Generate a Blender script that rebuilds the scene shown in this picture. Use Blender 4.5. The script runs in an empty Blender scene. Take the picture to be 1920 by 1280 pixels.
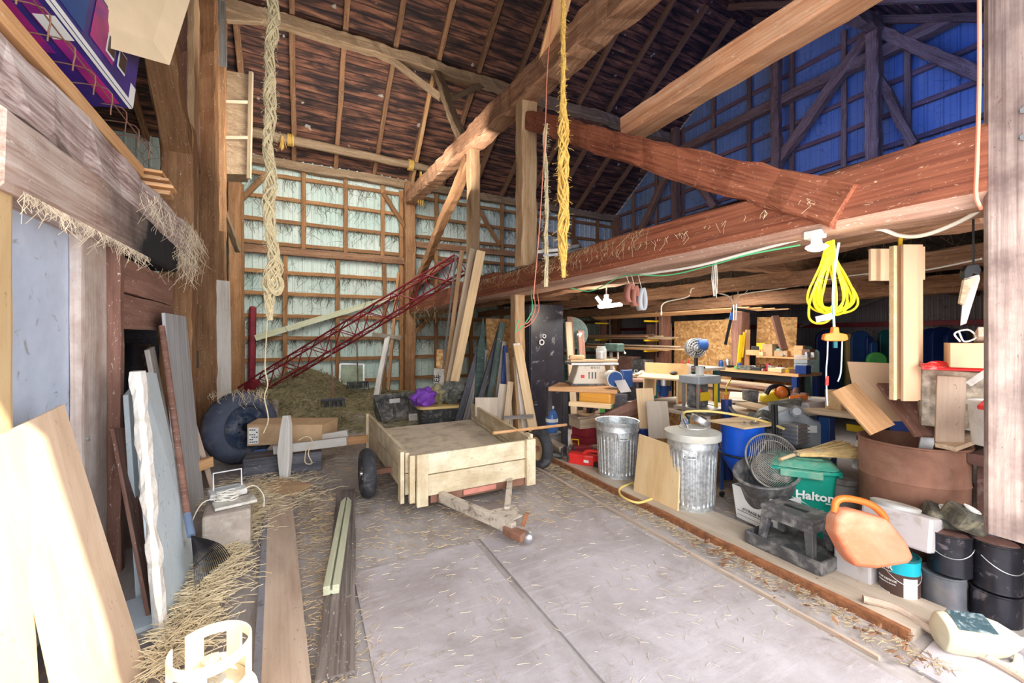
import bpy, math, random
from mathutils import Vector, Matrix, Euler, noise
random.seed(7)
C = bpy.context.scene.collection
PI = math.pi
V = Vector
sc = bpy.context.scene

# ---------------- camera, world, sun, large lights, exposure ----------------
F_PX = 779.0; YAW = math.radians(27.1); EYE = 1.6; HZ = 630.0
cd = bpy.data.cameras.new('camera'); cam = bpy.data.objects.new('camera', cd); C.objects.link(cam)
cam.location = (0, 0, EYE); cam.rotation_euler = (PI/2, 0, -YAW)
cd.sensor_width = 36.0; cd.lens = 36.0*F_PX/1920.0; cd.shift_y = -(640-HZ)/1920.0
cd.clip_start = .05; cd.clip_end = 200
sc.camera = cam

w = bpy.data.worlds.new('sky'); sc.world = w; w.use_nodes = True
nt = w.node_tree; nt.nodes.clear()
bg = nt.nodes.new('ShaderNodeBackground'); wo = nt.nodes.new('ShaderNodeOutputWorld')
bg.inputs[0].default_value = (.80, .88, 1.0, 1); bg.inputs[1].default_value = 1.65
nt.links.new(bg.outputs[0], wo.inputs[0])

sun = bpy.data.lights.new('sun', 'SUN'); sun.energy = 5.5; sun.angle = math.radians(.6); sun.color = (1, .93, .80)
so = bpy.data.objects.new('sun', sun); C.objects.link(so)
so.rotation_euler = Vector((-1.75, 1.0, -1.22)).to_track_quat('-Z', 'Y').to_euler()

def area(name, loc, target, sx, sy, power, col):
    l = bpy.data.lights.new(name, 'AREA'); l.shape = 'RECTANGLE'; l.size = sx; l.size_y = sy; l.energy = power; l.color = col
    o = bpy.data.objects.new(name, l); C.objects.link(o); o.location = loc
    o.rotation_euler = (V(target)-V(loc)).to_track_quat('-Z', 'Y').to_euler()
    return o
area('door_daylight', (.9, -.6, 2.3), (1.4, 8, 2.3), 4.4, 3.6, 120, (1, .95, .90))
area('mow_fill', (.9, 7.9, 5.4), (.9, 12.6, 3.2), 2.6, 2.0, 120, (1, .97, .88))  # added fill lamp inside the mow, brightens the back wall
area('roof_fill', (1.3, 7.0, 4.3), (.9, 10.2, 8.4), 3.0, 2.0, 85, (1, .90, .80))  # added upward fill, stands in for bounce on the far roof slope
area('gable_blue_fill', (7.6, 3.0, 5.8), (11, 3.8, 6.2), 2.6, 2.2, 55, (.09, .22, 1.0))  # added blue fill that tints the upper gable wall
area('loft_fill', (5.5, 6.0, 4.6), (11, 8.2, 5.6), 2.6, 2.2, 42, (.45, .52, 1.0))  # added bluish fill above the loft, aimed at the gable
area('workshop_top_fill', (5.6, 5.0, 2.15), (6.0, 5.2, 0), 2.2, 3.0, 90, (1, .94, .86))  # added fill shining down from below the loft deck, not a skylight
area('workshop_front_fill', (3.6, -.4, 1.5), (7.5, 5, .9), 2.4, 1.4, 120, (1, .95, .92))  # added fill beside the doorway, aimed into the deep workshop
sc.view_settings.view_transform = 'Standard'; sc.view_settings.look = 'None'
sc.view_settings.gamma = 1; sc.view_settings.use_curve_mapping = False
sc.view_settings.exposure = 0.62

# ---------------- picture measurements -> points in the barn ----------------
FW = V((math.sin(YAW), math.cos(YAW), 0)); RT = V((math.cos(YAW), -math.sin(YAW), 0)); UP = V((0, 0, 1))
def W(px, py, X=None, Y=None, Z=None, T=None):
    d = FW + RT*((px-960)/F_PX) + UP*((HZ-py)/F_PX)
    if T is not None: t = T
    elif X is not None: t = X/d.x
    elif Y is not None: t = Y/d.y
    else: t = (Z-EYE)/d.z
    return V((0, 0, EYE)) + d*t

# ---------------- mesh builder ----------------
class MB:
    def __init__(s): s.v = []; s.f = []
    def add(s, vs, fs, M=None):
        n = len(s.v)
        s.v += [(M @ V(v)) if M else V(v) for v in vs]
        s.f += [tuple(i+n for i in f) for f in fs]; return s
    def box(s, c, d, M=None):
        x, y, z = c; a, b, e = d[0]/2, d[1]/2, d[2]/2
        vs = [(x+i*a, y+j*b, z+k*e) for i in (-1, 1) for j in (-1, 1) for k in (-1, 1)]
        return s.add(vs, [(0,1,3,2), (4,6,7,5), (0,4,5,1), (2,3,7,6), (0,2,6,4), (1,5,7,3)], M)
    def prism(s, poly, z0, z1, M=None):
        n = len(poly); vs = [(p[0], p[1], z0) for p in poly]+[(p[0], p[1], z1) for p in poly]
        return s.add(vs, [tuple(range(n))[::-1], tuple(range(n, 2*n))]+[(i, (i+1) % n, n+(i+1) % n, n+i) for i in range(n)], M)
    def tube(s, pts, r, n=8, closed=False, caps=True, M=None):
        pts = [V(p) for p in pts]; m = len(pts); rs = r if isinstance(r, (list, tuple)) else [r]*m
        vs = []; prev = None
        for i in range(m):
            a = pts[(i-1) % m] if (closed or i > 0) else pts[i]; b = pts[(i+1) % m] if (closed or i < m-1) else pts[i]
            t = (b-a); t = t.normalized() if t.length > 1e-9 else V((0, 0, 1))
            if prev is None: prev = t.orthogonal().normalized()
            u = (prev-t*prev.dot(t)); u = u.normalized() if u.length > 1e-6 else t.orthogonal().normalized(); prev = u
            q = t.cross(u)
            vs += [pts[i]+(u*math.cos(2*PI*k/n)+q*math.sin(2*PI*k/n))*rs[i] for k in range(n)]
        fs = []
        for i in range(m if closed else m-1):
            j = (i+1) % m
            fs += [(i*n+k, i*n+(k+1) % n, j*n+(k+1) % n, j*n+k) for k in range(n)]
        if caps and not closed: fs += [tuple(range(n))[::-1], tuple((m-1)*n+k for k in range(n))]
        return s.add(vs, fs, M)
    def lathe(s, prof, n=32, M=None, rfn=None, cap0=False, cap1=False):
        vs = []; m = len(prof)
        for r, z in prof:
            for k in range(n):
                a = 2*PI*k/n; rr = rfn(r, z, a) if rfn else r
                vs.append((rr*math.cos(a), rr*math.sin(a), z))
        fs = [(i*n+k, i*n+(k+1) % n, (i+1)*n+(k+1) % n, (i+1)*n+k) for i in range(m-1) for k in range(n)]
        if cap0: fs.append(tuple(range(n))[::-1])
        if cap1: fs.append(tuple((m-1)*n+k for k in range(n)))
        return s.add(vs, fs, M)
    def ball(s, c, r, n=12, sc_=(1, 1, 1), jit=0, M=None):
        vs = []; m = n//2+1
        for i in range(m+1):
            th = PI*i/m
            for k in range(n):
                a = 2*PI*k/n; d = V((math.sin(th)*math.cos(a), math.sin(th)*math.sin(a), math.cos(th)))
                q = 1+(noise.noise(d*2+V(c)*3)*jit if jit else 0)
                vs.append((c[0]+d.x*r*sc_[0]*q, c[1]+d.y*r*sc_[1]*q, c[2]+d.z*r*sc_[2]*q))
        fs = [(i*n+k, (i+1)*n+k, (i+1)*n+(k+1) % n, i*n+(k+1) % n) for i in range(m) for k in range(n)]
        return s.add(vs, fs, M)
    def grid(s, fn, nu, nv, M=None):
        vs = [fn(i/nu, j/nv) for i in range(nu+1) for j in range(nv+1)]
        return s.add(vs, [(i*(nv+1)+j, (i+1)*(nv+1)+j, (i+1)*(nv+1)+j+1, i*(nv+1)+j+1) for i in range(nu) for j in range(nv)], M)
    def slab(s, cs, th, M=None):      # four corners, thickness vector
        cs = [V(c) for c in cs]; th = V(th); vs = cs+[c+th for c in cs]; n = len(cs)
        return s.add(vs, [tuple(range(n))[::-1], tuple(range(n, 2*n))]+[(i, (i+1) % n, n+(i+1) % n, n+i) for i in range(n)], M)

def rel(parent, M):
    p = Matrix.Identity(4)
    while parent is not None: p = parent.matrix_basis @ p; parent = parent.parent
    return p.inverted() @ M
def build(mb, name, mat, parent=None, M=None, smooth=False, bevel=0, world=False, solid=0):
    """one mesh object; M places the mesh frame (world if world=True, else in the parent's frame)"""
    me = bpy.data.meshes.new(name)
    if M is None and world and parent is None and mb.v:      # origin at the base centre of the thing
        xs = [v.x for v in mb.v]; ys = [v.y for v in mb.v]; zs = [v.z for v in mb.v]
        c = V(((min(xs)+max(xs))/2, (min(ys)+max(ys))/2, min(zs)))
        vs = [v-c for v in mb.v]; M = Matrix.Translation(c)
    else: vs = mb.v
    me.from_pydata(vs, [], mb.f); me.validate(clean_customdata=False)
    import bmesh
    bm = bmesh.new(); bm.from_mesh(me); bmesh.ops.recalc_face_normals(bm, faces=bm.faces); bm.to_mesh(me); bm.free()
    if smooth:
        me.polygons.foreach_set('use_smooth', [True]*len(me.polygons))
        if smooth != 2:
            try: me.set_sharp_from_angle(angle=math.radians(38))
            except Exception: pass
    o = bpy.data.objects.new(name, me); C.objects.link(o)
    for m in (mat if isinstance(mat, (list, tuple)) else [mat]): me.materials.append(m)
    M = M or Matrix.Identity(4)
    if parent is not None: o.parent = parent; o.matrix_basis = rel(parent, M) if world else M
    else: o.matrix_basis = M
    if bevel:
        b = o.modifiers.new('bevel', 'BEVEL'); b.width = bevel; b.segments = 2; b.limit_method = 'ANGLE'
    if solid:
        b = o.modifiers.new('thickness', 'SOLIDIFY'); b.thickness = solid; b.offset = 0
    return o
def tag(o, label=None, cat=None, group=None, kind=None):
    if label: o['label'] = label
    if cat: o['category'] = cat
    if group: o['group'] = group
    if kind: o['kind'] = kind
    return o
def thing(name, label, cat, loc=(0, 0, 0), rz=0, group=None, R=None):
    o = bpy.data.objects.new(name, None); C.objects.link(o); o.empty_display_size = .1
    o.matrix_basis = Matrix.Translation(V(loc)) @ (R.to_4x4() if R else Matrix.Rotation(rz, 4, 'Z'))
    return tag(o, label, cat, group)
def solo(mb, name, label, cat, mat, group=None, **k):
    return tag(build(mb, name, mat, world=True, **k), label, cat, group)
def struct(mb, name, mat, **k): return tag(build(mb, name, mat, world=True, **k), kind='structure')
def stuff(mb, name, label, cat, mat, **k): return tag(build(mb, name, mat, world=True, **k), label, cat, None, 'stuff')

def frame(p0, p1, up=(0, 0, 1)):
    p0 = V(p0); p1 = V(p1); x = (p1-p0).normalized(); up = V(up)
    z = up-x*up.dot(x)
    if z.length < 1e-4: z = V((0, 1, 0))-x*x.y
    z.normalize(); y = z.cross(x)
    M = Matrix((x, y, z)).transposed().to_4x4(); M.translation = p0
    return M, (p1-p0).length
def barmesh(L, w_, h, hewn=0, seed=0, taper=1, n=None):
    m = MB()
    if not hewn:
        a, b = w_/2, h/2; c, d = a*taper, b*taper
        return m.add([(0,-a,-b), (0,a,-b), (0,a,b), (0,-a,b), (L,-c,-d), (L,c,-d), (L,c,d), (L,-c,d)],
                     [(3,2,1,0), (4,5,6,7), (0,1,5,4), (1,2,6,5), (2,3,7,6), (3,0,4,7)])
    rnd = random.Random(seed); n = n or max(2, int(L/.16)); k = 8; vs = []
    for i in range(n+1):
        t = i/n; q = 1+(taper-1)*t
        sec = [(-1,-.86), (-.86,-1), (.86,-1), (1,-.86), (1,.86), (.86,1), (-.86,1), (-1,.86)]
        dy = hewn*1.0*noise.noise(V((t*L*.9+seed, 1.3, 0))); dz = hewn*1.0*noise.noise(V((t*L*.9+seed, 7.3, 5)))
        for j, (y, z) in enumerate(sec):
            r = hewn*.45
            vs.append((t*L+(rnd.uniform(-.3, .3)*r if i in (0, n) else 0), (y*w_/2)*q+dy+rnd.uniform(-r, r), (z*h/2)*q+dz+rnd.uniform(-r, r)))
    fs = [(i*k+j, i*k+(j+1) % k, (i+1)*k+(j+1) % k, (i+1)*k+j) for i in range(n) for j in range(k)]
    fs += [tuple(range(k))[::-1], tuple(n*k+j for j in range(k))]
    return m.add(vs, fs)
_seed = [0]
def bar(name, p0, p1, w_, h, mat, parent=None, up=(0, 0, 1), hewn=0, taper=1, label=None, cat=None, group=None, kind=None, bevel=None):
    """a straight timber / board: local X runs along its grain; w_ across, h along 'up'; world points"""
    _seed[0] += 1
    M, L = frame(p0, p1, up); m = barmesh(L, w_, h, hewn, _seed[0]*3.7, taper)
    bv = bevel if bevel is not None else (0 if hewn else min(w_, h)*.07)
    o = build(m, name, mat, parent, M, bevel=bv, world=True)
    return tag(o, label, cat, group, kind)
def rod(name, pts, r, mat, parent=None, n=8, label=None, cat=None, group=None, closed=False, world=True):
    m = MB().tube(pts, r, n, closed)
    o = build(m, name, mat, parent, None if parent is None else Matrix.Identity(4), smooth=True, world=world)
    return tag(o, label, cat, group)
def curve(pts, n=8, closed=False):     # Catmull-Rom through points
    P = [V(p) for p in pts]; out = []; m = len(P)
    for i in range(m if closed else m-1):
        a = P[(i-1) % m] if closed or i > 0 else P[0]*2-P[1]; b = P[i]; c = P[(i+1) % m]
        d = P[(i+2) % m] if closed or i < m-2 else P[-1]*2-P[-2]
        for k in range(n):
            t = k/n; out.append(.5*((2*b)+(c-a)*t+(2*a-5*b+4*c-d)*t*t+(3*b-a-3*c+d)*t**3))
    if not closed: out.append(P[-1])
    return out
def words(txt, size, mat, parent, M, depth=.001, align='CENTER', name='lettering', bold=0):
    c = bpy.data.curves.new(name, 'FONT'); c.body = txt; c.size = size; c.extrude = depth; c.align_x = align; c.align_y = 'CENTER'
    c.resolution_u = 2; c.offset = bold
    t = bpy.data.objects.new('tmp_text', c); C.objects.link(t)
    dg = bpy.context.evaluated_depsgraph_get(); me = bpy.data.meshes.new_from_object(t.evaluated_get(dg))
    bpy.data.objects.remove(t); me.name = name; me.materials.clear(); me.materials.append(mat)
    o = bpy.data.objects.new(name, me); C.objects.link(o); o.parent = parent; o.matrix_basis = M
    return o
def T_(x, y, z): return Matrix.Translation((x, y, z))
def RX(a): return Matrix.Rotation(a, 4, 'X')
def RY(a): return Matrix.Rotation(a, 4, 'Y')
def RZ(a): return Matrix.Rotation(a, 4, 'Z')

# ---------------- materials ----------------
def newmat(name):
    m = bpy.data.materials.new(name); m.use_nodes = True; t = m.node_tree
    return m, t, t.nodes['Principled BSDF']
def nd(t, typ, **k):
    n = t.nodes.new(typ)
    for a, b in k.items():
        if a in n.bl_rna.properties: setattr(n, a, b)
        else: n.inputs[a].default_value = b
    return n
def coords(t, scale, rand=True):
    tc = nd(t, 'ShaderNodeTexCoord'); mp = nd(t, 'ShaderNodeMapping'); mp.inputs['Scale'].default_value = scale
    t.links.new(tc.outputs['Object'], mp.inputs['Vector'])
    if rand:
        oi = nd(t, 'ShaderNodeObjectInfo'); mu = nd(t, 'ShaderNodeMath', operation='MULTIPLY'); mu.inputs[1].default_value = 37.0
        t.links.new(oi.outputs['Random'], mu.inputs[0]); t.links.new(mu.outputs[0], mp.inputs['Location'])
    return mp.outputs[0], tc
def ramp(t, src, stops):
    r = nd(t, 'ShaderNodeValToRGB'); e = r.color_ramp.elements
    while len(e) < len(stops): e.new(.5)
    for i, (p, c) in enumerate(stops):
        e[i].position = p; e[i].color = (*c[:3], 1) if len(c) >= 3 else (c[0],)*3+(1,)
    t.links.new(src, r.inputs[0]); return r.outputs[0]
def mixc(t, fac, a, b, mode='MIX'):
    m = nd(t, 'ShaderNodeMix', data_type='RGBA', blend_type=mode)
    for s, x in ((0, fac), (6, a), (7, b)):
        if isinstance(x, (int, float)): m.inputs[s].default_value = x
        elif isinstance(x, tuple): m.inputs[s].default_value = (*x, 1)
        else: t.links.new(x, m.inputs[s])
    return m.outputs[2]
def noisef(t, vec, scale, detail=4, rough=.55, dist=0):
    n = nd(t, 'ShaderNodeTexNoise', Scale=scale, Detail=detail, Roughness=rough, Distortion=dist)
    t.links.new(vec, n.inputs['Vector']); return n.outputs['Fac']
def bump(t, b, h, s, d=.01):
    n = nd(t, 'ShaderNodeBump', Strength=s, Distance=d); t.links.new(h, n.inputs['Height']); t.links.new(n.outputs[0], b.inputs['Normal'])
def wood(name, dark, mid, light, grain=14, rough=.75, stripes=1.0, speck=0, speckc=(.85, .8, .7), bmp=.35, vary=.25, dirt=None):
    m, t, b = newmat(name); vec, tc = coords(t, (1.1, grain, grain))
    f = noisef(t, vec, 1.0, 6, .62, .35)
    c = ramp(t, f, [(.28, dark), (.5, mid), (.72, light)])
    v2, _ = coords(t, (2.2, 4, 4)); f2 = noisef(t, v2, 1.2, 3, .5)
    c = mixc(t, ramp(t, f2, [(.35, (0,)), (.7, (.55,))]), c, mixc(t, .5, light, dark), 'MIX')
    v3, _ = coords(t, (.8, 60, 60)); f3 = noisef(t, v3, 1.0, 2, .6)
    c = mixc(t, .35*stripes, c, ramp(t, f3, [(.35, dark), (.6, light)]), 'MIX')
    oi = nd(t, 'ShaderNodeObjectInfo'); hs = nd(t, 'ShaderNodeHueSaturation')
    mr = nd(t, 'ShaderNodeMapRange'); mr.inputs[3].default_value = 1-vary; mr.inputs[4].default_value = 1+vary*.6
    t.links.new(oi.outputs['Random'], mr.inputs[0]); t.links.new(mr.outputs[0], hs.inputs['Value']); t.links.new(c, hs.inputs['Color'])
    c = hs.outputs[0]
    if dirt:
        v5, _ = coords(t, (1, 1, 1)); f5 = noisef(t, v5, dirt[2], 5, .6)
        c = mixc(t, ramp(t, f5, [(.5-.12, (0,)), (.5+.14, (dirt[1],))]), c, dirt[0])
    if speck:
        v4, _ = coords(t, (3, 9, 9)); f4 = noisef(t, v4, 6, 3, .7, 1.5)
        c = mixc(t, ramp(t, f4, [(.66-speck*.12, (0,)), (.72, (.8,))]), c, speckc)
    t.links.new(c, b.inputs['Base Color']); b.inputs['Roughness'].default_value = rough
    bump(t, b, f, bmp); return m
def plain(name, col, rough=.5, metal=0, var=.12, dirt=None, bmp=0, spec=.5, nscale=6, alpha=None, emit=None):
    m, t, b = newmat(name); vec, tc = coords(t, (1, 1, 1)); f = noisef(t, vec, nscale, 5, .6)
    lo = tuple(max(0, x*(1-var)) for x in col); hi = tuple(min(1, x*(1+var)) for x in col)
    c = ramp(t, f, [(.3, lo), (.7, hi)])
    if dirt:
        f2 = noisef(t, vec, dirt[2], 6, .65, .6)
        c = mixc(t, ramp(t, f2, [(dirt[3] if len(dirt) > 3 else .48, (0,)), (.68, (dirt[1],))]), c, dirt[0])
    t.links.new(c, b.inputs['Base Color']); b.inputs['Roughness'].default_value = rough; b.inputs['Metallic'].default_value = metal
    b.inputs['Specular IOR Level'].default_value = spec
    if bmp: bump(t, b, noisef(t, vec, nscale*4, 4), bmp)
    if emit: b.inputs['Emission Color'].default_value = (*emit[0], 1); b.inputs['Emission Strength'].default_value = emit[1]
    return m
def glassy(name, col, rough=.08, alpha=.45):
    m, t, b = newmat(name); b.inputs['Base Color'].default_value = (*col, 1); b.inputs['Roughness'].default_value = rough
    b.inputs['Alpha'].default_value = alpha; return m

Mt = {}
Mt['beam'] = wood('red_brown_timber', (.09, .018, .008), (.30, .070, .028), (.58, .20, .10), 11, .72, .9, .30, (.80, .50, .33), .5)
Mt['beam_under'] = wood('lit_dusty_rose_timber', (.28, .13, .09), (.50, .27, .19), (.74, .50, .38), 11, .8, .6, .4)  # paler tone for the beam's underside: light on it put into the colour
Mt['beam_dusty'] = wood('dusty_brown_timber', (.11, .045, .02), (.33, .15, .075), (.58, .34, .20), 10, .85, .9, .4, (.78, .66, .52), .5)
Mt['brace'] = wood('orange_timber', (.36, .12, .04), (.74, .33, .15), (.92, .58, .37), 10, .75, .6, .3)
Mt['post'] = wood('honey_timber', (.30, .14, .05), (.56, .34, .17), (.78, .58, .36), 9, .75, .6, .2)
Mt['post_dark'] = wood('amber_brown_timber', (.16, .065, .025), (.36, .17, .07), (.58, .33, .16), 8, .75, .6, .25)
Mt['rafter'] = wood('rafter_wood', (.10, .045, .02), (.26, .125, .06), (.46, .25, .13), 14, .85, .6, .3)
Mt['purlin'] = wood('purlin_wood', (.14, .08, .04), (.32, .21, .12), (.52, .38, .24), 12, .8, .6, .3)
Mt['girt'] = wood('girt_wood', (.16, .065, .025), (.34, .16, .06), (.52, .28, .12), 14, .8, .6, .2)
Mt['lumber'] = wood('new_lumber', (.62, .38, .17), (.80, .56, .30), (.92, .72, .46), 16, .6, .5, 0)
Mt['lumber_old'] = wood('old_lumber', (.33, .22, .13), (.56, .42, .28), (.76, .63, .46), 14, .75, .8, .1)
Mt['lumber_orange'] = wood('orange_lumber', (.50, .22, .08), (.76, .40, .17), (.92, .60, .32), 14, .65, .6, .1)
Mt['grey_board'] = wood('weathered_grey_board', (.27, .26, .27), (.50, .52, .55), (.76, .80, .84), 22, .8, 1, .1, (.3, .25, .2))
Mt['grey_old'] = wood('old_grey_wood', (.10, .09, .09), (.24, .22, .21), (.48, .45, .42), 22, .85, 1, .25)
Mt['grey_post'] = wood('weathered_door_post', (.07, .045, .04), (.30, .21, .18), (.60, .48, .42), 7, .85, .9, .1, (.1, .05, .04), .6, .05, dirt=((.10, .06, .055), .75, 4.5))
Mt['white_board'] = wood('whitewashed_board', (.42, .37, .31), (.74, .71, .66), (.90, .89, .86), 10, .7, .3, .2, (.30, .22, .14))
Mt['cream_board'] = wood('cream_painted_board', (.50, .37, .20), (.84, .74, .52), (.94, .87, .68), 6, .6, .12, .5, (.30, .20, .10), .3, .06, dirt=((.42, .30, .16), .55, 5))
Mt['header'] = wood('dusty_white_timber', (.24, .12, .08), (.56, .39, .31), (.84, .74, .68), 7, .85, .8, .3, (.9, .86, .8), .6, .05)
Mt['cap'] = wood('splintered_log', (.12, .05, .045), (.36, .21, .175), (.84, .76, .72), 13, .9, 1, .35, (.9, .86, .8), .7, .05)
Mt['bed'] = plain('mottled_trailer_bed', (.76, .68, .54), .8, var=.12, dirt=((.38, .32, .24), .7, 4, .50))
Mt['dark_old'] = wood('dark_rotten_wood', (.03, .022, .02), (.13, .10, .09), (.34, .29, .26), 22, .9, 1, .25)
Mt['ply'] = wood('plywood', (.68, .44, .20), (.84, .60, .32), (.92, .72, .44), 5, .55, .25, .1, (.35, .18, .08), .1, .12)
Mt['ply_dusty'] = wood('dusty_plywood', (.50, .32, .20), (.72, .52, .36), (.84, .68, .52), 5, .7, .25, .15, (.35, .22, .14), .15, .1)
Mt['ply_grey'] = wood('greyed_plywood', (.36, .28, .21), (.54, .46, .37), (.68, .60, .50), 6, .7, .4, .2, (.25, .18, .12), .15, .15)
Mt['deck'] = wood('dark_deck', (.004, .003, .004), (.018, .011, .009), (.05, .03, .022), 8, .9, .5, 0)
Mt['dark_board'] = wood('dark_board', (.015, .015, .02), (.045, .045, .06), (.15, .15, .18), 12, .6, .5, .35, (.5, .5, .5))
Mt['green_board'] = wood('green_black_board', (.01, .03, .028), (.03, .07, .06), (.12, .18, .16), 12, .5, .5, .2)
Mt['brown_board'] = wood('red_brown_board', (.12, .05, .035), (.26, .12, .085), (.44, .25, .19), 10, .8, .5, .3)
Mt['floor_board'] = wood('dusty_floor_board', (.30, .22, .15), (.50, .41, .31), (.66, .58, .48), 6, .9, .3, .2, (.3, .2, .1))
Mt['tan_plank'] = wood('tan_plank', (.45, .31, .22), (.68, .52, .40), (.80, .66, .54), 7, .85, .4, .15, (.25, .15, .1))
Mt['green_wood'] = wood('pale_green_post', (.45, .46, .30), (.66, .70, .48), (.82, .84, .64), 12, .7, .6, .1)
Mt['stump'] = wood('rough_bark', (.15, .11, .08), (.36, .29, .22), (.66, .60, .50), 8, .9, .6, .3)
Mt['card'] = plain('cardboard', (.60, .40, .23), .85, var=.1, dirt=((.35, .22, .12), .5, 3))
Mt['card_light'] = plain('light_cardboard', (.80, .62, .40), .8, var=.05)
Mt['mdf'] = plain('fibreboard', (.84, .58, .36), .7, var=.04)
Mt['white_plastic'] = plain('white_plastic', (.80, .80, .78), .45, var=.06, dirt=((.45, .38, .30), .5, 9))
Mt['white_dirty'] = plain('dirty_white', (.74, .72, .66), .6, var=.1, dirt=((.28, .24, .18), .8, 7))
Mt['grey_plastic'] = plain('grey_plastic', (.36, .40, .44), .5, var=.1, dirt=((.55, .52, .46), .4, 8))
Mt['lightgrey'] = plain('light_grey_box', (.60, .57, .57), .55, var=.06, dirt=((.35, .28, .22), .5, 6, .55))
Mt['black_plastic'] = plain('black_plastic', (.035, .037, .04), .45, var=.2, dirt=((.35, .33, .30), .45, 14, .5))
Mt['stool'] = plain('dusty_black_plastic', (.09, .09, .095), .5, var=.25, dirt=((.42, .40, .37), .6, 12, .46))
Mt['black'] = plain('black_steel', (.02, .02, .024), .4, metal=.3, var=.2)
Mt['locker'] = plain('black_locker_paint', (.018, .018, .030), .35, var=.3, dirt=((.40, .38, .42), .55, 7, .58))
Mt['rubber'] = plain('tyre_rubber', (.035, .037, .043), .8, var=.25, dirt=((.22, .22, .24), .6, 5, .5), bmp=.3)
Mt['rubber_blue'] = plain('dusty_tractor_rubber', (.07, .085, .13), .85, var=.3, dirt=((.30, .30, .32), .6, 4, .5), bmp=.4)
Mt['steel'] = plain('dull_steel', (.55, .56, .57), .4, metal=.85, var=.15, dirt=((.30, .25, .20), .4, 8))
Mt['white_metal'] = plain('white_metal', (.80, .81, .83), .4, var=.05)
Mt['rust'] = plain('rusty_steel', (.27, .13, .085), .75, metal=.15, var=.25, dirt=((.42, .24, .17), .6, 3), bmp=.15)
Mt['rust_dark'] = plain('dark_rust', (.15, .075, .06), .8, metal=.1, var=.3, dirt=((.40, .34, .30), .5, 10, .55), bmp=.3)
Mt['leaf'] = plain('dry_leaf_brown', (.24, .12, .06), .85, var=.4)
Mt['rust_bright'] = plain('orange_rust', (.30, .12, .05), .85, var=.4, bmp=.5, nscale=20)
Mt['red_steel'] = plain('dark_red_steel', (.24, .02, .035), .5, metal=.2, var=.3)
Mt['red'] = plain('red_plastic', (.78, .035, .03), .35, var=.1)
Mt['red_dark'] = plain('wine_red', (.30, .02, .035), .6, var=.2)
Mt['orange'] = plain('orange_plastic', (.80, .20, .03), .4, var=.08)
Mt['salmon'] = plain('faded_orange_plastic', (.72, .20, .09), .5, var=.06, dirt=((.80, .42, .26), .95, 2.2, .36))
Mt['blue'] = plain('blue_plastic', (.01, .10, .62), .3, var=.12)
Mt['blue_dark'] = plain('dark_blue_plastic', (.012, .04, .20), .35, var=.2)
Mt['blue_mid'] = plain('mid_blue_plastic', (.02, .08, .28), .4, var=.15)
Mt['teal_dark'] = plain('dark_teal', (.01, .12, .14), .4, var=.2)
Mt['green'] = plain('green_bin_plastic', (.01, .32, .23), .35, var=.1, dirt=((.40, .55, .42), .45, 5, .56))
Mt['green_lid'] = plain('dusty_green_lid', (.06, .34, .24), .55, var=.1, dirt=((.52, .55, .42), .85, 4, .40))
Mt['lime'] = plain('lime_green', (.10, .48, .12), .5, var=.15)
Mt['seafoam'] = plain('pale_green_plastic', (.30, .50, .46), .45, var=.1)
Mt['pale_green'] = plain('pale_green_tub', (.62, .78, .60), .5, var=.05)
Mt['yellow'] = plain('yellow_cord', (.92, .80, .02), .35, var=.05)
Mt['yellow_p'] = plain('yellow_plastic', (.85, .58, .02), .4, var=.08)
Mt['yellow_dusty'] = plain('dusty_yellow_lid', (.75, .52, .16), .55, var=.1, dirt=((.55, .45, .32), .5, 5))
Mt['hose'] = plain('yellow_hose', (.85, .66, .22), .5, var=.05)
Mt['cable'] = plain('white_cable', (.88, .85, .78), .45, var=.04)
Mt['cable_pink'] = plain('pink_red_cable', (.80, .28, .18), .5, var=.05)
Mt['cable_green'] = plain('green_cable', (.12, .62, .28), .5, var=.05)
Mt['cable_grey'] = plain('grey_cable', (.50, .52, .58), .5, var=.05)
Mt['purple'] = plain('purple_cloth', (.22, .06, .50), .6, var=.3)
Mt['camo'] = plain('camouflage_cloth', (.34, .30, .16), .8, var=.5, dirt=((.10, .10, .07), .9, 18))
Mt['dark_cloth'] = plain('dark_dusty_cloth', (.10, .11, .10), .85, var=.5, dirt=((.40, .37, .30), .7, 14))
Mt['concrete'] = plain('rough_stone', (.40, .34, .29), .9, var=.2, dirt=((.62, .58, .50), .6, 9), bmp=.4)
Mt['foam'] = plain('dirty_white_foam', (.82, .78, .72), .8, var=.08, dirt=((.55, .45, .36), .6, 10, .5), bmp=.5, nscale=12)
Mt['foam_face'] = plain('pale_blue_board', (.62, .72, .78), .7, var=.08, dirt=((.30, .30, .28), .7, 12, .58))
Mt['door_face'] = plain('pale_blue_metal_door', (.60, .69, .85), .5, var=.08, dirt=((.22, .18, .15), .6, 9, .60), spec=.3)
Mt['tank'] = plain('cream_propane_paint', (.90, .80, .60), .4, var=.04, dirt=((.65, .45, .28), .4, 6, .6))
Mt['straw_pale'] = plain('pale_straw', (.68, .56, .36), .8, var=.3)
Mt['straw_gold'] = plain('golden_straw', (.46, .34, .19), .85, var=.4)
Mt['straw_dust'] = plain('dusty_straw', (.66, .55, .40), .85, var=.3)
Mt['hay_green'] = plain('green_grey_hay', (.24, .21, .11), .9, var=.45)
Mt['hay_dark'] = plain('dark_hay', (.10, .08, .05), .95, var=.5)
Mt['hay_mound'] = plain('hay_mass', (.20, .17, .09), .95, var=.5, dirt=((.38, .33, .20), .7, 22), bmp=1, nscale=12)
Mt['twine_pale'] = plain('pale_twine', (.90, .76, .48), .8, var=.15, nscale=30)
Mt['twine_gold'] = plain('gold_twine', (.78, .50, .12), .8, var=.25, nscale=30)
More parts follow.
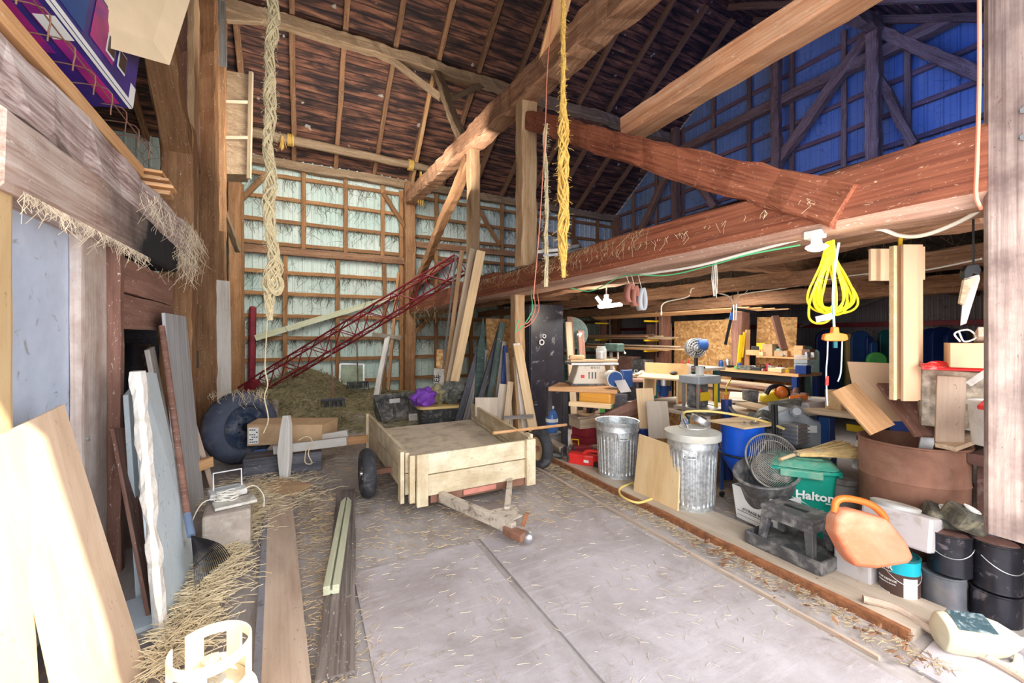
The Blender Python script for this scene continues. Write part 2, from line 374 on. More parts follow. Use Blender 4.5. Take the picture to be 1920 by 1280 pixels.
Mt['paper'] = plain('paper_white', (.88, .88, .86), .7, var=.03)
Mt['ink'] = plain('black_ink', (.03, .03, .035), .7, var=.05)
Mt['sandpaper'] = plain('red_sanding_belt', (.48, .20, .15), .9, var=.08)
Mt['belt_grey'] = plain('grey_sanding_belt', (.62, .66, .70), .8, var=.05)
Mt['glass'] = glassy('clear_plastic', (.75, .85, .9))
Mt['bottle'] = glassy('blue_water_bottle', (.08, .22, .60), .1, .75)
Mt['jar'] = glassy('glass_jar', (.85, .90, .90), .05, .5)
Mt['cream_plastic'] = plain('cream_plastic', (.80, .74, .62), .45, var=.06, dirt=((.45, .38, .28), .4, 8, .55))
Mt['amber'] = wood('varnished_wood', (.55, .22, .02), (.78, .36, .05), (.90, .50, .12), 12, .3, .5, 0)
Mt['bulb'] = plain('lamp_diffuser', (.95, .95, .92), .4, var=.02, emit=((1, .95, .88), 1.5))
Mt['black_pail'] = plain('black_pail_steel', (.035, .035, .045), .28, metal=.55, var=.3, dirt=((.35, .32, .34), .5, 14, .58))
Mt['straw_broom'] = plain('broom_bristle', (.82, .64, .33), .7, var=.2, nscale=20)
Mt['teal_label'] = plain('teal_label', (.01, .42, .52), .35, var=.03)
Mt['bronze_label'] = plain('bronze_black_label', (.10, .06, .05), .35, metal=.2, var=.5, nscale=3)
Mt['magenta'] = plain('magenta_print', (.45, .03, .20), .35, var=.3, dirt=((.08, .03, .35), .9, 2.5, .42))
Mt['violet'] = plain('violet_print', (.07, .03, .26), .35, var=.4, dirt=((.03, .04, .16), .9, 3, .40))

def galv():
    m, t, b = newmat('galvanised_steel'); vec, _ = coords(t, (1, 1, 1))
    vo = nd(t, 'ShaderNodeTexVoronoi', Scale=45.0); t.links.new(vec, vo.inputs['Vector'])
    c = ramp(t, vo.outputs['Color'], [(.2, (.52, .57, .60)), (.8, (.80, .84, .86))])
    f = noisef(t, vec, 4, 5, .6)
    c = mixc(t, ramp(t, f, [(.52, (0,)), (.72, (.5,))]), c, (.40, .36, .30))
    t.links.new(c, b.inputs['Base Color']); b.inputs['Metallic'].default_value = .75
    r = ramp(t, f, [(.3, (.28,)), (.7, (.5,))]); t.links.new(r, b.inputs['Roughness']); return m
Mt['galv'] = galv()
def osb():
    m, t, b = newmat('strand_board'); vec, _ = coords(t, (1, 1, 1))
    vo = nd(t, 'ShaderNodeTexVoronoi', Scale=22.0); t.links.new(vec, vo.inputs['Vector'])
    c = ramp(t, vo.outputs['Color'], [(.1, (.46, .22, .08)), (.5, (.66, .36, .13)), (.9, (.84, .56, .25))])
    t.links.new(c, b.inputs['Base Color']); b.inputs['Roughness'].default_value = .7; return m
Mt['osb'] = osb()
def sheeting(name, col, col2, web, webamt, sc2=1.3):
    """ribbed wall sheet, overgrown with dark branching cobweb and chaff"""
    m, t, b = newmat(name); vec, _ = coords(t, (1, 1, 1), False)
    f = noisef(t, vec, .55, 3); c = ramp(t, f, [(.35, col2), (.65, col)])
    dn = nd(t, 'ShaderNodeTexNoise', Scale=2.2, Detail=4.0); t.links.new(vec, dn.inputs['Vector'])
    v = mixc(t, .16, vec, dn.outputs['Color'], 'ADD')
    vo = nd(t, 'ShaderNodeTexVoronoi', Scale=sc2*2.6, feature='DISTANCE_TO_EDGE'); t.links.new(v, vo.inputs['Vector'])
    web1 = ramp(t, vo.outputs['Distance'], [(.0, (webamt,)), (.028, (0,))])
    msk = ramp(t, noisef(t, vec, 1.7, 4), [(.45, (0,)), (.60, (1,))])
    c = mixc(t, mixc(t, 1, web1, msk, 'MULTIPLY'), c, web)
    blot = ramp(t, noisef(t, vec, 7, 7, .75, 1.2), [(.60, (0,)), (.70, (webamt*.8,))])
    c = mixc(t, blot, c, web)
    t.links.new(c, b.inputs['Base Color']); b.inputs['Roughness'].default_value = .6; return m
Mt['sheet'] = sheeting('pale_green_ribbed_sheet', (.72, .80, .74), (.50, .66, .62), (.13, .10, .05), .85)
Mt['sheet_blue'] = sheeting('blue_grey_ribbed_sheet', (.34, .42, .50), (.20, .30, .42), (.03, .03, .05), .6)
Mt['sheet_tin'] = sheeting('old_tin_sheet', (.42, .38, .38), (.20, .18, .22), (.05, .04, .05), .6)

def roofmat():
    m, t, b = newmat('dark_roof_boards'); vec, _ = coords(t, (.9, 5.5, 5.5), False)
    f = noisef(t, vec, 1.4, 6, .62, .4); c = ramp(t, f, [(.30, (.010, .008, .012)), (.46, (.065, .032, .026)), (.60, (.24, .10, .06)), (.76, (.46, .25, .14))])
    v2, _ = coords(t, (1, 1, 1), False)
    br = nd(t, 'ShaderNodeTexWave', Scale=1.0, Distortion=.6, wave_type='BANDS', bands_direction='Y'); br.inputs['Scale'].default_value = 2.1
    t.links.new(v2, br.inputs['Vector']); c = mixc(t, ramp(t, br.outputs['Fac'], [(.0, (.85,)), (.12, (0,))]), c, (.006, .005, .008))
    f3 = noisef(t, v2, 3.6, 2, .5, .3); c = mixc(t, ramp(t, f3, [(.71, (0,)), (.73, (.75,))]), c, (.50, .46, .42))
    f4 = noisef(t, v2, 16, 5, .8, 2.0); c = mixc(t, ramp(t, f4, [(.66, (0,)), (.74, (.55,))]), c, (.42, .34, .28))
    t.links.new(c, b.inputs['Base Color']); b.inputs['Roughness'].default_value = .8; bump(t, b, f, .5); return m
Mt['roof'] = roofmat()

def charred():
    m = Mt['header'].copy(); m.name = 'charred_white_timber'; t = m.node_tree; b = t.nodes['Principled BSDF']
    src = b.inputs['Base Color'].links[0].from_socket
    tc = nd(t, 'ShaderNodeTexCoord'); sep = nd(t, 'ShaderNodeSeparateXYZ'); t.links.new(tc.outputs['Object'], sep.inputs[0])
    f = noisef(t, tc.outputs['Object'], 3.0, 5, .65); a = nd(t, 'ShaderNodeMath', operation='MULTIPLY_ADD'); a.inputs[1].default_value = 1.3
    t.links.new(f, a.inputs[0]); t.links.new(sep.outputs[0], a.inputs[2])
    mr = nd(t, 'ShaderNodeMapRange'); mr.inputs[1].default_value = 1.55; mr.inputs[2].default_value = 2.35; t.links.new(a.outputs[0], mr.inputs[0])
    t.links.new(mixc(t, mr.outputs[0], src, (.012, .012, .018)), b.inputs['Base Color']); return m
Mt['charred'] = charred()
def floormat():
    m, t, b = newmat('dusty_plank_floor'); vec, _ = coords(t, (1, 1, 1), False)
    f = noisef(t, vec, 1.1, 6, .65, .5); c = ramp(t, f, [(.30, (.22, .18, .15)), (.5, (.38, .34, .32)), (.7, (.52, .49, .49))])
    sep = nd(t, 'ShaderNodeSeparateXYZ'); t.links.new(vec, sep.inputs[0])
    # chaff-brown ground towards the back of the floor, bare dusty sheets in front
    wv = nd(t, 'ShaderNodeMath', operation='MULTIPLY_ADD'); wv.inputs[1].default_value = 2.6; t.links.new(f, wv.inputs[0]); t.links.new(sep.outputs[1], wv.inputs[2])
    back = ramp(t, wv.outputs[0], [(0, (0,)), (1, (1,))])
    mr = nd(t, 'ShaderNodeMapRange'); mr.inputs[1].default_value = 4.0; mr.inputs[2].default_value = 5.8; t.links.new(wv.outputs[0], mr.inputs[0])
    g = noisef(t, vec, 9, 6, .7, .8)
    chaff = ramp(t, g, [(.32, (.13, .09, .045)), (.5, (.36, .27, .14)), (.7, (.54, .43, .25))])
    c = mixc(t, mr.outputs[0], c, chaff)
    # chaff in the seams
    s = noisef(t, vec, 5, 6, .75, .9); c = mixc(t, ramp(t, s, [(.60, (0,)), (.74, (.6,))]), c, (.36, .28, .17))
    d = noisef(t, vec, 34, 5, .7, 1.0); c = mixc(t, ramp(t, d, [(.66, (0,)), (.74, (.7,))]), c, (.17, .13, .10))
    v6, _ = coords(t, (9, 1.2, 1), False); d2 = noisef(t, v6, 2.5, 5, .7); c = mixc(t, ramp(t, d2, [(.45, (0,)), (.75, (.4,))]), c, (.62, .60, .62))
    t.links.new(c, b.inputs['Base Color']); b.inputs['Roughness'].default_value = .92; bump(t, b, d, .35); return m
Mt['floor'] = floormat()
# =====================================================================
# THE BARN SHELL
# =====================================================================
XG = 11.0; YB = 12.6; XL = -5.0; YF = .62; YR = 6.9; EAVE = 6.3; SL = .65; ZR = EAVE+SL*(YB-YR)
def roofz(y): return ZR-SL*abs(y-YR) if y > YR else ZR-SL*1.02*(YR-y)
struct(MB().box(((XL+XG)/2, 5.6, -.1), (XG-XL+.4, 16, .2)), 'floor', Mt['floor'])
def ribbed(u0, u1, z0, z1, fn, pitch=.23, top=None):
    """ribbed sheet: fn(u, depth, z) -> point"""
    m = MB(); us = []; u = u0
    while u < u1:
        us += [(u, 0), (u+.02, .022), (u+.045, .022), (u+.065, 0), (u+.14, 0), (u+.147, .006), (u+.155, 0)]; u += pitch
    us = [x for x in us if x[0] <= u1]+[(u1, 0)]
    vs = []
    for a, d in us:
        zt = top(a) if top else z1
        vs += [fn(a, d, z0), fn(a, d, max(z0+.001, zt))]
    m.add(vs, [(2*i, 2*i+1, 2*i+3, 2*i+2) for i in range(len(us)-1)]); return m
wb = struct(ribbed(XL, XG, 0, EAVE+.02, lambda u, d, z: (u, YB-d, z)), 'wall_back', Mt['sheet'], solid=.004)
wr = struct(ribbed(YF-.3, YB, 2.47, 9.9, lambda u, d, z: (XG-d, u, z), top=lambda y: roofz(y)-.02), 'wall_right', Mt['sheet_blue'], solid=.004)
wr2 = struct(ribbed(YF-.3, YB, 0, 2.5, lambda u, d, z: (XG-.02-d, u, z), .08), 'wall_right', Mt['sheet_tin'], solid=.004)
m = MB(); m.add([(XL, YF, 0), (XL, YB, 0), (XL, YB, roofz(YB)), (XL, YR, ZR), (XL, YF, roofz(YF)),
                 (XL-.1, YF, 0), (XL-.1, YB, 0), (XL-.1, YB, roofz(YB)), (XL-.1, YR, ZR), (XL-.1, YF, roofz(YF))],
                [(0,1,2,3,4), (9,8,7,6,5), (0,5,6,1), (1,6,7,2), (2,7,8,3), (3,8,9,4), (4,9,5,0)])
struct(m, 'wall_left', Mt['dark_board'])
# front wall: boards either side of the tall threshing door, and above it
fz = roofz(YF)+.1
m = MB(); m.box(((XL-1.35)/2, YF-.32, fz/2), (-1.35-XL, .06, fz)); struct(m, 'wall_front', Mt['brown_board'])
m = MB(); m.box(((3.35+XG)/2, YF-.32, fz/2), (XG-3.35, .06, fz)); struct(m, 'wall_front', Mt['brown_board'])
m = MB(); m.box(((3.35-1.35)/2, YF-.32, (3.98+fz)/2), (4.7, .06, fz-3.98)); struct(m, 'wall_front', Mt['brown_board'])
m = MB(); t_ = .12
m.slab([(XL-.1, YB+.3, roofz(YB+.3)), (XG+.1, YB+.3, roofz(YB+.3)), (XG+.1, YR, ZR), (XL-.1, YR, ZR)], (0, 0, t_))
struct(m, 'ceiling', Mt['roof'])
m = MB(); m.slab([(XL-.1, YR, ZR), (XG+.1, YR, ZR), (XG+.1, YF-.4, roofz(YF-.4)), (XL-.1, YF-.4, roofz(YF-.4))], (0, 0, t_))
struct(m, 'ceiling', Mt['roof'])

# back wall framing: girts and studs are parts of that wall
def cpart(name, p0, p1, w_, h, mat, parent, up=(0, 0, 1), hewn=.012): return bar(name, p0, p1, w_, h, mat, parent, up, hewn)
gz = [.35, .98, 1.55, 2.13, 2.72, 3.28, 4.02, 4.62, 5.22, 5.80]
for z in gz:
    for a, b in ((-1.45, 2.78), (3.02, 6.9), (7.0, 10.9)):
        cpart('girt', (a, YB-.09, z), (b, YB-.09, z+random.uniform(-.02, .02)), .07, .10, Mt['girt'], wb)
for x, z0, z1 in ((-.33, 0, 3.75), (.95, 0, 3.75), (2.2, 0, 3.75), (.1, 3.9, 6.0), (1.15, 3.9, 6.0), (2.15, 3.9, 6.0), (2.68, 0, 5.9),
                  (3.75, 0, 6), (4.9, 0, 6), (6.0, 0, 6), (7.7, 0, 6), (8.9, 2.6, 6), (10.0, 2.6, 6)):
    cpart('stud', (x, YB-.15, z0), (x, YB-.15, z1), .11, .06, Mt['girt'], wb, up=(0, 1, 0))
cpart('tie_rail', (-1.5, YB-.2, 3.82), (2.85, YB-.2, 3.82), .12, .20, Mt['beam_dusty'], wb)
cpart('tie_rail', (3.0, YB-.2, 4.35), (10.9, YB-.2, 4.35), .12, .18, Mt['beam_dusty'], wb)
cpart('diagonal_brace', (-1.0, YB-.22, 1.55), (2.4, YB-.22, 2.72), .04, .15, Mt['green_wood'], wb, hewn=.004)
for a, b, c, d in ((2.85, 4.75, 2.15, 5.75), (-1.4, 4.9, -.8, 5.7), (4.9, 6.0, 5.9, 4.6), (7.9, 4.5, 7.1, 5.8), (9.4, 4.5, 8.3, 5.9)):
    cpart('diagonal_brace', (a, YB-.2, b), (c, YB-.2, d), .08, .12, Mt['girt'], wb)
# eave plate + the loose log hung before it
bar('plate_beam', (-1.6, YB-.22, 6.08), (XG-.1, YB-.22, 6.08), .2, .22, Mt['purlin'], hewn=.03,
    label='long hewn timber plate along the top of the pale ribbed back wall', cat='beam')
a = W(470, 247, Y=11.6); b = W(806, 317, Y=11.6)
lg = thing('round_log', 'pale round log hung level high in front of the back wall', 'log', (a+b)/2)
Mx, L = frame(a, b); mm = MB(); pts = [(L*i/24, .03*noise.noise(V((i*.3, 2, 0))), .03*noise.noise(V((i*.3, 7, 0)))) for i in range(25)]
mm.tube(pts, [.125-.0012*i for i in range(25)], 10); build(mm, 'trunk', Mt['purlin'], lg, Mx, True, world=True)
for px, q in ((.18, .95), (.86, .9)):
    mm = MB(); 
    for k in range(5): mm.tube([(L*px+.03*k, .14*math.cos(a_), .14*math.sin(a_)) for a_ in [i*PI/6 for i in range(12)]], .012, 5, closed=True)
    build(mm, 'rope_lashing', Mt['twine_gold'], lg, Mx, True, world=True)
def tassel(p, L, r, name, label, mat, n=16):
    m = MB()
    for i in range(n):
        a = random.uniform(0, 2*PI); q = random.uniform(.1, 1)
        m.tube([p+V((r*.3*q*math.cos(a+z), r*.3*q*math.sin(a+z), 0))+V((r*q*math.cos(a)*z, r*q*math.sin(a)*z, -L*z*random.uniform(.8, 1))) for z in (0, .3, .6, 1)], .006, 4)
    return solo(m, name, label, 'rope', mat)
tassel(W(789, 322, Y=11.45), 1.0, .09, 'rope_end', 'short frayed rope end hanging from the right end of the round log', Mt['twine_gold'])
tassel(W(529, 255, Y=11.45), .34, .08, 'rope_end', 'small knotted orange rope bunch on the left part of the round log', Mt['twine_gold'])

# corner post at the left end of the back wall and the other big posts of the back wall
bar('corner_post', (-1.42, YB-.3, 0), (-1.42, YB-.3, 6.4), .26, .26, Mt['post_dark'], up=(0, 1, 0), hewn=.02, label='tall brown corner post at the left end of the pale back wall', cat='post')
bar('wall_post', (2.9, YB-.28, 0), (2.9, YB-.28, 6.1), .30, .28, Mt['post_dark'], up=(0, 1, 0), hewn=.03, label='thick rough post at the back wall under the far end of the sloping high beam', cat='post')
bar('wall_post', (6.95, YB-.28, 0), (6.95, YB-.28, 6.1), .28, .28, Mt['beam_dusty'], up=(0, 1, 0), hewn=.03, label='dim back wall post seen over the loft edge, between high beam and far corner', cat='post')
bar('corner_post', (XG-.2, YB-.28, 0), (XG-.2, YB-.28, 6.1), .28, .28, Mt['beam_dusty'], up=(0, 1, 0), hewn=.03, label='dark corner post where the back wall meets the blue gable wall', cat='post')
bar('knee_brace', (2.9, YB-.3, 2.95), (4.0, YB-.3, 3.9), .14, .2, Mt['post_dark'], hewn=.03, label='curved knee brace leaning right from the thick back wall post', cat='brace')
bar('knee_brace', (3.0, YB-.35, 1.65), (3.75, YB-.35, 2.45), .1, .14, Mt['post_dark'], hewn=.02, label='short knee brace under the hay ledge right of the back wall post', cat='brace')

# rafters on the far slope
for i in range(16):
    x = -4.2+1.02*i
    if x > XG-.2: break
    y1 = YR+.1
    bar('rafter', (x, YB, roofz(YB)-.08), (x+random.uniform(-.04, .04), y1, roofz(y1)-.08), .11, .13, Mt['rafter'], hewn=.012,
        label='rough brown rafter running up under the dark roof boards of the far slope', cat='rafter', group='rafters of the far roof slope')
for i in range(5):
    x = 6.6+1.0*i
    bar('rafter', (x, YF, roofz(YF)-.08), (x, YR-.1, roofz(YR-.1)-.08), .11, .13, Mt['rafter'], hewn=.012,
        label='dark rafter of the near roof slope in the blue upper right corner', cat='rafter', group='rafters of the near roof slope')
pz = roofz(9.6)-.30
pu = bar('purlin_beam', (-1.4, 9.6, pz), (XG-.1, 9.6, pz), .22, .24, Mt['purlin'], hewn=.04, label='long hewn purlin crossing under the rafters of the far slope', cat='beam')
bar('purlin_beam', (3.5, 4.2, roofz(4.2)-.3), (XG-.1, 4.2, roofz(4.2)-.3), .22, .24, Mt['rafter'], hewn=.04, label='dark purlin under the near roof slope in the blue upper right', cat='beam')
# struts round the queen post
bar('queen_post', (2.9, 9.6, pz-.1), (2.9, 7.7, 5.3), .17, .17, Mt['purlin'], up=(1, 0, 0), hewn=.02, label='leaning pale post from the purlin down to the sloping high beam', cat='post')
bar('strut', (1.83, 9.6, pz-.1), (2.88, 9.2, 7.05), .13, .13, Mt['purlin'], hewn=.02, label='pale strut left of the leaning post, rising to the purlin', cat='brace')
bar('strut', (4.05, 9.6, pz-.1), (2.95, 9.2, 7.0), .13, .13, Mt['purlin'], hewn=.02, label='pale strut right of the leaning post, rising to the purlin', cat='brace')
bar('strut', (2.85, 9.7, pz-.1), (2.95, 12.2, 6.1), .09, .1, Mt['lumber_orange'], hewn=.01, label='thin orange pole behind the leaning post, dropping to the end of the log', cat='brace')
bar('tie_beam', (-1.45, 9.6, pz-.28), (-.4, 9.6, pz-.02), .12, .16, Mt['purlin'], hewn=.02, label='short pale brace at the left end of the purlin behind the pale rope', cat='brace')
bar('queen_post', (-1.35, 9.6, 0), (-1.35, 9.6, pz+.1), .2, .2, Mt['post_dark'], up=(0, 1, 0), hewn=.02, label='tall dark post under the left end of the purlin', cat='post')

# gable framing, parts of the gable wall
for k, z in enumerate([3.0, 3.6, 4.2, 4.8, 5.55, 6.2, 6.85, 7.5, 8.15, 8.8]):
    y1 = min(YB-.1, YR+(ZR-z)/SL-.25); y0 = max(YF+.1, YR-(ZR-z)/(SL*1.02)+.25)
    cpart('girt', (XG-.08, y0, z), (XG-.08, y1, z), .06, .10, Mt['brown_board'], wr)
for y in (1.6, 2.7, 3.8, 4.9, 6.0, 7.1, 8.2, 9.3, 10.4, 11.5):
    cpart('stud', (XG-.13, y, 2.6), (XG-.13, y, roofz(y)-.25), .10, .07, Mt['beam_dusty'], wr, up=(1, 0, 0))
cpart('rail', (XG-.1, YF, 1.85), (XG-.1, YB, 1.85), .08, .10, Mt['red_steel'], wr2, hewn=0)
gb = [((XG-.3, .8, 5.15), (XG-.3, 12.4, 5.15), .26, .30, 'heavy dark tie beam across the blue gable wall'),
      ((XG-.3, 2.9, 7.45), (XG-.3, 10.9, 7.45), .22, .24, 'upper dark collar beam across the blue gable wall'),
      ((XG-.35, 4.2, 8.1), (XG-.35, 6.9, 5.2), .18, .22, 'dark diagonal gable brace leaning down to the left'),
      ((XG-.35, 4.2, 7.9), (XG-.35, 2.0, 5.3), .16, .20, 'dark diagonal gable brace leaning down to the right'),
      ((XG-.4, 4.2, 7.0), (XG-.4, 3.6, 5.3), .12, .14, 'thin slanting strut between the two gable braces'),
      ((XG-.35, 9.3, 7.4), (XG-.35, 10.9, 5.3), .16, .20, 'gable brace leaning down to the far corner'),
      ((XG-.35, 9.3, 7.4), (XG-.35, 8.0, 5.3), .16, .20, 'gable brace leaning toward the ridge side above the loft')]
for p0, p1, a, b, lab in gb: bar('gable_beam', p0, p1, a, b, Mt['beam_dusty'], hewn=.03, label=lab, cat='beam')
bar('gable_post', (XG-.5, 4.2, 2.6), (XG-.5, 4.2, 8.3), .22, .24, Mt['beam_dusty'], up=(1, 0, 0), hewn=.03, label='tall dark post standing in the middle of the blue gable wall', cat='post')
for y, lab in ((6.2, 'first'), (9.3, 'far')):
    bar('gable_post', (XG-.45, y, 2.6), (XG-.45, y, roofz(y)-.3), .2, .2, Mt['beam_dusty'], up=(1, 0, 0), hewn=.03,
        label={'first': 'dark gable post under the ridge side, left of the middle gable post', 'far': 'dark gable post nearest the far corner'}[lab], cat='post')

# ---- loft over the right bay ----
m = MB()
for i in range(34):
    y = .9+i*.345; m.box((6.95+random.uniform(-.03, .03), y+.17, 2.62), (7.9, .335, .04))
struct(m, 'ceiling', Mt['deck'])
# the great beam at the loft edge: deeper towards the door
_seed[0] += 1
mm = MB(); rnd = random.Random(5); n = 40; Y0, Y1 = .66, 12.3
for i in range(n+1):
    y = Y0+(Y1-Y0)*i/n; top = 2.60+.045*noise.noise(V((y*.8, 3, 1)))+(.05 if y > 6 else 0); bot = 2.235+.03*noise.noise(V((y*.8, 9, 1)))
    j = lambda: rnd.uniform(-.006, .006)
    sec = [(-.15, bot+.055), (-.105, bot), (.15, bot), (.16, bot+.02), (.16, top-.02), (.14, top), (-.13, top+j()), (-.15, top-.02)]
    mm.v += [V((y-Y0, -(a+j()), b+j()-2.235)) for a, b in sec]
mm.f += [(i*8+k, i*8+(k+1) % 8, (i+1)*8+(k+1) % 8, (i+1)*8+k) for i in range(n) for k in range(8)]+[tuple(range(8))[::-1], tuple(n*8+k for k in range(8))]
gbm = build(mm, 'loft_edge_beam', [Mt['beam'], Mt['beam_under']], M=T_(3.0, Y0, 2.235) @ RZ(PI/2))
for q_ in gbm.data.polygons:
    if q_.index < n*8 and q_.index % 8 in (0, 1): q_.material_index = 1  # chamfer and underside get the painted lit tone
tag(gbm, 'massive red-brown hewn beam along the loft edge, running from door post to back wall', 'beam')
# joists under the loft
for x, z, h, lab in ((3.62, 2.37, .24, 'next behind the massive loft edge beam'), (5.2, 2.29, .17, 'third in from the massive loft edge beam'),
                     (7.75, 2.30, .24, 'resting on the workshop posts above the long benches')):
    bar('loft_joist', (x, .9, z), (x, 12.3, z), .26, h, Mt['beam_dusty'], hewn=.03, label='rough dusty loft beam '+lab, cat='beam')
for y in (2.9, 7.4): bar('cross_joist', (3.18, y, 2.44), (10.8, y, 2.44), .2, .2, Mt['beam_dusty'], hewn=.03,
        label='cross timber under the loft floor '+('above the long yellow cord side' if y < 3 else 'above the table saw side'), cat='beam')
for y, w_, lab in ((9.3, .24, 'farthest of the workshop posts, behind the wood rack'), (7.2, .30, 'workshop post right of the wood rack'), (5.25, .26, 'workshop post behind the yellow level'), (1.6, .24, 'workshop post near the hanging saw')):
    bar('workshop_post', (7.75, y, 0), (7.75, y, 2.2), w_, .22, Mt['brown_board'], up=(0, 1, 0), hewn=.02, label=lab, cat='post')

# sloping high beam over the loft edge, with its posts and brace
bar('high_beam', (2.9, 12.35, 5.62), (2.9, 1.2, 4.83), .30, .36, Mt['beam_dusty'], hewn=.045, label='great hewn high beam running overhead above the loft edge to the back wall', cat='beam')
pA = W(985, 500, X=2.9); pB = W(885, 520, X=2.9)
bar('loft_post', (2.92, pA.y, 2.6), (2.92, pA.y, 5.1), .24, .22, Mt['post'], up=(0, 1, 0), hewn=.02, label='thick honey-coloured notched post from the loft edge beam up to the high beam', cat='post')
bar('loft_post', (2.92, pB.y, 2.6), (2.92, pB.y, 5.2), .20, .22, Mt['post'], up=(0, 1, 0), hewn=.015, label='slimmer honey-coloured post on the loft edge beam behind the leaning planks', cat='post')
bar('diagonal_brace', (2.92, pA.y-.1, 4.66), (2.92, 1.28, 2.36), .20, .25, Mt['beam'], hewn=.03, label='long red-brown brace from the thick notched post down to the loft edge beam', cat='brace')
bar('diagonal_brace', (2.9, pB.y+.15, 5.0), (2.9, 12.1, 2.75), .16, .24, Mt['post_dark'], hewn=.03, label='reddish brace from the high beam down to the back wall post', cat='brace')
q0 = W(1180, 243, X=3.2); q1 = W(1660, 0, X=3.2)
bar('overhead_timber', (3.17, q0.y-.05, q0.z-.02), (3.17, .5, q0.z-.02), .27, .21, Mt['brace'], hewn=.012, label='smooth orange timber overhead, crossing behind the long red-brown brace', cat='beam')
bar('upright_plank', W(1022, 118, X=2.85), W(1062, -30, X=2.6), .05, .2, Mt['lumber_orange'], hewn=.004, up=(1, 0, 0), label='orange plank rising steeply from the high beam at the top of the picture', cat='plank')
# ground post below the loft beam
g0 = W(960, 815, Z=0)
bar('ground_post', (3.0, 5.67, 0), (3.0, 5.67, 2.24), .17, .17, Mt['post'], up=(0, 1, 0), hewn=.01, label='pale square post under the loft edge beam in front of the black locker', cat='post')

# door post at the right edge: rotten foot, bolts
dp = thing('door_post', 'huge weathered grey post at the right door edge, rotten off above the paint cans', 'post', (3.02, .53, .68))
mm = MB(); n = 26; rnd = random.Random(3)
for i in range(n+1):
    z = .0+3.92*i/n; wv = .015*noise.noise(V((z*1.3, 1, 4))); lft = -.155+wv-(.03 if z < 2.02 and z > .05 else 0)
    ro = rnd.uniform(-.012, .012); zz = z+(rnd.uniform(-.03, .03) if i == 0 else 0)
    mm.v += [V((zz, a, b)) for a, b in ((-.17+wv, lft+.02), (-.15, lft), (.15, lft+ro*.3), (.17, lft+.03), (.17, .18), (.15, .2), (-.15, .2), (-.17, .18))]
mm.f += [(i*8+k, i*8+(k+1) % 8, (i+1)*8+(k+1) % 8, (i+1)*8+k) for i in range(n) for k in range(8)]+[tuple(range(8))[::-1], tuple(n*8+k for k in range(8))]
Mv, _ = frame(V((3.02, .53, .68)), V((3.02, .53, 4.6)), (0, 1, 0))
build(mm, 'timber', Mt['grey_post'], dp, Mv, world=True)
for py in (255, 300):
    p = W(1905, py, Y=.70) ; p.x = min(p.x, 3.15)
    b_ = MB(); b_.lathe([(.0, .02), (.016, .02), (.018, .0)], 6); build(b_, 'bolt', Mt['steel'], dp, T_(2.862, .60, p.z) @ RY(-PI/2), world=True)

# ---- left side: partition of the left bay ----
cap = bar('cap_beam', (-1.32, 1.9, 2.78), (-1.18, 5.35, 2.56), .36, .30, Mt['cap'], hewn=.04, label='rough splintered log beam above the pale blue door on the left', cat='beam')
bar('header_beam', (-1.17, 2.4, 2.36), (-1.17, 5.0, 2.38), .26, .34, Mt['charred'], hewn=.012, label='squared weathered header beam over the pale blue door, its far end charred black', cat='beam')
0 and bar('charred_end', (-1.037, 4.05, 2.38), (-1.037, 4.95, 2.38), .012, .27, Mt['dark_board'], hewn=.004, label='charred black patch on the far end of the left header beam', cat='board')
Mt['pink_plank'] = wood('pinkish_white_plank', (.34, .22, .17), (.72, .60, .53), (.88, .82, .78), 7, .8, .5, .1, (.2, .12, .1), .5, .04, dirt=((.35, .22, .16), .5, 6))
dr = struct(MB().box((-1.22, 3.06, 1.1), (.04, .84, 2.2)), 'door_1', Mt['door_face'], bevel=.004)
bb = MB(); bb.box((-1.19, 3.40, .98), (.05, .07, .03)); bb.tube([(-1.16, 3.40, .98), (-1.13, 3.40, .98)], .012, 8); build(bb, 'latch', Mt['steel'], dr, Matrix.Identity(4), world=True)
bar('jamb_plank', (-1.17, 3.52, 0), (-1.17, 3.52, 2.2), .36, .06, Mt['pink_plank'], up=(1, 0, 0), hewn=.005, label='knotty whitish-pink plank standing right of the pale blue door', cat='board')
bar('red_jamb', (-1.13, 3.75, 0), (-1.13, 3.75, 2.2), .07, .10, Mt['brown_board'], up=(1, 0, 0), hewn=.006, label='narrow red-brown jamb post right of the knotty pink plank', cat='post')
bar('near_jamb', (-1.12, 2.38, 0), (-1.12, 2.38, 2.52), .34, .07, Mt['ply'], up=(1, 0, 0), hewn=.004, label='pale sunlit board standing at the left edge before the blue door', cat='board')
bar('near_jamb', (-1.16, 2.57, 0), (-1.16, 2.57, 2.22), .06, .09, Mt['brown_board'], up=(1, 0, 0), hewn=.004, label='thin red strip on the near side of the pale blue door', cat='board')
wp = thing('wall_boards', 'two red-brown wall boards nailed under the charred beam end', 'board', (-1.17, 4.5, 1.65))
for k, z in enumerate((2.02, 1.76)): bar('board', (-1.15, 3.82, z+.02), (-1.15, 5.22, z+.01), .06, .25, Mt['brown_board'], wp, hewn=.008)
struct(MB().box((-2.4, 4.1, 1.2), (2.2, .05, 2.4)), 'wall_partition', Mt['dark_board'])
struct(MB().box((-2.4, 2.1, 1.2), (2.2, .05, 2.4)), 'wall_partition', Mt['dark_board'])
struct(MB().box((-1.95, 7.7, 1.2), (.9, .05, 2.4)), 'wall_partition', Mt['dark_board'])
struct(MB().box((-2.3, 6.0, 1.2), (.05, 3.9, 2.4)), 'wall_partition', Mt['dark_board'])
dk = thing('steel_drum', 'dark dented steel drum in the recess behind the leaning boards', 'drum', (-1.66, 5.55, 0))
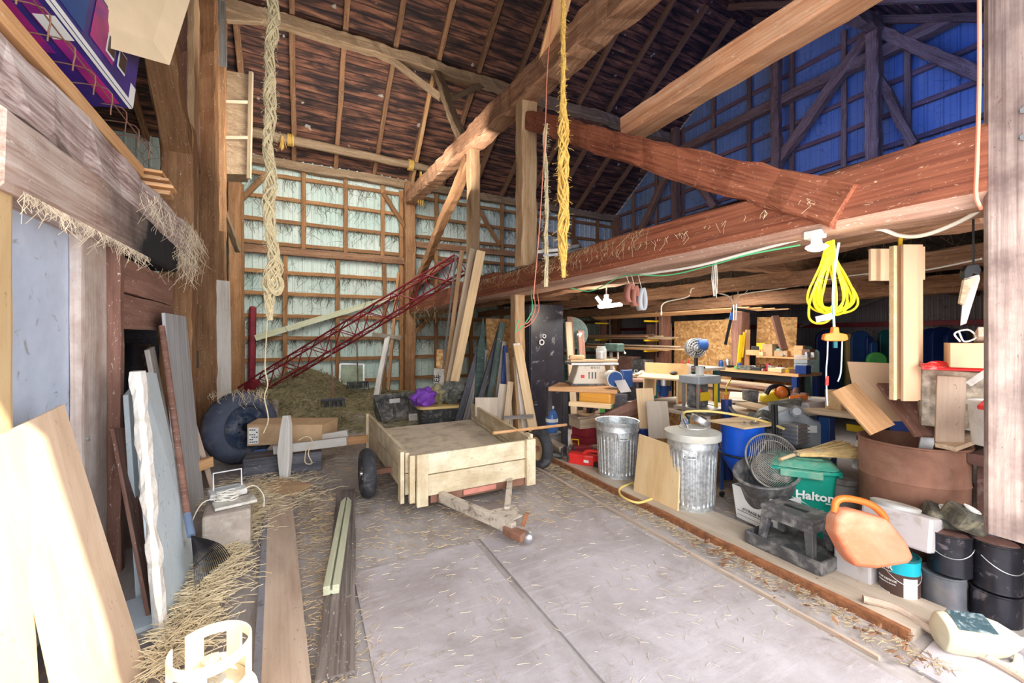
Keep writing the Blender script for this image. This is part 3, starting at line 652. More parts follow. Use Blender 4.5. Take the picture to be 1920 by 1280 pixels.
build(MB().lathe([(0, 0), (.28, 0), (.285, .5), (.295, .52), (.285, .54), (.285, 1.0), (.295, 1.02), (.285, 1.04), (.28, 1.5), (.27, 1.52), (0, 1.50)], 32), 'drum_body', Mt['black_pail'], dk, smooth=True)
def px_post(px, w_, X, z0, z1, mat, lab, hewn=.02, name='timber_post'):
    p = W(px, 500, X=X); return bar(name, (X, p.y, z0), (X, p.y, z1), w_, .26, mat, up=(0, 1, 0), hewn=hewn, label=lab, cat='post')
px_post(334, .30, -1.22, 0, 3.98, Mt['post_dark'], 'big amber post with a mortise hole, standing behind the leaning grey boards')
px_post(361, .07, -1.14, 2.0, 8.5, Mt['post'], 'slim pale post squeezed between the two big amber posts')
px_post(388, .26, -1.20, 0, 8.3, Mt['post_dark'], 'tall amber post right of the mortised post, reaching the roof')
px_post(355, .20, -1.35, 3.9, 8.6, Mt['brown_board'], 'dark timber above the mortised post behind the tan cardboard sheet')
p = W(378, 672, X=-1.05)
bar('diagonal_brace', (-1.2, 5.85, 3.72), (-1.2, 4.4, 5.1), .26, .24, Mt['post_dark'], hewn=.02, label='stout amber knee brace at upper left below the tan cardboard sheet', cat='brace')
mo = W(375, 675, X=-1.045); 
bar('mortise', (-1.069, mo.y, mo.z-.09), (-1.069, mo.y, mo.z+.11), .075, .012, Mt['black'], up=(1, 0, 0), label='small dark mortise hole in the big amber post', cat='hole')
a = W(416, 742, X=-1.1, ); 
bar('white_plank', (-.98, 7.35, .0), (-1.02, 7.42, 2.42), .20, .05, Mt['white_board'], up=(.6, -.8, 0), hewn=.008, label='peeling whitish plank standing upright behind the tractor tyre', cat='plank')
bar('slim_post', (-1.15, 8.2, 0), (-1.15, 8.2, 3.3), .14, .12, Mt['post_dark'], up=(0, 1, 0), hewn=.01, label='slim brown post behind the peeling whitish plank', cat='post')
bar('red_pipe', W(472, 722, T=10.6), W(474, 574, T=10.6), .16, .16, Mt['red_steel'], up=(0, 1, 0), label='dark red upright steel tube near the back wall behind the truss foot', cat='pipe', bevel=.05)
bar('corner_board', W(452, 735, T=10.3), W(450, 345, T=10.3), .16, .08, Mt['girt'], up=(0, 1, 0), hewn=.01, label='tall narrow board left of the dark red upright tube', cat='board')
bar('diagonal_brace', W(405, 360, T=8), W(447, 470, T=9.5), .1, .14, Mt['purlin'], hewn=.02, label='grey diagonal brace in the dark gap left of the back wall', cat='brace')
# plywood chute high up on the left
ch = thing('feed_chute', 'tan plywood chute fixed high on the left, above the back wall corner', 'chute', (-1.28, 9.4, 4.75))
mm = MB(); 
c0 = W(418, 325, T=8.0); c1 = W(464, 327, T=8.3); c2 = W(468, 140, T=8.3); c3 = W(414, 130, T=8.0)
build(MB().slab([c0, c1, c2, c3], (-.04, .5, 0)), 'panel', Mt['purlin'], ch, Matrix.Identity(4), world=True)
bar('edge_strip', W(467, 335, T=8.2), W(471, 135, T=8.2), .05, .07, Mt['lumber_old'], ch)
bar('edge_strip', W(416, 190, T=7.95), W(466, 192, T=8.2), .03, .06, Mt['lumber_old'], ch)
bar('edge_strip', W(418, 258, T=7.95), W(467, 258, T=8.2), .03, .06, Mt['lumber_old'], ch)
bar('hanging_board', W(405, 0, T=7.4), W(408, 122, T=7.4), .28, .05, Mt['grey_old'], up=(0, 1, 0), hewn=.005, label='grey board hanging above the tan plywood chute', cat='board')

# floor: sill boards under the workshop edge, dusty sheets
sl = bar('sill_board', (3.07, .98, .025), (3.07, 9.5, .025), .42, .06, Mt['floor_board'], hewn=.006, label='wide dusty sill board between threshing floor and workshop', cat='board')
bar('rusty_strip', (2.85, .99, .02), (2.85, 8.5, .02), .03, .075, Mt['rust_bright'], hewn=.008, label='long orange-brown rusty strip along the edge of the sill board', cat='strip')
bar('thin_strip', (2.55, 1.0, .012), (2.55, 4.5, .012), .02, .02, Mt['tan_plank'], hewn=.004, label='thin pale strip lying beside the floor sheets', cat='strip')
def sheetfloor():
    m, t, b = newmat('dusty_floor_sheet'); vec, _ = coords(t, (1, 1, 1))
    f = noisef(t, vec, 1.6, 6, .65, .6); c = ramp(t, f, [(.30, (.31, .27, .26)), (.5, (.43, .39, .40)), (.7, (.55, .51, .54))])
    d = noisef(t, vec, 55, 4, .75, 1.2); c = mixc(t, ramp(t, d, [(.64, (0,)), (.72, (.75,))]), c, (.16, .12, .10))
    g = noisef(t, vec, 7, 7, .75, 1.0); c = mixc(t, ramp(t, g, [(.56, (0,)), (.66, (.55,))]), c, (.30, .25, .20))
    v6, _ = coords(t, (1, 7, 1)); h = noisef(t, v6, 3, 6, .75, .6); c = mixc(t, ramp(t, h, [(.52, (0,)), (.70, (.5,))]), c, (.60, .56, .59))
    t.links.new(c, b.inputs['Base Color']); b.inputs['Roughness'].default_value = .9; bump(t, b, d, .3); return m
Mt['sheetfloor'] = sheetfloor()
for x0, x1, y0, y1, lab in ((1.24, 2.47, .6, 3.10, 'large dusty grey floor sheet beside the sill, its far corner showing'),
                            (.30, 1.20, .6, 3.0, 'dusty grey floor sheet left of the larger one, in front of the trailer'),
                            (2.60, 3.40, .38, .95, 'pale floor sheet at the lower right corner under the stick and jug')):
    m = MB(); nx = 24; 
    m.slab([(x0, y0, 0.002), (x1, y0, .002), (x1, y1, .002), (x0+.02, y1-.04, .002)], (0, 0, .012)); solo(m, 'floor_sheet', lab, 'floor sheet', Mt['sheetfloor'])
# =====================================================================
# THRESHING FLOOR: TRAILER, LEFT SIDE, BACK
# =====================================================================
I4 = Matrix.Identity(4)
# ---- trailer ----
tr = thing('utility_trailer', 'cream wooden two-wheel trailer standing empty on the barn floor', 'trailer', (1.5, 4.8, 0))
def tb(name, p0, p1, w_, h, mat, up=(0, 0, 1), label=None, hewn=0): return bar(name, p0, p1, w_, h, mat, tr, up, hewn, label=label)
build(MB().slab([(.90, 3.72, .30), (2.10, 3.74, .30), (2.33, 5.95, .30), (.87, 5.92, .30)], (0, 0, .025)), 'bed', Mt['bed'], tr, I4, world=True)
for z0, z1 in ((.17, .355), (.365, .545)):
    zc = (z0+z1)/2; h = z1-z0
    tb('front_board', (.93, 3.665, zc), (2.08, 3.70, zc), .035, h, Mt['cream_board'])
    tb('side_board', (.86, 3.74, zc+.01), (.83, 5.93, zc+.01), .035, h, Mt['cream_board'])
    tb('side_board', (2.13, 3.76, zc+.01), (2.36, 5.95, zc+.02), .035, h, Mt['cream_board'])
for x, y, lab in ((.965, 3.625, None), (2.08, 3.655, None)): tb('corner_stake', (x, y, .10), (x, y, .56), .10, .04, Mt['cream_board'], up=(0, 1, 0))
for x, y in ((.815, 3.78), (.80, 5.80), (2.17, 3.84), (2.40, 5.75)): tb('side_stake', (x, y, .11), (x, y, .57), .035, .10, Mt['cream_board'], up=(0, 1, 0))
tb('side_stake', (.885, 3.67, .13), (.885, 3.67, .55), .05, .05, Mt['cream_board'], up=(0, 1, 0))
tb('frame_rail', (1.05, 3.69, .14), (2.10, 3.72, .14), .06, .09, Mt['rust'], hewn=.003)
tb('frame_rail', (.95, 3.75, .21), (.92, 5.8, .21), .06, .12, Mt['rust'])
tb('frame_rail', (2.1, 3.8, .21), (2.3, 5.8, .21), .06, .12, Mt['rust'])
tb('axle', (.62, 4.34, .24), (2.58, 4.34, .24), .05, .05, Mt['rust'])
tb('wood_block', (.50, 5.75, .25), (.80, 5.75, .25), .07, .10, Mt['lumber_orange'])
cp = V((1.53, 2.72, .09))
Mt['tongue'] = plain('chipped_white_steel', (.62, .55, .46), .55, metal=.1, var=.15, dirt=((.10, .07, .06), .85, 12, .5))
tb('drawbar', (1.14, 3.64, .15), cp+V((-.06, .12, .03)), .055, .09, Mt['tongue'])
tb('drawbar', (1.86, 3.68, .16), cp+V((.03, .42, .03)), .05, .08, Mt['tongue'])
build(MB().slab([(1.28, 3.18, .13), (1.66, 3.2, .13), (1.62, 2.98, .13), (1.44, 2.92, .13)], (0, 0, .01)), 'gusset_plate', Mt['tongue'], tr, I4, world=True)
mm = MB(); mm.ball(tuple(cp), .045, 16); build(mm, 'coupler_ball', Mt['steel'], tr, I4, True, world=True)
mm = MB(); mm.prism([(-.05, .0), (.05, 0), (.045, .10), (.02, .20), (-.02, .20), (-.045, .10)], 0, .06, T_(*(cp+V((-.03, -.0, -.02)))) @ RZ(.45)); build(mm, 'coupler', Mt['rust'], tr, I4, world=True, bevel=.01)
tb('latch_lever', cp+V((.0, .09, .05)), cp+V((.03, .07, .15)), .02, .03, Mt['rust_bright'])
build(MB().slab([(1.36, 3.655, .12), (1.70, 3.668, .12), (1.70, 3.668, .165), (1.36, 3.655, .165)], (0, -.006, 0)), 'reflector_strip', plain('faded_red_plate', (.70, .28, .22), .5), tr, I4, world=True)
def wheel(parent, c, R, wd, axis, tyre, rimmat, lugs=5, tread=24, hubm=None):
    """tyre > nothing; parts: tyre, rim, hub"""
    M = frame(V(c), V(c)+V(axis))[0] @ RY(PI/2)
    prof = []
    for i in range(13):
        a = -PI/2+PI*2*i/24*1.0
        prof.append((R-wd*.42+wd*.42*math.cos(a*1.0) if abs(a) < PI/2+.01 else R, wd*.5*math.sin(a)))
    prof = [(R*.60, -wd*.42)]+prof+[(R*.60, wd*.42), (R*.57, wd*.3), (R*.57, -wd*.3), (R*.60, -wd*.42)]
    def rf(r, z, a): return r-(R*.012 if (r > R*.93 and int(a/(2*PI)*tread*2) % 2) else 0)
    build(MB().lathe(prof, tread*4, rfn=rf), 'tyre', tyre, parent, M, True, world=True)
    rp = [(R*.60, -wd*.36), (R*.58, -wd*.22), (R*.40, -wd*.20), (R*.30, -wd*.30), (R*.16, -wd*.30), (0, -wd*.30)]
    build(MB().lathe(rp+[(0, wd*.1), (R*.4, wd*.1), (R*.60, wd*.36)], 40), 'rim', rimmat, parent, M, True, world=True)
    h = MB().lathe([(0, -wd*.52), (R*.10, -wd*.50), (R*.12, -wd*.28), (R*.12, 0)], 20)
    for k in range(lugs): h.lathe([(0, -wd*.36), (.008, -wd*.36), (.01, -wd*.28)], 6, T_(R*.22*math.cos(k*2*PI/lugs), R*.22*math.sin(k*2*PI/lugs), 0))
    build(h, 'hub', hubm or Mt['steel'], parent, M, True, world=True)
for cx, lab, ax in ((.60, 'left trailer wheel with a cream rim', (1, 0, 0)), (2.60, 'far trailer wheel, half hidden behind the bed', (-1, 0, 0))):
    wh = thing('x', None, None); wh.name = 'wheel'; wh.parent = tr; wh.matrix_basis = rel(tr, T_(cx, 4.34, .24))
    wheel(wh, (cx, 4.34, .24), .24, .13, ax, Mt['rubber'], plain('cream_rim', (.85, .62, .38), .45), 5)
# long broom-like handle lying on the trailer side
p0 = W(925, 838, T=4.35); p1 = W(1062, 796, T=5.2); p0.z = .585; 
rod('broomstick', [p0, p1], .017, Mt['lumber_orange'] , label='long bare wooden handle lying across the trailer corner toward the brick stack', cat='handle')

# ---- two boards and post on the floor, left foreground ----
def board2(name, a, b, w_, h, z, mat, lab, hewn=.004, cat='board', taper=1):
    A = W(*a, Z=z); B = W(*b, Z=z); A.z = B.z = z-h/2+.001
    return bar(name, A, B, w_, h, mat, hewn=hewn, label=lab, cat=cat, taper=taper)
pk = board2('floor_plank', (524, 915), (538, 1420), .205, .04, .045, Mt['tan_plank'], 'long tan plank lying on the floor, cardboard scrap on its far end')
board2('metal_strip', (500, 925), (474, 1420), .035, .035, .045, plain('grey_metal_strip', (.30, .31, .36), .5, metal=.3, dirt=((.08, .08, .08), .7, 20, .55)), 'dark grey slotted metal strip along the left edge of the tan plank', hewn=0, cat='strip')
a = W(654, 925, Z=.03); b = W(625, 1272, Z=.03)
bar('dark_plank', V((.43, 4.55, .02)), V((.15, 2.08, .02)), .17, .035, Mt['dark_old'], hewn=.008, label='dark rotten plank lying on the floor, a pale green post on top', cat='plank')
gp = thing('fence_post', 'pale green grooved post with pointed end lying on the dark plank', 'post', (.27, 3.4, .055))
mm = MB(); L = 1.45; 
for s in (-1, 1): mm.prism([(0, s*.006), (0, s*.045), (L-.09, s*.045), (L, s*.012), (L, s*.006)], 0, .055)
mm.box((L/2, 0, .015), (L, .02, .02))
Mx, _ = frame(V((.17, 2.72, .045)), V((.40, 4.2, .045))); build(mm, 'grooved_post', Mt['green_wood'], gp, Mx, world=True, bevel=.004)
scr = [W(482, 916, Z=.055), W(522, 897, Z=.05), W(588, 908, Z=.08), W(548, 930, Z=.055)]
solo(MB().slab(scr, (0, 0, .006)), 'cardboard_scrap', 'flat cardboard scrap lying on the far end of the tan plank', 'cardboard', Mt['card'])

# ---- propane tank, lower left ----
pt = thing('propane_tank', 'cream propane tank with open collar at the bottom edge of the picture', 'gas tank', (-.285, 1.83, 0), -.5)
prof = [(0, .03), (.10, .035), (.145, .08), (.155, .14), (.155, .23), (.145, .29), (.11, .335), (.05, .355), (0, .36)]
build(MB().lathe(prof, 40), 'body', Mt['tank'], pt, smooth=2)
build(MB().lathe([(.11, 0), (.115, .06), (.12, .06), (.116, 0), (.11, 0)], 32), 'foot_ring', Mt['tank'], pt, smooth=True)
mm = MB(); nseg = 44; sh = []
def colr(a): return .50 if False else 0
# collar: a 270-degree wrap with hand openings
R_ = .118
def ring_piece(a0, a1, z0, z1, th=.008):
    k = max(2, int((a1-a0)/.12)); vs = []; 
    for i in range(k+1):
        a = a0+(a1-a0)*i/k
        for r, z in ((R_, z0), (R_+th, z0), (R_+th, z1), (R_, z1)): vs.append((r*math.cos(a), r*math.sin(a), z))
    fs = [(i*4+j, i*4+(j+1) % 4, i*4+4+(j+1) % 4, i*4+4+j) for i in range(k) for j in range(4)]+[(3,2,1,0), (k*4, k*4+1, k*4+2, k*4+3)]
    mm.add(vs, fs)
ring_piece(-2.9, 2.9, .452, .492)           # top rail
ring_piece(-2.9, 2.9, .325, .372)
for a in (-2.9, -1.5, .1, 1.3, 2.4): ring_piece(a, a+.5, .34, .47)
mm.add([], []); build(mm, 'collar', Mt['tank'], pt, smooth=True, bevel=.003)
vv = MB(); vv.lathe([(0, .355), (.022, .355), (.022, .40), (.016, .41), (0, .41)], 14); vv.tube([(0, 0, .385), (.055, -.02, .385)], .016, 10); build(vv, 'valve', Mt['steel'], pt, smooth=True)
build(MB().lathe([(0, .415), (.032, .415), (.035, .42), (.030, .438), (0, .442)], 9, rfn=lambda r, z, a: r*(1+.12*math.cos(a*5))), 'valve_knob', Mt['card_light'], pt, smooth=True)

# ---- things leaning along the left side ----
def lean(name, cs, th, mat, lab, cat='board', R=None):
    """four corners (bottom-near, bottom-far, top-far, top-near)"""
    cs = [V(c) for c in cs]; n = (cs[1]-cs[0]).cross(cs[3]-cs[0]).normalized()
    x = (cs[3]-cs[0]).normalized(); y = n.cross(x); M = Matrix((x, y, n)).transposed().to_4x4(); M.translation = cs[0]
    Mi = M.inverted(); loc = [Mi @ c for c in cs]
    return tag(build(MB().slab(loc, (0, 0, th)), name, mat, None, M, bevel=min(.004, abs(th)*.2)), lab, cat)
lean('plywood_offcut', [(-.72, 2.06, 0), (-.64, 2.55, 0), (-1.02, 2.80, 1.27), (-1.05, 2.38, 1.21)], -.02, Mt['ply_dusty'], 'pinkish plywood offcut leaning at the left edge, half in sunlight', 'panel')
lean('strand_board', [(-.84, 1.72, 0), (-.80, 2.06, 0), (-1.0, 2.42, 1.22), (-1.04, 1.85, 1.26)], -.015, Mt['ply'], 'yellow sunlit board leaning at the very left edge before the pinkish plywood', 'panel')
fm = lean('foam_slab', [(-.63, 2.81, 0), (-.63, 3.60, 0), (-.90, 3.76, 1.34), (-.87, 3.33, 1.38)], -.055, Mt['foam_face'], 'thick crumbling white slab leaning in front of the grey boards', 'panel')
# crumbly edge on the slab
mm = MB(); rnd = random.Random(2); a = V((-.645, 2.80, 0)); b = V((-.885, 3.32, 1.385)); n = 30
for i in range(n+1):
    t = i/n; c = a.lerp(b, t); r = .045+.02*noise.noise(V((t*9, 1, 2)))+(.018*t)
    for k in range(8):
        q = k*PI/4; mm.v.append(c+V((math.cos(q)*r*.62+rnd.uniform(-.005, .005), math.sin(q)*r+rnd.uniform(-.006, .006), 0)))
mm.f += [(i*8+k, i*8+(k+1) % 8, i*8+8+(k+1) % 8, i*8+8+k) for i in range(n) for k in range(8)]+[tuple(range(8))[::-1], tuple(n*8+k for k in range(8))]
fe = build(mm, 'crumbling_edge', Mt['foam'], fm, I4, world=True); fe['label'] = 'rough crumbling white edge'
lean('pale_sheet', [(-.86, 3.30, 0), (-.86, 3.9, 0), (-1.07, 4.02, 1.25), (-1.04, 3.72, 1.20)], -.03, Mt['foam_face'], 'pale panel leaning behind the crumbling slab, beside the dark drum', 'panel')
lean('dark_brown_sheet', [(-.74, 3.0, 0), (-.80, 3.45, 0), (-1.05, 3.9, .95), (-1.08, 3.6, 1.0)], -.02, Mt['brown_board'], 'dark brown board leaning in the shadow behind the crumbling slab', 'board')
lean('grey_plank', [(-.70, 3.72, 0), (-.72, 3.90, 0), (-1.02, 4.22, 1.52), (-1.00, 4.0, 1.50)], -.03, Mt['grey_old'], 'narrow split grey plank leaning between slab and rake', 'plank')
lean('wide_grey_board', [(-.82, 4.10, 0), (-.84, 5.05, 0), (-1.02, 5.25, 1.80), (-1.02, 4.50, 1.80)], -.025, Mt['grey_board'], 'wide pale weathered board, tallest of those leaning on the left', 'board')
lean('short_board', [(-.78, 5.30, 0), (-.86, 5.42, 0), (-1.02, 5.42, .86), (-.97, 5.22, .88)], -.05, Mt['tan_plank'], 'short pale board leaning against the mortised post', 'board')
bar('wood_chunk', (-.93, 5.0, .32), (-.80, 5.15, .33), .07, .10, Mt['lumber_orange'], label='small sawn wood end sticking out behind the wide grey board', cat='wood block')
bar('pale_foot_board', (-.74, 2.92, .012), (-.86, 3.25, .02), .14, .025, Mt['foam_face'], label='small pale board lying in the straw at the foot of the slab', cat='board')
# rake
rk = thing('leaf_rake', 'spring rake with long wooden handle leaning against the wide grey board', 'rake', (-.62, 3.75, 0))
h0 = W(303, 612, X=-.98); h1 = W(352, 972, X=-.66)
rod('handle', [h0, h1], .021, Mt['brown_board'], rk, 10)
h2 = W(359, 1004, X=-.62); rod('ferrule', [h1+(h0-h1)*.02, h2], .022, plain('blue_grey_ferrule', (.16, .22, .34), .5), rk, 10)
mm = MB(); root = h2; 
for k in range(20):
    f = k/19; tip = W(366, 1112, T=2.5).lerp(W(432, 1050, T=2.87), f)+V((0, 0, .02));
    mid = root.lerp(tip, .7)+V((0, 0, .05)); e = tip+(tip-root).normalized()*.02-V((0, 0, .035))
    mm.tube(curve([root, mid, tip, e], 4), .0035, 4)
mm.tube([root.lerp(W(366, 1112, T=2.5), .55), root.lerp(W(430, 1050, T=2.87), .55)], .005, 5)
build(mm, 'tines', Mt['black'], rk, I4, True, world=True)

# stone block with work light on top
bl = solo(MB().box((0, 0, .155), (.30, .46, .31), T_(-.49, 3.88, 0) @ RZ(.08)), 'stone_block', 'rough dusty block on the floor carrying the white work light', 'block', Mt['concrete'], bevel=.02)
lb = thing('work_light', 'white portable work light with a square handle on the rough block', 'lamp', (-.49, 3.92, .315), .25)
mm = MB(); mm.box((0, .10, .035), (.25, .18, .05)); build(mm, 'housing', Mt['white_plastic'], lb, bevel=.014)
build(MB().box((0, .10, .066), (.17, .11, .012)), 'lens', Mt['glass'], lb, bevel=.003)
build(MB().box((.02, -.12, .012), (.27, .17, .022)), 'base_board', Mt['white_dirty'], lb, bevel=.005)
build(MB().tube([(-.09, .12, .04), (-.09, .14, .19), (.10, .14, .19), (.10, .12, .04)], .007, 8), 'handle', Mt['white_metal'], lb, smooth=True)
mm = MB()
for k in range(7):
    a0 = random.uniform(0, 6); r = random.uniform(.03, .07)
    mm.tube(curve([(-.02+r*math.cos(a0+i*1.05)*1.3, -.06+r*math.sin(a0+i*1.05), .035+.008*k+.01*math.sin(i*2)) for i in range(7)], 4), .004, 5)
mm.tube(curve([(-.05, -.05, .04), (-.18, -.10, .05), (-.26, -.12, -.12), (-.30, -.2, -.28)], 5), .004, 5)
mm.tube(curve([(.05, -.03, .05), (.16, -.02, .08), (.21, -.12, .02), (.20, -.2, -.05)], 5), .004, 5)
build(mm, 'cable', Mt['cable'], lb, smooth=True)

# tractor tyre
ty = thing('tractor_tyre', 'big dusty blue-black tractor tyre standing beside the amber posts', 'tyre', (-.72, 6.05, .0))
wheel(ty, (-.66, 6.25, .45), .45, .36, (-.55, .75, -.08), Mt['rubber_blue'], plain('dark_blue_rim', (.03, .05, .10), .6, metal=.3, dirt=((.3, .3, .3), .5, 8)), 6, 16, Mt['black'])
# cardboard box, white wooden frame
fr = thing('sawhorse', 'white-painted crossed wooden frame standing in front of the cardboard box', 'frame', (-.1, 5.3, 0))
u0 = W(534, 898, T=4.62); u1 = W(539, 783, T=4.68)
mm = MB(); mm.prism([(0, -.045), (.0, .04), (.30, .085), (.60, .055), (.70, .04), (.70, -.02), (.60, -.04), (.25, -.06)], -.035, .035)
Mx, _ = frame(u0, u1, (-.45, -.9, 0)); build(mm, 'tapered_upright', Mt['white_board'], fr, Mx, world=True, bevel=.006)
bar('cross_arm', W(513, 843, T=4.75), W(650, 826, T=5.0), .06, .10, Mt['white_board'], fr)
bar('cross_arm', W(530, 833, T=5.25), W(652, 812, T=5.35), .06, .09, Mt['white_board'], fr)
rod('twine_wrap', curve([W(560, 825, T=4.7), W(575, 818, T=4.72), W(585, 826, T=4.75), W(578, 850, T=4.75), W(585, 868, T=4.72), W(572, 866, T=4.7), W(574, 840, T=4.7)], 5), .006, Mt['straw_pale'], fr, 5)
cb = thing('cardboard_box', 'long low cardboard box with a white shipping label on its end', 'box', W(532, 838, T=5.15))
k = [W(463, 836, T=5.0), W(601, 829, T=5.25), W(604, 796, T=5.25), W(463, 797, T=5.0)]
build(MB().slab(k, V((.22, .42, 0))), 'carton', Mt['card'], cb, I4, world=True, bevel=.004)
lbm = [k[0].lerp(k[1], .02).lerp(k[3].lerp(k[2], .02), .10), k[0].lerp(k[1], .15).lerp(k[3].lerp(k[2], .15), .10), k[0].lerp(k[1], .15).lerp(k[3].lerp(k[2], .15), .88), k[0].lerp(k[1], .02).lerp(k[3].lerp(k[2], .02), .88)]
lo = V((0, -.004, 0)); build(MB().slab([q+lo for q in lbm], (0, -.002, 0)), 'shipping_label', Mt['paper'], cb, I4, world=True)
mm = MB(); rnd = random.Random(4)
for r in range(6):
    for c in range(4):
        if rnd.random() < .75:
            s = lbm[0].lerp(lbm[1], .08+.22*c).lerp(lbm[3].lerp(lbm[2], .08+.22*c), .08+.15*r)+lo*2
            mm.slab([s, s+V((.02, .0, 0)), s+V((.02, 0, .012)), s+V((0, 0, .012))], (0, -.001, 0))
build(mm, 'label_print', Mt['ink'], cb, I4, world=True)
build(MB().slab([k[3]+V((0, .02, .002)), k[2]+V((0, 0.02, .002)), k[2]+V((.15, .2, .03)), k[3]+V((.1, .2, .035))], (0, 0, .004)), 'flap', Mt['card'], cb, I4, world=True)
for q in (.42,): build(MB().slab([k[0].lerp(k[1], q)+lo+V((0,0,.0)), k[0].lerp(k[1], q+.05)+lo, k[0].lerp(k[1], q+.05)+lo+V((0, 0, .09)), k[0].lerp(k[1], q)+lo+V((0, 0, .09))], (0, -.002, 0)), 'packing_tape', Mt['lumber_old'], cb, I4, world=True)
# low dark crate added under the box to stand in for its shadow
cr = [W(466, 868, Z=0), W(600, 862, Z=0)]
solo(MB().box((0, 0, .115), (.80, .34, .23), T_(-.16, 5.62, 0)), 'shadow_crate', 'low dark crate added in place of the shadow under the long cardboard box', 'crate', Mt['dark_board'], bevel=.01)
rod('blue_bottle', [W(478, 848, T=5.0), W(500, 846, T=5.0)], .03, Mt['bottle'], label='small blue plastic bottle poking out below the cardboard box', cat='bottle')
for px, py, py0, w_, t, m_, lab in ((497, 764, 808, .13, 6.6, 'stump', 'short pale log standing behind the cardboard box'), (516, 750, 808, .06, 6.7, 'stump', 'thin pale stake standing behind the cardboard box')):
    a = W(px, py0, T=t); b = W(px, py, T=t); a.z = max(0, a.z-.3)
    rod('stake' if w_ < .1 else 'short_log', [a, b], w_/2*1.6, Mt[m_], label=lab, cat='stake' if w_ < .1 else 'log')

# ---- hay mounds at the back ----
def mound(name, c, rx, ry, h, lab, mat='hay_mound', seed=0, nb=900, bl=.16):
    m = MB()
    def fn(u, v):
        r = u; a = v*2*PI; x = math.cos(a)*rx*r; y = math.sin(a)*ry*r
        z = h*(math.cos(min(1, r)*PI)/2+.5)*(1+.35*noise.noise(V((x*1.5+seed, y*1.5, 1))))+.05*noise.noise(V((x*6, y*6, seed)))*(1-r)
        return V((c[0]+x, c[1]+y, max(-.01, z)+.004))
    m.grid(fn, 16, 40)
    rnd = random.Random(seed)
    for i in range(nb):
        p = fn(math.sqrt(rnd.random())*.98, rnd.random()); d = V((rnd.uniform(-1, 1), rnd.uniform(-1, 1), rnd.uniform(-.15, .6))).normalized()*bl*rnd.uniform(.5, 1.3)
        s = d.orthogonal().normalized()*.005
        m.add([p-s, p+s, p+d*.5+s+V((0, 0, -.01)), p+d*.5-s, p+d], [(0, 1, 2, 3), (3, 2, 4)])
    return stuff(m, name, lab, 'hay', Mt[mat])
mound('hay_mound', (.1, 11.5), 1.7, 1.0, .85, 'dull green-brown hay heaped against the pale back wall', seed=1, nb=1800)
mound('hay_mound', (-.05, 8.3), .9, .8, .50, 'rounded tuft of hay behind the cardboard box', seed=4, nb=1500)
mound('hay_mound', (-1.0, 8.8), .6, 1.4, .6, 'hay spilling round the foot of the posts behind the tyre', seed=6, nb=700)
mound('hay_mound', (1.7, 10.6), 1.3, 1.4, .28, 'low layer of hay before the broom and the window frame', seed=9, nb=1500)

# ---- red lattice truss ----
ts = thing('lattice_truss', 'long dark red steel lattice truss sloping up from the hay to the loft', 'truss', (-.8, 11.0, .2))
A = W(484, 728, T=9.9); B = W(866, 498, T=9.0); ax = (B-A).normalized(); side = V((0, 0, 1)).cross(ax).normalized(); upv = ax.cross(side)
ch_ = []
offs = [upv*.26, upv*-.02+side*.26, upv*-.02-side*.26, upv*.26+side*.0]
offs = [upv*.24+side*.16, upv*.24-side*.16, -upv*.16+side*.16, -upv*.16-side*.16]
for o_ in offs: rod('chord', [A+o_, B+o_], .021, Mt['red_steel'], ts, 6)
n = 14; L = (B-A).length
for i in range(n):
    t0 = i/n; t1 = (i+1)/n; P0 = A.lerp(B, t0); P1 = A.lerp(B, t1)
    mm = MB()
    for a_, b_ in ((0, 2), (1, 3), (0, 1), (2, 3)):
        s0, s1 = (a_, b_) if i % 2 == 0 else (b_, a_)
        mm.tube([P0+offs[s0], P1+offs[s1]], .012, 5)
    mm.tube([P1+offs[0], P1+offs[1], P1+offs[3], P1+offs[2]], .009, 5, closed=True)
    build(mm, 'lattice_panel', Mt['red_steel'], ts, I4, world=True)
mm = MB(); mm.slab([A+offs[0], A+offs[1], A+offs[3], A+offs[2]], ax*-.35); build(mm, 'foot_box', Mt['red_steel'], ts, I4, world=True)

# push brooms and dark window with a silver frame
def broom(px0, py0, px1, py1, t, w_, lab, mat):
    a = W(px0, py0, T=t); b = W(px1, py1, T=t); bt = thing('push_broom', lab, 'broom', (b.x, b.y, b.z-.1))
    rod('handle', [a, b], .014, Mt['brown_board'], bt, 8)
    mm = MB(); mm.box((0, 0, -.01), (w_, .09, .05), T_(*b)); build(mm, 'head', mat, bt, I4, world=True, bevel=.01)
    mm = MB(); rnd = random.Random(1)
    for k in range(110):
        x = rnd.uniform(-w_/2, w_/2); y = rnd.uniform(-.04, .04); mm.tube([b+V((x, y, -.03)), b+V((x*1.08, y*1.6, -.14-rnd.uniform(0, .02)))], .004, 3)
    build(mm, 'bristles', Mt['black_plastic'], bt, I4, world=True)
broom(621, 640, 624, 748, 7.9, .42, 'dark push broom standing head down in the hay in front of the truss', Mt['dark_board'])
broom(669, 636, 671, 716, 10.2, .50, 'second push broom, standing by the silver-framed window near the back wall', Mt['black_plastic'])
wf = thing('framed_window', 'silver-framed window pane leaning low against the pale back wall', 'window', W(660, 718, T=11.1))
k = [W(637, 720, T=11.0), W(682, 720, T=11.25), W(682, 683, T=11.4), W(638, 682, T=11.15)]
for i in range(4): bar('frame_bar', k[i], k[(i+1) % 4], .05, .05, Mt['steel'], wf)
build(MB().slab(k, (0, .02, 0)), 'pane', plain('cloudy_pane', (.30, .36, .26), .25, var=.4, nscale=3), wf, I4, world=True)

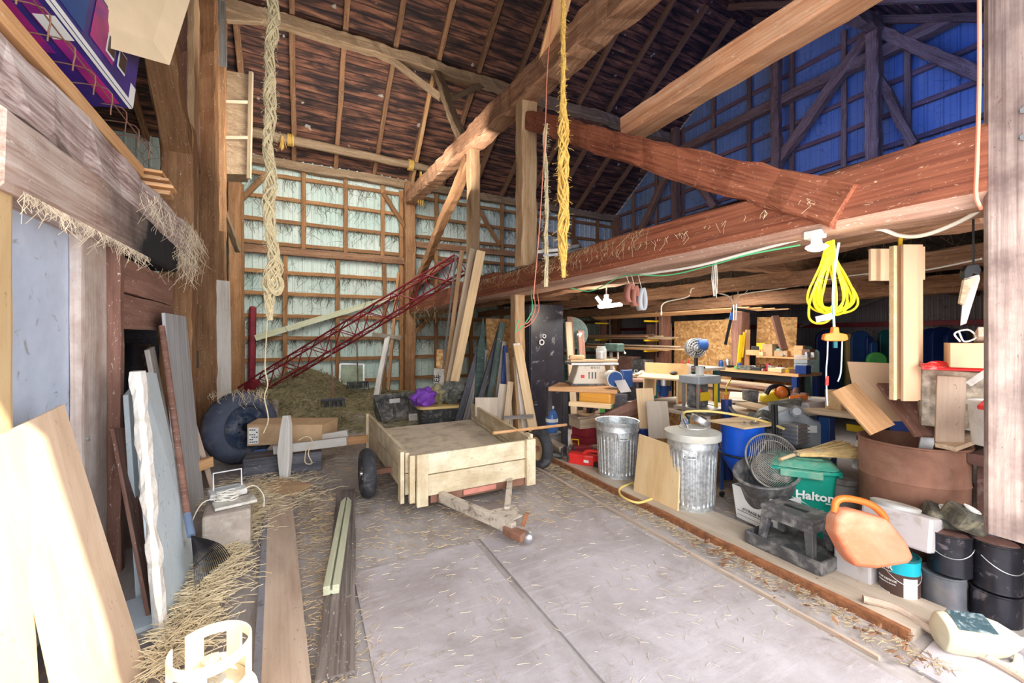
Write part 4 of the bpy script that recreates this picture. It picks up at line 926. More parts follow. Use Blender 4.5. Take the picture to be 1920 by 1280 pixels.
# snow plough bucket, poles, white channel, sign
bk = thing('loader_bucket', 'black steel loader bucket lying in the hay right of the brooms', 'bucket', (1.75, 8.2, 0))
p = [W(712, 782, T=7.7), W(808, 772, T=8.3)]
pr = []
for i in range(10):
    a = -.5+i*.26; pr.append((.36*math.sin(a), .28-.30*math.cos(a)))
ax2 = (p[1]-p[0]); ax2.z = 0; ax2n = ax2.normalized(); nn = V((ax2n.y, -ax2n.x, 0))
mm = MB(); st = V((p[0].x, p[0].y, .02)); vs = []
for q in (0, 1):
    for (x, z) in pr: vs.append(st+ax2*q-nn*x+V((0, 0, z*1.25)))
mm.add(vs, [(i, i+1, 11+i, 10+i) for i in range(9)]); build(mm, 'shell', Mt['stool'], bk, I4, True, world=True, solid=.015)
for q in (0, 1): 
    mm = MB().add([st+ax2*q-nn*x+V((0, 0, z*1.25)) for x, z in pr], [tuple(range(10))]); build(mm, 'side_plate', Mt['stool'], bk, I4, world=True, solid=.015)
for q in (.25, .55, .78): bar('rib', st+ax2*q+nn*.10+V((0, 0, .05)), st+ax2*q+nn*.02+V((0, 0, .44)), .04, .05, Mt['stool'], bk)
for q, c in ((.13, 'white'), (.74, 'reddish')):
    s = st+ax2*q+nn*.14+V((0, 0, .34))
    build(MB().slab([s, s+ax2n*.20, s+ax2n*.20+V((0, 0, .08)), s+V((0, 0, .08))], nn*.004), 'decal', Mt['paper'], bk, I4, world=True)
rod('hydraulic_arm', [st+ax2*.5+nn*.1+V((0, 0, .1)), st+ax2*.68+nn*.35+V((0, 0, .08))], .03, Mt['stool'], bk)
bar('peeling_pole', W(705, 748, T=8.6), W(727, 632, T=9.4), .11, .09, Mt['white_board'], hewn=.015, label='peeling whitish pole leaning behind the loader bucket', cat='pole')
bar('forked_branch', W(698, 627, T=9.3), W(752, 634, T=9.5), .09, .1, Mt['stump'], hewn=.03, label='gnarled piece of wood across the top of the peeling pole', cat='wood')
bar('brown_pole', W(727, 742, T=10.4), W(747, 512, T=11.6), .07, .08, Mt['post_dark'], hewn=.01, label='thin brown pole leaning toward the thick back wall post', cat='pole')
a = W(770, 782, T=7.3); b = W(812, 780, T=7.0)
bar('white_channel', a, b, .1, .11, Mt['white_plastic'], label='short white plastic channel piece in the hay before the bucket', cat='channel')
sg = thing('sign_board', 'small weathered sign board with black capital letters by the leaning planks', 'sign', W(821, 745, T=7.5))
k = [W(813, 742, T=7.5), W(832, 742, T=7.45), W(833, 692, T=7.5), W(814, 690, T=7.55)]
build(MB().slab(k, (0, .02, 0)), 'board', Mt['white_dirty'], sg, I4, world=True)
bar('chipboard_strip', W(826, 745, T=7.7), W(828, 655, T=7.8), .18, .02, Mt['osb'], up=(-.4, -.9, 0), label='brown chipboard strip standing behind the lettered sign', cat='board')
ctr = (k[0]+k[1]+k[2]+k[3])/4
for txt, off in (('FREE', -.045), ('FAIR', .045)):
    M = T_(*(ctr+V((off*.9, -.012, .0)))) @ RZ(-YAW*.4) @ RX(PI/2) @ RZ(PI/2)
    words(txt, .13, Mt['ink'], sg, rel(sg, M), .001)
# hay-covered ledge right of the back post and hay on it
bar('hay_ledge', (3.15, 11.6, 2.42), (3.15, 9.6, 2.42), .5, .06, Mt['brown_board'], hewn=.01, label='board ledge under the truss, fringed with hay', cat='board')
# =====================================================================
# WORKSHOP SIDE: NEAR ROW ALONG THE SILL
# =====================================================================
# ---- galvanised cans ----
def can(loc, R, H, lab, lid, tilt=0, rz=0):
    c = thing('garbage_can', lab, 'garbage can', loc, rz)
    nf = 30
    def rf(r, z, a):
        k = 1 if H*.14 < z < H*.78 else 0
        return r-(R*.035*(1 if math.cos(a*nf) > .2 else 0) if k else 0)
    r0 = R*.86
    zs = [0, .012, .03, .05, H*.10, H*.139, H*.15, H*.2, H*.3, H*.45, H*.6, H*.7, H*.77, H*.79, H*.82, H*.85, H*.88, H*.93, H*.95, H-.012, H]
    prof = []
    for z in zs:
        r = r0+(R-r0)*(z/H)
        if z in (.012, .03): r += R*.035
        if abs(z-H*.85) < 1e-6: r += R*.03
        if z >= H-.013: r += R*.04
        prof.append((r, z))
    prof += [(R*.97, H-.005), (R*.95, H*.9), (r0*.93, .03), (0, .03)]
    M = T_(0, 0, 0) @ RY(tilt)
    build(MB().lathe(prof, nf*6, rfn=lambda r, z, a: rf(r, z, a) if r > r0*.97 else r), 'can_body', Mt['galv'], c, M, smooth=True)
    for a in (-2.25, .9):
        h = MB(); h.tube(curve([(R*1.02, -.05, H*.80), (R*1.05, -.05, H*.745), (R*1.08, 0, H*.735), (R*1.05, .05, H*.745), (R*1.02, .05, H*.80)], 5), .006, 6)
        h.box((R*1.0, 0, H*.80), (.012, .12, .05)); build(h, 'handle', Mt['galv'], c, M @ RZ(a), smooth=True)
    if lid:
        pl = [(R*1.12, H-.05), (R*1.13, H-.01), (R*1.12, H+.012), (R*.9, H+.022), (R*.55, H+.045), (R*.54, H+.052), (R*.3, H+.055), (0, H+.056)]
        ld = build(MB().lathe(pl, 48), 'lid', Mt['lid'], c, smooth=True)
    return c
Mt['lid'] = plain('dusty_can_lid', (.58, .60, .58), .6, metal=.3, var=.1, dirt=((.52, .46, .34), .8, 3, .42))
can((3.18, 3.62, 0), .235, .66, 'open ribbed galvanised garbage can, its rim tilted, beside the red chainsaw', False, .0, .25)
can((3.21, 2.64, 0), .215, .72, 'ribbed galvanised can with a dusty lid, behind the square plywood sheet', True, 0, -.3)
lp = lean('plywood_square', [(2.97, 2.60, .0), (2.97, 3.15, .0), (3.03, 3.13, .62), (3.03, 2.62, .60)], .018, Mt['ply'], 'square yellow plywood sheet leaning against the lidded garbage can', 'plywood')
# things on the lid
tp = thing('tape_roll', 'fat roll of silver duct tape lying tilted on the can lid', 'tape', (3.30, 2.64, .80))
build(MB().lathe([(.045, 0), (.085, 0), (.087, .004), (.087, .046), (.085, .05), (.045, .05), (.045, 0)], 36), 'roll', Mt['steel'], tp, RY(.35) @ RX(.25), smooth=True)
ab = thing('air_blow_gun', 'blue-handled air nozzle lying on the can lid', 'tool', (3.14, 2.64, .79), .5)
build(MB().tube([(-.02, 0, .01), (.07, .03, .02), (.12, .05, .03)], [.012, .016, .014], 10), 'grip', Mt['blue_mid'], ab, smooth=True)
build(MB().tube([(-.10, -.03, .0), (-.02, 0, .01)], .006, 8), 'nozzle', Mt['steel'], ab, smooth=True)
rod('short_black_hose', curve([V((3.23, 2.70, .83)), V((3.28, 2.77, .86)), V((3.36, 2.72, .85)), V((3.4, 2.64, .82))], 6), .009, Mt['black'], label='short black hose end behind the duct tape on the lid', cat='hose')
hz = [W(1180, 905, Z=.01), W(1165, 918, Z=.01), W(1172, 934, Z=.01), W(1198, 940, Z=.012), W(1225, 938, Z=.012)]
rod('hose_loop', curve([V((3.08, 3.25, .065))]+[V((q.x, q.y, .067)) for q in (W(1190, 904, Z=.067), W(1163, 915, Z=.067), W(1166, 930, Z=.067), W(1195, 942, Z=.067), W(1222, 935, Z=.067))], 8), .011, Mt['hose'], label='loop of yellow hose on the floor at the foot of the plywood square', cat='hose')
rod('air_hose', curve([V((3.30, 2.80, .82)), V((3.36, 2.84, .86)), V((3.55, 2.72, .87)), V((3.75, 2.55, .84)), V((3.88, 2.38, .80)), V((3.86, 2.2, .77))], 8), .012, Mt['hose'], label='yellow hose arching from the can lid across to the blue hopper', cat='hose')

# red chainsaws, brick stack, bottle
cs = thing('electric_chainsaw', 'red electric chainsaw with black guard lying on the sill board', 'chainsaw', W(1085, 868, Z=.05), .0)
Rz = RZ(-.95)
mm = MB(); mm.prism([(-.12, -.07), (.10, -.08), (.20, -.06), (.24, 0), (.22, .05), (.06, .08), (-.12, .07)], 0, .13); build(mm, 'motor_body', Mt['red'], cs, Rz, bevel=.02)
build(MB().tube(curve([(.05, -.03, .10), (.12, -.03, .17), (.26, -.02, .17), (.33, -.01, .10), (.26, 0, .04)], 6), .022, 10), 'rear_handle', Mt['red'], cs, Rz, smooth=True)
build(MB().tube(curve([(-.10, -.09, .04), (-.11, -.10, .16), (-.10, 0, .20), (-.09, .09, .15), (-.09, .09, .04)], 6), .014, 10), 'front_handle', Mt['black_plastic'], cs, Rz, smooth=True)
build(MB().box((-.19, 0, .12), (.03, .16, .11)), 'hand_guard', Mt['black_plastic'], cs, Rz, bevel=.01)
build(MB().prism([(-.44, -.03), (-.46, 0), (-.44, .03), (-.14, .035), (-.14, -.035)], .05, .07), 'guide_bar', Mt['steel'], cs, Rz)
build(MB().box((.27, -.03, .03), (.14, .09, .05)), 'cord_end', Mt['black'], cs, Rz, bevel=.01)
build(MB().box((.12, -.085, .06), (.06, .004, .03)), 'badge', Mt['paper'], cs, Rz)
rod('black_sleeve', [W(1032, 845, Z=.09), W(1052, 855, Z=.09)], .035, Mt['black_plastic'], label='black plastic sleeve lying left of the red chainsaw', cat='sleeve', n=12)
sk = W(1028, 832, Z=.05)
bar('split_log', W(1030, 828, Z=.08), W(1058, 845, Z=.10), .12, .09, Mt['stump'], hewn=.015, label='grey split piece of wood behind the black plastic sleeve', cat='wood')
c2 = thing('red_tool_case', 'small wine-red metal tool body with a yellow handle, behind the red chainsaw', 'tool', W(1092, 852, Z=.05), -.8)
build(MB().box((0, 0, .07), (.26, .12, .10)), 'body', Mt['red_dark'], c2, bevel=.015)
build(MB().tube([(-.14, 0, .12), (-.14, 0, .19), (-.05, 0, .19), (-.05, 0, .12)], .009, 8), 'handle', Mt['yellow_p'], c2, smooth=True)
build(MB().box((.16, 0, .05), (.08, .08, .07)), 'motor_end', Mt['black'], c2, bevel=.01)
# stack of wooden blocks, topmost carry a tray
base = W(1098, 850, Z=0); bx, by = base.x+.12, base.y+.15
z = .0
for i, (w_, d, h, m_, lab) in enumerate(((.34, .30, .10, 'lumber_old', 'lowest pale block of the stack behind the chainsaw'), (.30, .28, .11, 'red_dark', 'lower dark red block of the stack behind the chainsaw'),
        (.32, .28, .12, 'red_dark', 'upper dark red block of the stack behind the chainsaw'), (.36, .30, .13, 'lumber_old', 'light wooden block on top of the red ones'), (.42, .26, .03, 'tan_plank', 'thin board on top of the block stack'))):
    m = MB().box((0, 0, h/2), (w_, d, h), T_(bx+random.uniform(-.02, .02), by, z) @ RZ(random.uniform(-.2, .1)+.1))
    solo(m, 'wooden_block', lab, 'block', Mt[m_], bevel=.006); z += h+.002
ty2 = thing('wooden_bowl', 'round pale shallow bowl on the block stack', 'bowl', (bx-.05, by-.06, z))
build(MB().lathe([(0, .01), (.10, .01), (.13, .05), (.125, .05), (.09, .02), (0, .02)], 28), 'bowl_body', Mt['lumber'], ty2, smooth=True)
solo(MB().box((0, 0, .04), (.22, .05, .03), T_(bx+.06, by-.10, z+.03) @ RZ(.5)), 'black_brush', 'black brush lying over the edge of the round bowl', 'brush', Mt['black'], bevel=.008)
solo(MB().box((0, 0, .06), (.16, .14, .12), T_(bx+.16, by+.05, z) @ RZ(.4)), 'wood_offcut', 'cube-like wood offcut beside the round bowl', 'wood block', Mt['tan_plank'], bevel=.004)
solo(MB().box((0, 0, .05), (.30, .14, .10), T_(bx+.42, by+.15, z-.02) @ RZ(.1)), 'green_box', 'small green painted box under the pale plank near the saw bench', 'box', Mt['lime'], bevel=.006)
solo(MB().box((0, 0, .20), (.34, .26, .40), T_(bx+.42, by+.15, 0) @ RZ(.1)), 'wooden_crate', 'dim brown crate supporting the small green box', 'crate', Mt['lumber_old'], bevel=.006)
wb_ = thing('water_bottle', 'big blue water bottle standing left of the wooden block stack', 'bottle', (bx-.30, by+.42, 0))
build(MB().lathe([(0, .20), (.085, .20), (.09, .22), (.085, .25), (.09, .28), (.085, .31), (.09, .34), (.088, .42), (.07, .48), (.03, .525), (.028, .545)], 28), 'bottle_body', Mt['bottle'], wb_, smooth=True)
build(MB().lathe([(.032, .54), (.034, .57), (0, .572)], 18), 'cap', Mt['paper'], wb_, smooth=True)
build(MB().lathe([(.0915, .35), (.0915, .40)], 28), 'bottle_label', Mt['paper'], wb_, smooth=True)
build(MB().box((0, 0, .10), (.24, .24, .20)), 'foot_block', Mt['grey_old'], wb_)
solo(MB().box((0, 0, .30), (.05, .22, .55), T_(bx+.33, by-.30, 0)), 'white_panel_offcut', 'narrow white panel standing between blocks and open garbage can', 'panel', Mt['white_plastic'], bevel=.004)

# ---- blue hopper on stand ----
hp = thing('blue_hopper', 'bright blue plastic barrel hopper on a blue steel stand with small wheels', 'hopper', (3.72, 2.50, 0))
build(MB().lathe([(.03, .24), (.06, .26), (.175, .46), (.178, .50), (.182, .52), (.185, .76), (.19, .775), (.18, .775), (.17, .52), (.05, .28)], 40), 'barrel', Mt['blue'], hp, smooth=True)
lean_l = [(-.13, -.16), (.15, -.13), (.02, .2)]
for x, y in lean_l:
    L_ = bar('leg', hp.location+V((x*1.25, y*1.15, .50)), hp.location+V((x*1.25, y*1.15, .07)), .03, .012, Mt['blue_mid'], hp, up=(x, y, 0))
    build(MB().lathe([(0, -.012), (.028, -.012), (.028, .012), (0, .012)], 16), 'caster', Mt['black'], hp, T_(x*1.25, y*1.15, .029) @ RX(PI/2))
bar('base_rail', hp.location+V((-.17, -.19, .075)), hp.location+V((.19, -.15, .075)), .03, .03, Mt['blue_mid'], hp)
build(MB().tube([(.20*math.cos(a), .20*math.sin(a), .50) for a in [i*PI/16 for i in range(32)]], .01, 6, closed=True), 'hoop', Mt['black'], hp, smooth=True)
lidb = MB().prism([(-.22, -.17), (.20, -.20), (.21, .17), (-.2, .2)], .776, .792); build(lidb, 'board_lid', Mt['ply'], hp)
solo(MB().tube([(3.66, 2.38, .80), (3.74, 2.36, .80)], .012, 8).tube([(3.70, 2.42, .80), (3.78, 2.44, .80)], .01, 8).tube([(3.60, 2.42, .80), (3.66, 2.44, .802)], .014, 8), 'hose_fittings', 'small metal hose fittings lying on the board over the blue barrel', 'fittings', Mt['steel'], smooth=True)
build(MB().tube(curve([(-.10, -.20, .53), (-.02, -.21, .60), (.04, -.2, .66)], 3), .005, 5), 'white_stick', Mt['cable'], hp)
rw = thing('bicycle_wheel', 'thin bicycle-like tyre hoop standing behind the blue stand', 'wheel', (3.66, 2.85, .19))
build(MB().tube([(.0+.13*math.cos(a)*.6, .13*math.cos(a), .21*math.sin(a)+.03) for a in [i*PI/20 for i in range(40)]], .013, 6, closed=True), 'tyre', Mt['grey_old'], rw, smooth=True)
mm = MB()
for i in range(12): a = i*PI/6; mm.tube([(0, 0, .03), (.0+.13*math.cos(a)*.6, .13*math.cos(a), .21*math.sin(a)+.03)], .0015, 3)
build(mm, 'spokes', Mt['steel'], rw)

# ---- white storage box with basket and fan grilles ----
sb = thing('storage_box', 'white cardboard storage box on the sill, a black laundry basket sunk in it', 'box', (3.49, 2.09, 0), -.12)
m = MB(); m.slab([(-.17, -.19, .05), (.17, -.19, .05), (.19, -.20, .33), (-.20, -.21, .33)], (0, .006, 0)); m.slab([(-.17, .19, .05), (.17, .19, .05), (.19, .20, .33), (-.20, .21, .33)], (0, -.006, 0))
m.slab([(-.17, -.19, .05), (-.17, .19, .05), (-.20, .21, .33), (-.20, -.21, .33)], (.006, 0, 0)); m.slab([(.17, -.19, .05), (.17, .19, .05), (.19, .20, .33), (.19, -.20, .33)], (-.006, 0, 0)); m.box((0, 0, .056), (.34, .38, .006))
build(m, 'carton', Mt['paper'], sb)
def onface(M, x, z, y=-.2): return M
m = MB(); m.box((0, -.203, .135), (.30, .002, .004)); m.box((0, -.204, .175), (.30, .002, .003)); m.box((0, -.2015, .10), (.30, .002, .002)); build(m, 'printed_lines', Mt['ink'], sb)
words('STORAGE BOX', .03, Mt['ink'], sb, T_(-.04, -.2055, .155) @ RX(PI/2), .0008, bold=.0006)
m = MB(); m.box((-.205, 0, .135), (.002, .30, .004)); m.box((-.205, 0, .10), (.002, .30, .002)); build(m, 'printed_lines', Mt['ink'], sb)
words('STORAGE BOX', .03, Mt['ink'], sb, T_(-.2035, .0, .155) @ RZ(-PI/2) @ RX(PI/2), .0008, bold=.0006)
build(MB().tube([(.04+.035*math.cos(a), -.206, .235+.012*math.sin(a)) for a in [i*PI/10 for i in range(20)]], .003, 5, closed=True), 'hand_hole', Mt['ink'], sb)
bk2 = thing('laundry_basket', 'black plastic tub tilted in the storage box, full of fan grilles', 'tub', (3.47, 2.11, .22), -.12, R=None)
Mb = RY(-.25) @ RX(.15)
build(MB().lathe([(0, .0), (.15, .0), (.17, .05), (.22, .26), (.235, .27), (.235, .285), (.215, .28), (.16, .06), (0, .02)], 40, rfn=lambda r, z, a: r*(1+.06*math.cos(2*a))), 'tub_body', Mt['stool'], bk2, Mb, smooth=True)
build(MB().tube([(.235*1.06*math.cos(a), .235*.94*math.sin(a), .285) for a in [i*PI/20 for i in range(40)]], .012, 6, closed=True), 'rim', Mt['stool'], bk2, Mb, smooth=True)
def grille(loc, R, rot, lab, spokes=42):
    g = thing('fan_grille', lab, 'fan grille', loc); 
    mm = MB()
    for k in range(-13, 14):
        y = k*R*2/28; hw = math.sqrt(max(0, R*R-y*y))
        if hw > .02: mm.tube(curve([(-hw, y, 0), (-hw*.6, y, .045), (0, y, .06), (hw*.6, y, .045), (hw, y, 0)], 3), .0032, 4)
    build(mm, 'wires', Mt['gr_wire'], g, rot, smooth=True)
    build(MB().tube([(R*math.cos(a), R*math.sin(a), 0) for a in [i*PI/20 for i in range(40)]], .009, 6, closed=True), 'ring', Mt['gr_wire'], g, rot, smooth=True)
    build(MB().tube([(R*.7*math.cos(a), R*.7*math.sin(a), .035) for a in [i*PI/16 for i in range(32)]], .005, 5, closed=True), 'inner_ring', Mt['gr_wire'], g, rot, smooth=True)
    return g
Mt['gr_wire'] = plain('dusty_grey_wire', (.30, .28, .25), .6, metal=.3, var=.3)
grille(V((3.57, 2.13, .56)), .21, RZ(.4) @ RY(-1.05) @ RX(.5), 'upright dusty fan grille sticking out of the black tub', 42)
grille(V((3.44, 2.05, .50)), .15, RZ(-.3) @ RY(-.5) @ RX(.7), 'lower dusty fan grille lying tilted in the black tub', 42)
solo(MB().box((0, 0, .012), (.16, .12, .05), T_(3.50, 1.99, .47) @ RY(-.3)), 'white_rag', 'crumpled white rag beside the grilles in the black tub', 'rag', Mt['white_dirty'], bevel=.015)

# ---- black step stool on a wheeled tray ----
st = thing('step_stool', 'dusty black plastic step stool standing on the wheeled tray', 'stool', (3.16, 1.72, .115))
TW, TD, TH = .22, .13, .225        # half depth along X handled below: top smaller than foot
def leg4(sx, sy):
    m = MB(); b0 = (sx*.125, sy*.165); t0 = (sx*.095, sy*.14)
    vs = []
    for (x, y), z, w_ in ((b0, 0, .022), (t0, TH, .03)):
        vs += [(x-w_, y-w_, z), (x+w_, y-w_, z), (x+w_, y+w_, z), (x-w_, y+w_, z)]
    m.add(vs, [(0,3,2,1), (4,5,6,7)]+[(i, (i+1) % 4, 4+(i+1) % 4, 4+i) for i in range(4)]); build(m, 'leg', Mt['stool'], st, bevel=.005)
for sx in (-1, 1):
    for sy in (-1, 1): leg4(sx, sy)
m = MB(); m.box((0, 0, TH+.012), (.27, .36, .035)); build(m, 'step_top', Mt['stool'], st, bevel=.012)
m = MB(); m.box((-.125, 0, TH-.03), (.012, .30, .06)); m.box((.125, 0, TH-.03), (.012, .30, .06)); m.box((0, -.168, TH-.03), (.22, .012, .06)); m.box((0, .168, TH-.03), (.22, .012, .06)); build(m, 'apron', Mt['stool'], st, bevel=.003)
build(MB().box((0, 0, TH+.0305), (.035, .15, .002)), 'hand_slot', Mt['black'], st)
tc_ = thing('wheeled_tray', 'shallow black plastic tray on casters carrying the step stool', 'dolly', (3.16, 1.72, 0))
m = MB(); m.box((0, 0, .10), (.36, .50, .02)); 
for c_, d_ in (((-.18, 0, .105), (.02, .50, .085)), ((.18, 0, .105), (.02, .50, .085)), ((0, -.25, .105), (.38, .02, .085)), ((0, .25, .105), (.38, .02, .085))): m.box(c_, d_)
build(m, 'tray', Mt['stool'], tc_, bevel=.006)
for x, y in ((-.15, -.22), (.15, -.22), (-.15, .22), (.15, .22)):
    cc = build(MB().lathe([(0, -.013), (.027, -.013), (.030, -.006), (.030, .006), (.027, .013), (0, .013)], 18), 'caster', Mt['stool'], tc_, T_(x, y, .031) @ RZ(.6+x*9) @ RX(PI/2), smooth=True)
    build(MB().slab([(-.025, .018, 0), (.02, .018, -.01), (.02, .018, .035), (-.02, .018, .035)], (0, .003, 0)).slab([(-.025, .018, 0), (.02, .018, -.01), (.02, .018, .035), (-.02, .018, .035)], (0, .003, 0), RX(0) @ T_(0, -.039, 0)), 'fork', Mt['steel'], cc, RX(-PI/2))
rod('yellow_fitting', [W(1492, 1063, Z=.03), W(1500, 1066, Z=.03)], .013, Mt['yellow_p'], label='small yellow fitting on the floor under the wheeled tray', cat='fitting')

# ---- green bin with lettering, broom ----
gb_ = thing('green_bin', 'green plastic curbside bin with dusty lid and white lettering', 'bin', (3.69, 1.98, .0), .02)
def bin_body(w0, d0, w1, d1, z0, z1, r=.25, n=40):
    vs = []; m = MB()
    for w_, d, z in ((w0, d0, z0), (w1, d1, z1)):
        for k in range(n):
            a = 2*PI*k/n; c, s = math.cos(a), math.sin(a); e = 2/5
            vs.append((math.copysign(abs(c)**e, c)*w_/2, math.copysign(abs(s)**e, s)*d/2, z))
    m.add(vs, [(k, (k+1) % n, n+(k+1) % n, n+k) for k in range(n)]+[tuple(range(n))[::-1], tuple(range(n, 2*n))]); return m
Rg = RZ(-.96) @ Matrix.Diagonal((1.08, 1.08, 1.08, 1))
build(bin_body(.34, .30, .43, .38, 0, .50), 'bin_body', Mt['green'], gb_, Rg, True, bevel=.012)
build(bin_body(.47, .42, .47, .42, .49, .515), 'rim', Mt['green'], gb_, Rg, True, bevel=.005)
ld = build(bin_body(.46, .41, .36, .30, .517, .565), 'lid', Mt['green_lid'], gb_, Rg, True, bevel=.01)
build(bin_body(.28, .22, .26, .20, .566, .575), 'lid_panel', Mt['green_lid'], gb_, Rg, True)
build(MB().box((-.02, -.215, .485), (.26, .03, .055)), 'latch', Mt['green_lid'], gb_, Rg, bevel=.008)
build(MB().box((.235, 0, .47), (.03, .16, .05)), 'side_grip', Mt['green'], gb_, Rg, bevel=.008)
white = Mt['paper']
Ml = Rg @ T_(.03, -.186, .325) @ RX(PI/2+.085)
hw = Mt['white_print'] = plain('white_print', (.92, .95, .93), .6, var=.01)
words('Halton', .085, hw, gb_, Ml @ T_(.035, .0, 0), .0012, bold=.0022)
words('REGION', .014, hw, gb_, Ml @ T_(.125, -.042, 0), .001, bold=.0004)
words('Access Halton', .027, hw, gb_, Ml @ T_(.01, -.095, .002), .001, bold=.0006)
words('Dial 311', .018, hw, gb_, Ml @ T_(-.055, -.125, .004), .001, bold=.0003)
words('www.halton.ca', .018, hw, gb_, Ml @ T_(.09, -.125, .004), .001, bold=.0003)
m = MB(); m.prism([(-.185, .0), (-.125, .045), (-.118, .045), (-.118, -.02), (-.135, -.02), (-.14, .0)], 0, .002, Ml)
for k in range(2):
    P_ = [(-.19+.20*t, -.012-k*.018-.085*t*t*(1-.25*k)+.02*t) for t in [i/10 for i in range(11)]]
    Q_ = [(x, y-.006*(1-abs(2*i/10-1))) for i, (x, y) in enumerate(P_)]
    m.add([(x, y, .002) for x, y in P_+Q_], [(i, i+1, 12+i, 11+i) for i in range(10)], Ml)
m.lathe([(0, .003), (.008, .003)], 10, Ml @ T_(-.115, -.125, 0)); m.lathe([(0, .003), (.008, .003)], 10, Ml @ T_(.0, -.127, 0))
build(m, 'logo', hw, gb_)
br = thing('corn_broom', 'straw whisk broom lying across the green bin lid', 'broom', (3.73, 1.92, .60))
b0 = V((3.40, 1.97, .62)); b1 = V((3.56, 1.93, .655)); b2 = V((3.98, 1.72, .69))
Mx, Lb = frame(b1, b2, (0, 0, 1))
mm = MB(); rnd = random.Random(8)
for i in range(420):
    y0 = rnd.uniform(-.035, .035); f = y0/.035; z0 = rnd.uniform(-.012, .012)
    e = Lb*rnd.uniform(.86, 1.06)
    mm.tube([(0, y0, z0), (Lb*.35, y0+f*.035, z0*1.4), (e, y0+f*.14+rnd.uniform(-.015, .015), z0*3+rnd.uniform(-.016, .016))], .0026, 3)
build(mm, 'bristles', Mt['straw_broom'], br, Mx, world=True)
m = MB(); m.add([], [])
build(MB().tube([(-.02, 0, 0), (.02, 0, 0), (.12, 0, 0)], [.018, .03, .05], 16, M=Matrix.Diagonal((1, 1, .5, 1))), 'binding', Mt['lumber'], br, Mx, True, world=True)
m = MB()
for k in range(5):
    x = .11+.022*k; hw_ = .036+.036*x/(Lb*.35)*1.0
    m.tube([(x, hw_*math.cos(a), .019*math.sin(a)) for a in [i*PI/8 for i in range(16)]], .0018, 4, closed=True)
build(m, 'stitching', Mt['cable_grey'], br, Mx, world=True)
rod('handle', [b0, b1], .014, Mt['lumber'], br, 12); rod('ferrule', [b0.lerp(b1, .82), b1], .019, Mt['steel'], br, 12)
m = MB().ball((3.86, 1.88, .60), .06, 14, (1.1, .7, .55), .15); solo(m, 'white_stone', 'smooth white oval object under the broom on the green lid', 'stone', Mt['paper'], smooth=True)
solo(MB().box((0, 0, .012), (.07, .04, .016), T_(3.70, 1.80, .578) @ RZ(.3)), 'red_clip', 'little red clip on the green lid', 'clip', Mt['red'], bevel=.003)

# ---- faded orange can on the grey boxes ----
gbx = solo(MB().box((0, 0, .13), (.30, .20, .26), T_(3.30, 1.38, 0) @ RZ(.0)), 'grey_bin', 'light grey box on the floor beneath the faded orange can', 'box', Mt['lightgrey'], bevel=.012)
gt = thing('grey_lidded_box', 'tilted light grey box with a round dusty lid, resting on the lower grey box', 'box', (3.40, 1.22, .40))
Rt = RZ(.05) @ RX(.0) @ RY(.22)
build(MB().box((0, 0, .0), (.25, .34, .20)), 'case', Mt['lightgrey'], gt, Rt, bevel=.015)
build(MB().lathe([(.12, .095), (.125, .12), (.11, .128), (.09, .118), (0, .116)], 36), 'round_lid', Mt['lid'], gt, Rt @ T_(-.0, .04, 0), smooth=True)
oc = thing('orange_fuel_can', 'large faded orange plastic can with looped handle, tipped toward the door', 'can', (3.03, 1.235, .40))
# face toward the camera-left: outline in local XZ, thickness along Y
Ro = RZ(-.62) @ RX(-.18) @ RY(.20) @ Matrix.Diagonal((.93, .93, .93, 1))
outl = [(-.20, .13), (-.235, .07), (-.235, -.02), (-.16, -.13), (-.10, -.19), (.02, -.17), (.19, -.09), (.215, -.05), (.17, .03), (.08, .12), (.04, .145), (-.13, .15)]
m = MB(); n = len(outl)
def scl(q, y): return [(x*q-.0, y, z*q) for x, z in outl]
vs = scl(.90, -.075)+scl(1.0, -.05)+scl(1.0, .05)+scl(.90, .075)
m.add(vs, [tuple(range(n)), tuple(range(3*n, 4*n))[::-1]]+[(j*n+i, (j*n)+(i+1) % n, (j+1)*n+(i+1) % n, (j+1)*n+i) for j in range(3) for i in range(n)])
build(m, 'can_body', Mt['salmon'], oc, Ro, True, bevel=.012)
build(MB().tube(curve([(-.215, 0, .10), (-.21, 0, .17), (-.15, 0, .205), (-.02, 0, .205), (.06, 0, .16), (.085, 0, .115)], 6), .022, 12), 'handle', Mt['orange'], oc, Ro, True)
# paint can with label
pc = thing('paint_can', 'teal and black labelled paint can on the floor below the orange can', 'paint can', (W(1686, 1122, Z=0).x, W(1686, 1122, Z=0).y, 0))
Mt['can_blue'] = Mt['teal_label']
build(MB().lathe([(0, .0), (.092, .0), (.095, .004), (.095, .03)], 40), 'base_band', Mt['teal_label'], pc, smooth=True)
build(MB().lathe([(.095, .03), (.095, .185)], 40), 'label_band', Mt['bronze_label'], pc, smooth=True)
build(MB().lathe([(.095, .185), (.095, .262)], 40), 'top_band', Mt['teal_label'], pc, smooth=True)
build(MB().lathe([(.095, .262), (.099, .266), (.099, .276), (.09, .278), (.085, .268), (0, .268)], 40), 'lid', Mt['teal_dark'], pc, smooth=True)
build(MB().tube([(.098*math.cos(a), .098*math.sin(a), .20-.07*math.sin((a+3.6)/2.7*PI)) for a in [-3.6+i*2.7/14 for i in range(15)]], .002, 5), 'bail', Mt['steel'], pc, smooth=True)
def curved_text(txt, size, mat, parent, R, z, a0, extr=.0008, bold=0):
    o = words(txt, size, mat, parent, I4, extr, bold=bold)
    for v in o.data.vertices:
        a = a0+v.co.x/R; r = R+.0008+v.co.z; zz = z+v.co.y; v.co = (r*math.cos(a), r*math.sin(a), zz)
    return o
ca = math.atan2(-1.16, -3.03)
